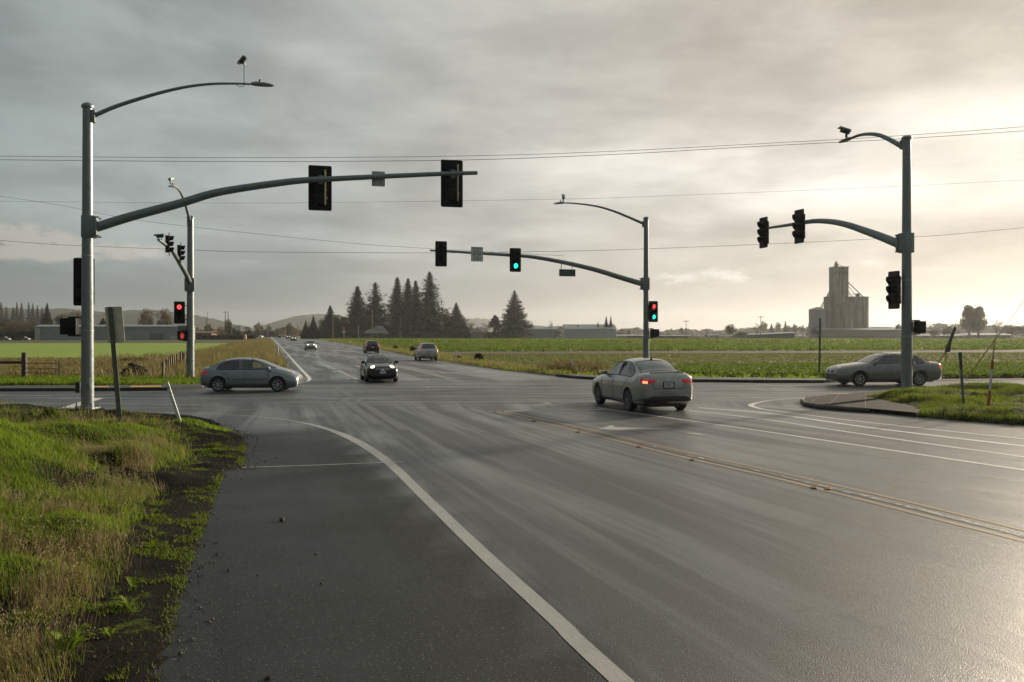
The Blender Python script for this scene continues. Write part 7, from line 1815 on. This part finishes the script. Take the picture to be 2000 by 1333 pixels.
far_sign(671.5, 640, 645, 6, 664.5, pmat('red_sign', (.4, .05, .04), .5), 'small red sign on a post left of the house', 1.3, 'oct'); far_sign(671.6, 646.5, 651, 5, 664.6, whiteplastic, 'pale plate just below the small red sign', 1.2)
far_sign(700, 636, 642, 6, 664, pmat('dull_diamond', (.16, .17, .16), .6), 'dull diamond sign in front of the paired conifers', 1.0, 'dia')
teal = pmat('teal_sign', (.02, .10, .075), .5)
far_sign(611, 652, 658, 7, 661.3, teal, 'dark teal sign, left of the two at the roadside conifers', 1.0); far_sign(622.5, 651, 657.5, 9, 661.6, teal, 'dark teal sign, right of the two at the roadside conifers', 1.0); far_sign(597, 652.5, 656, 6, 660.5, pmat('dark_blue_sign', (.03, .06, .12), .5), 'dark blue sign beside the smallest roadside conifer', .8)
far_sign(523, 645, 651, 4, 659.5, pmat('blue_sign', (.03, .14, .42), .5), 'bright blue sign at the far end of the road on the left', .8); far_sign(622, 643, 646, 5, 661.4, whiteplastic, 'small white plate above the teal signs', .8)
wb = P(479, 664, FOC * CH / 12.3); o = empty('roadside_box', (wb.x, wb.y, 0), 0, 'pale upright box between the two dark rounded trees', 'box'); MB().rbox((0, 0, .9), (.9, .5, 1.9), .05).build('cabinet', pmat('peach_box', (.55, .42, .32), .6), o); MB().prism([(-.55, 0), (.55, 0), (0, .35)], (1, 0, 0), (0, 0, 1), (0, 1, 0), (0, 0, 1.85), .6).build('lid', pmat('peach_box', (.5, .4, .3)), o, smooth=0)

# ---- gate and stakes on the left
gp = G(48, 744); gt_ = empty('field_gate', (gp.x, gp.y, 0), R(0), 'wooden gate post with a long rail and a low wire panel, far left', 'gate')
MB().rbox((0, 0, .72), (.22, .22, 1.5), .03).build('gate_post', pmat('dark_wet_wood', (.05, .035, .025), .8, var=.2), gt_)
MB().tube([(-.1, 0, .95), (-3.2, .4, .93), (-9, 1, .95)], .075, 6).build('rail', bpy.data.materials['dark_wet_wood'], gt_)
MB().rbox((-1.9, .1, .6), (.14, .14, 1.3), .02).build('gate_post', bpy.data.materials['dark_wet_wood'], gt_)
rw2 = pmat('rust_wire', (.20, .10, .06), .7)
for zz in (.12, .38, .62, .88): MB().tube([(.1, 0, zz + .04), (1.7, .05, zz)], .022, 5).build('panel_bar', rw2, gt_)
for xx_ in (.35, .7, 1.05, 1.4): MB().tube([(xx_, 0.02, .05), (xx_, .02, .92)], .015, 5).build('panel_bar', rw2, gt_)
MB().tube([(1.78, .05, -.1), (1.78, .05, 1.0)], .05, 6).build('gate_post', bpy.data.materials['dark_wet_wood'], gt_)
spots = [(318, 741, 707, 3.2), (325.5, 719, 701), (329, 720, 703), (333.5, 718, 697), (337, 716, 694), (341, 714, 693), (345.5, 713, 692), (353, 712, 688), (358, 711, 686), (360.5, 712, 690)]
lab_s = ['pale stake standing apart nearest the kerb', 'short brown stake, first in the clump left of the far left pole', 'thick brown stake, second in the clump', 'brown stake, third in the clump of stakes', 'brown stake in the middle of the clump', 'pale topped stake right of the middle of the clump', 'brown stake before the gap in the clump', 'tall dark stake just left of the far left pole', 'tallest dark stake touching the far left pole', 'dark stake half hidden by the far left pole']
for (sp, lb) in zip(spots, lab_s):
    p = G(sp[0], sp[1] + 4); t = P(sp[0] + random.uniform(-1, 1), sp[2], p.y); slanted('fence_stake', p, t, .12, .12, woodp, lb, 'stake', 'old wooden stakes in the dry grass')
# dark heap and tumbled weeds
def heap(px, top, base, wpx, label, mt, name='dirt_heap', seed=3, cat='heap'):
    p = G(px, base); k = p.y / FOC; w_ = wpx * k; H = (base - top) * k; bm = bmesh.new(); bmesh.ops.create_icosphere(bm, subdivisions=4, radius=1.0)
    for v_ in bm.verts:
        nz = noise.fractal(v_.co * 2.2 + Vector((seed, 0, 0)), .7, 2.2, 4); r_ = 1 + nz * .55; v_.co = Vector((v_.co.x * w_ / 2 * r_, v_.co.y * w_ / 2.5 * r_, (v_.co.z * .5 + .42) * H * r_))
    me = bpy.data.meshes.new(name); bm.to_mesh(me); bm.free(); me.materials.append(mt); o = link(name, me, None, (p.x, p.y, 0)); tag(o, label, cat)
heap(261, 715, 737, 42, 'dark uneven heap of soil and roots in the dry grass on the left', pmat('dark_roots', (.018, .014, .012), .95, var=.5, scale=6, bump=1.0, bscale=8))
def bush(px, top, base, wpx, label, mt, name='dry_bush', n=900, sz=.10):
    p = G(px, base); k = p.y / FOC; w_ = wpx * k; H = (base - top) * k; d_ = rand_dirs(n) * (rng.random((n, 1)) ** .5); C = d_ * [w_ / 2, w_ / 2, H * .55] + [0, 0, H * .5]; me = quads_mesh('crown', C, rand_dirs(n), rand_dirs(n), sz * .5 * rng.uniform(.5, 1.4, n), sz * 1.6 * rng.uniform(.5, 1.4, n), mt, np.clip(rng.normal(.3, .2, n), 0, 1))
    root = empty(name, (p.x, p.y, 0), 0, label, 'bush'); link('crown', me, root); m = MB()
    for i in range(14): d = Vector((random.uniform(-1, 1) * w_ * .4, random.uniform(-1, 1) * w_ * .4, random.uniform(.6, 1) * H)); m.tube([(0, 0, 0), d * .5 + Vector((0, 0, H * .1)), d], [.02, .012, .006], 4, caps=False)
    m.build('stem', pmat('dead_stalk', (.15, .1, .055)), root)
darkdry = foliage_mat('dark_dry_weed', (.03, .022, .014), (.07, .05, .03), .15, c3=(.11, .08, .045))
bush(935, 692, 708, 16, 'upright brown weed at the verge right of the pale silver car', darkdry); bush(893, 696, 704, 14, 'low brown weed beside the white marker post', darkdry, n=500)
bush(806, 677, 690, 8, 'reddish weed at the field corner left of the pale silver car', autumn, n=400, sz=.14); bush(772, 676, 684, 10, 'dark low weed on the verge between the two tall cars', darkdry, n=400)
bush(97, 800, 835, 26, 'leafy upright weed at the kerb left of the nearest pole', weed_b, 'green_bush', 700, .05)
bush(262, 700, 712, 60, 'thicket of dry stems behind the soil heap', darkdry, n=1200)

# ---- parked vehicles far off: small white car by the barn, trailer by the hedge
def small_car(px, base, label, mt, rz=0.0):
    p = G(px, base); root = empty('car', (p.x, p.y, 0), rz, label, 'car'); s_ = [(-2.1, .3), (-2.1, .8), (-1.5, .9), (-.9, 1.35), (.5, 1.4), (1.1, .95), (2.0, .8), (2.1, .35)]
    MB().prism(s_, (1, 0, 0), (0, 0, 1), (0, 1, 0), (0, 0, 0), 1.7).build('body', mt, root, smooth=0); MB().prism([(-1.3, .92), (-.8, 1.28), (.4, 1.32), (.85, .95)], (1, 0, 0), (0, 0, 1), (0, 1, 0), (0, 0, 0), 1.74).build('side_window', trimk, root, smooth=0)
    for a in (-1.3, 1.3):
        for s in (-1, 1): MB().lathe([(.32, -.1), (.32, .1)], (a, s * .78, .32), 14, Matrix(((1, 0, 0), (0, 0, 1), (0, 1, 0)))).build('wheel', rubber, root)
small_car(1095, 662.9, 'small white car parked between the two metal barns', whiteplastic); small_car(46, 665.6, 'pale parked car left of the warehouse', pmat('pale_car', (.10, .10, .10), .6)); small_car(8, 665.8, 'pale parked car at the extreme left edge', pmat('pale_car', (.1, .1, .1)))
small_car(510, 660.2, 'pale parked car near the far end of the road on the left', whiteplastic, R(90)); small_car(1390, 662.2, 'white vehicle parked beyond the right field', whiteplastic)

# ---- loose stones and a leaf on the shoulder
def stones(n_, fn, mt, label=None):
    m = MB()
    for i in range(n_):
        x, y, r_ = fn(); 
        vs_ = [Vector(v_) * r_ * random.uniform(.7, 1.3) for v_ in ((1, 0, 0), (-1, 0, 0), (0, 1, 0), (0, -1, 0), (0, 0, .9), (0, 0, -.5))]; a = random.uniform(0, 6.28); M = Matrix.Rotation(a, 3, 'Z')
        m.add([M @ v_ + Vector((x, y, .004 + r_ * .35)) for v_ in vs_], [(0, 2, 4), (2, 1, 4), (1, 3, 4), (3, 0, 4), (2, 0, 5), (1, 2, 5), (3, 1, 5), (0, 3, 5)])
    return tag(m.build('loose_gravel', mt, smooth=0), kind='stuff')
def near_sh():
    py = 860 + 480 * random.random() ** .8; px = random.uniform(360, 1000); p = G(px, py); l_ = np.interp(p.y, [6.12, 17.5, 22], [.86, -2.78, -4.4])
    if p.x > l_: p.x = l_ - random.uniform(0, 1)
    return p.x, p.y, random.choice([.003, .004, .005, .006, .006, .009])
stones(420, near_sh, pmat('gravel_pale', (.14, .12, .10), .8, var=.5, scale=3))
def edge_g():
    i = random.randint(2, 12); a, b = NEAR_EDGE[i - 1], NEAR_EDGE[i]; p = a.lerp(b, random.random()); return p.x + random.gauss(-.15, .22), p.y + random.gauss(0, .1), random.uniform(.006, .022)
stones(1500, edge_g, pmat('gravel_dark', (.05, .045, .038), .9, var=.5, scale=3))
st_m = pmat('brown_clod', (.05, .035, .025), .9, var=.3, scale=30)
for (px, py, r_, lab) in ((551, 1018, .035, 'brown clod of soil lying on the dark shoulder'), (523, 1328, .022, 'small brown stone at the bottom edge of the shoulder'), (617, 1084, .013, 'tiny pale stone right of the brown clod'), (504, 1125, .012, 'tiny pale stone below the brown clod'), (628, 1141, .013, 'tiny dark stone lower right of the brown clod')):
    p = G(px, py); bm = bmesh.new(); bmesh.ops.create_icosphere(bm, subdivisions=2, radius=r_)
    for v_ in bm.verts: v_.co *= 1 + .5 * noise.noise(v_.co * 40 + Vector((px, 0, 0))); v_.co.z *= .75
    me = bpy.data.meshes.new('stone'); bm.to_mesh(me); bm.free(); me.materials.append(st_m); o = link('stone', me, None, (p.x, p.y, r_ * .6)); tag(o, lab, 'stone')
for o in scene.objects:
    if o.name.split('.')[0] in ('anchor_bolts', 'clamp_bolts', 'clip', 'insulators', 'railing', 'border', 'eyes', 'bin_ring', 'circle_print', 'lettering', 'plate_lettering'): o['kind'] = 'stuff'
print('tris', sum(len(p.vertices) - 2 for o in scene.objects if o.type == 'MESH' for p in o.data.polygons))
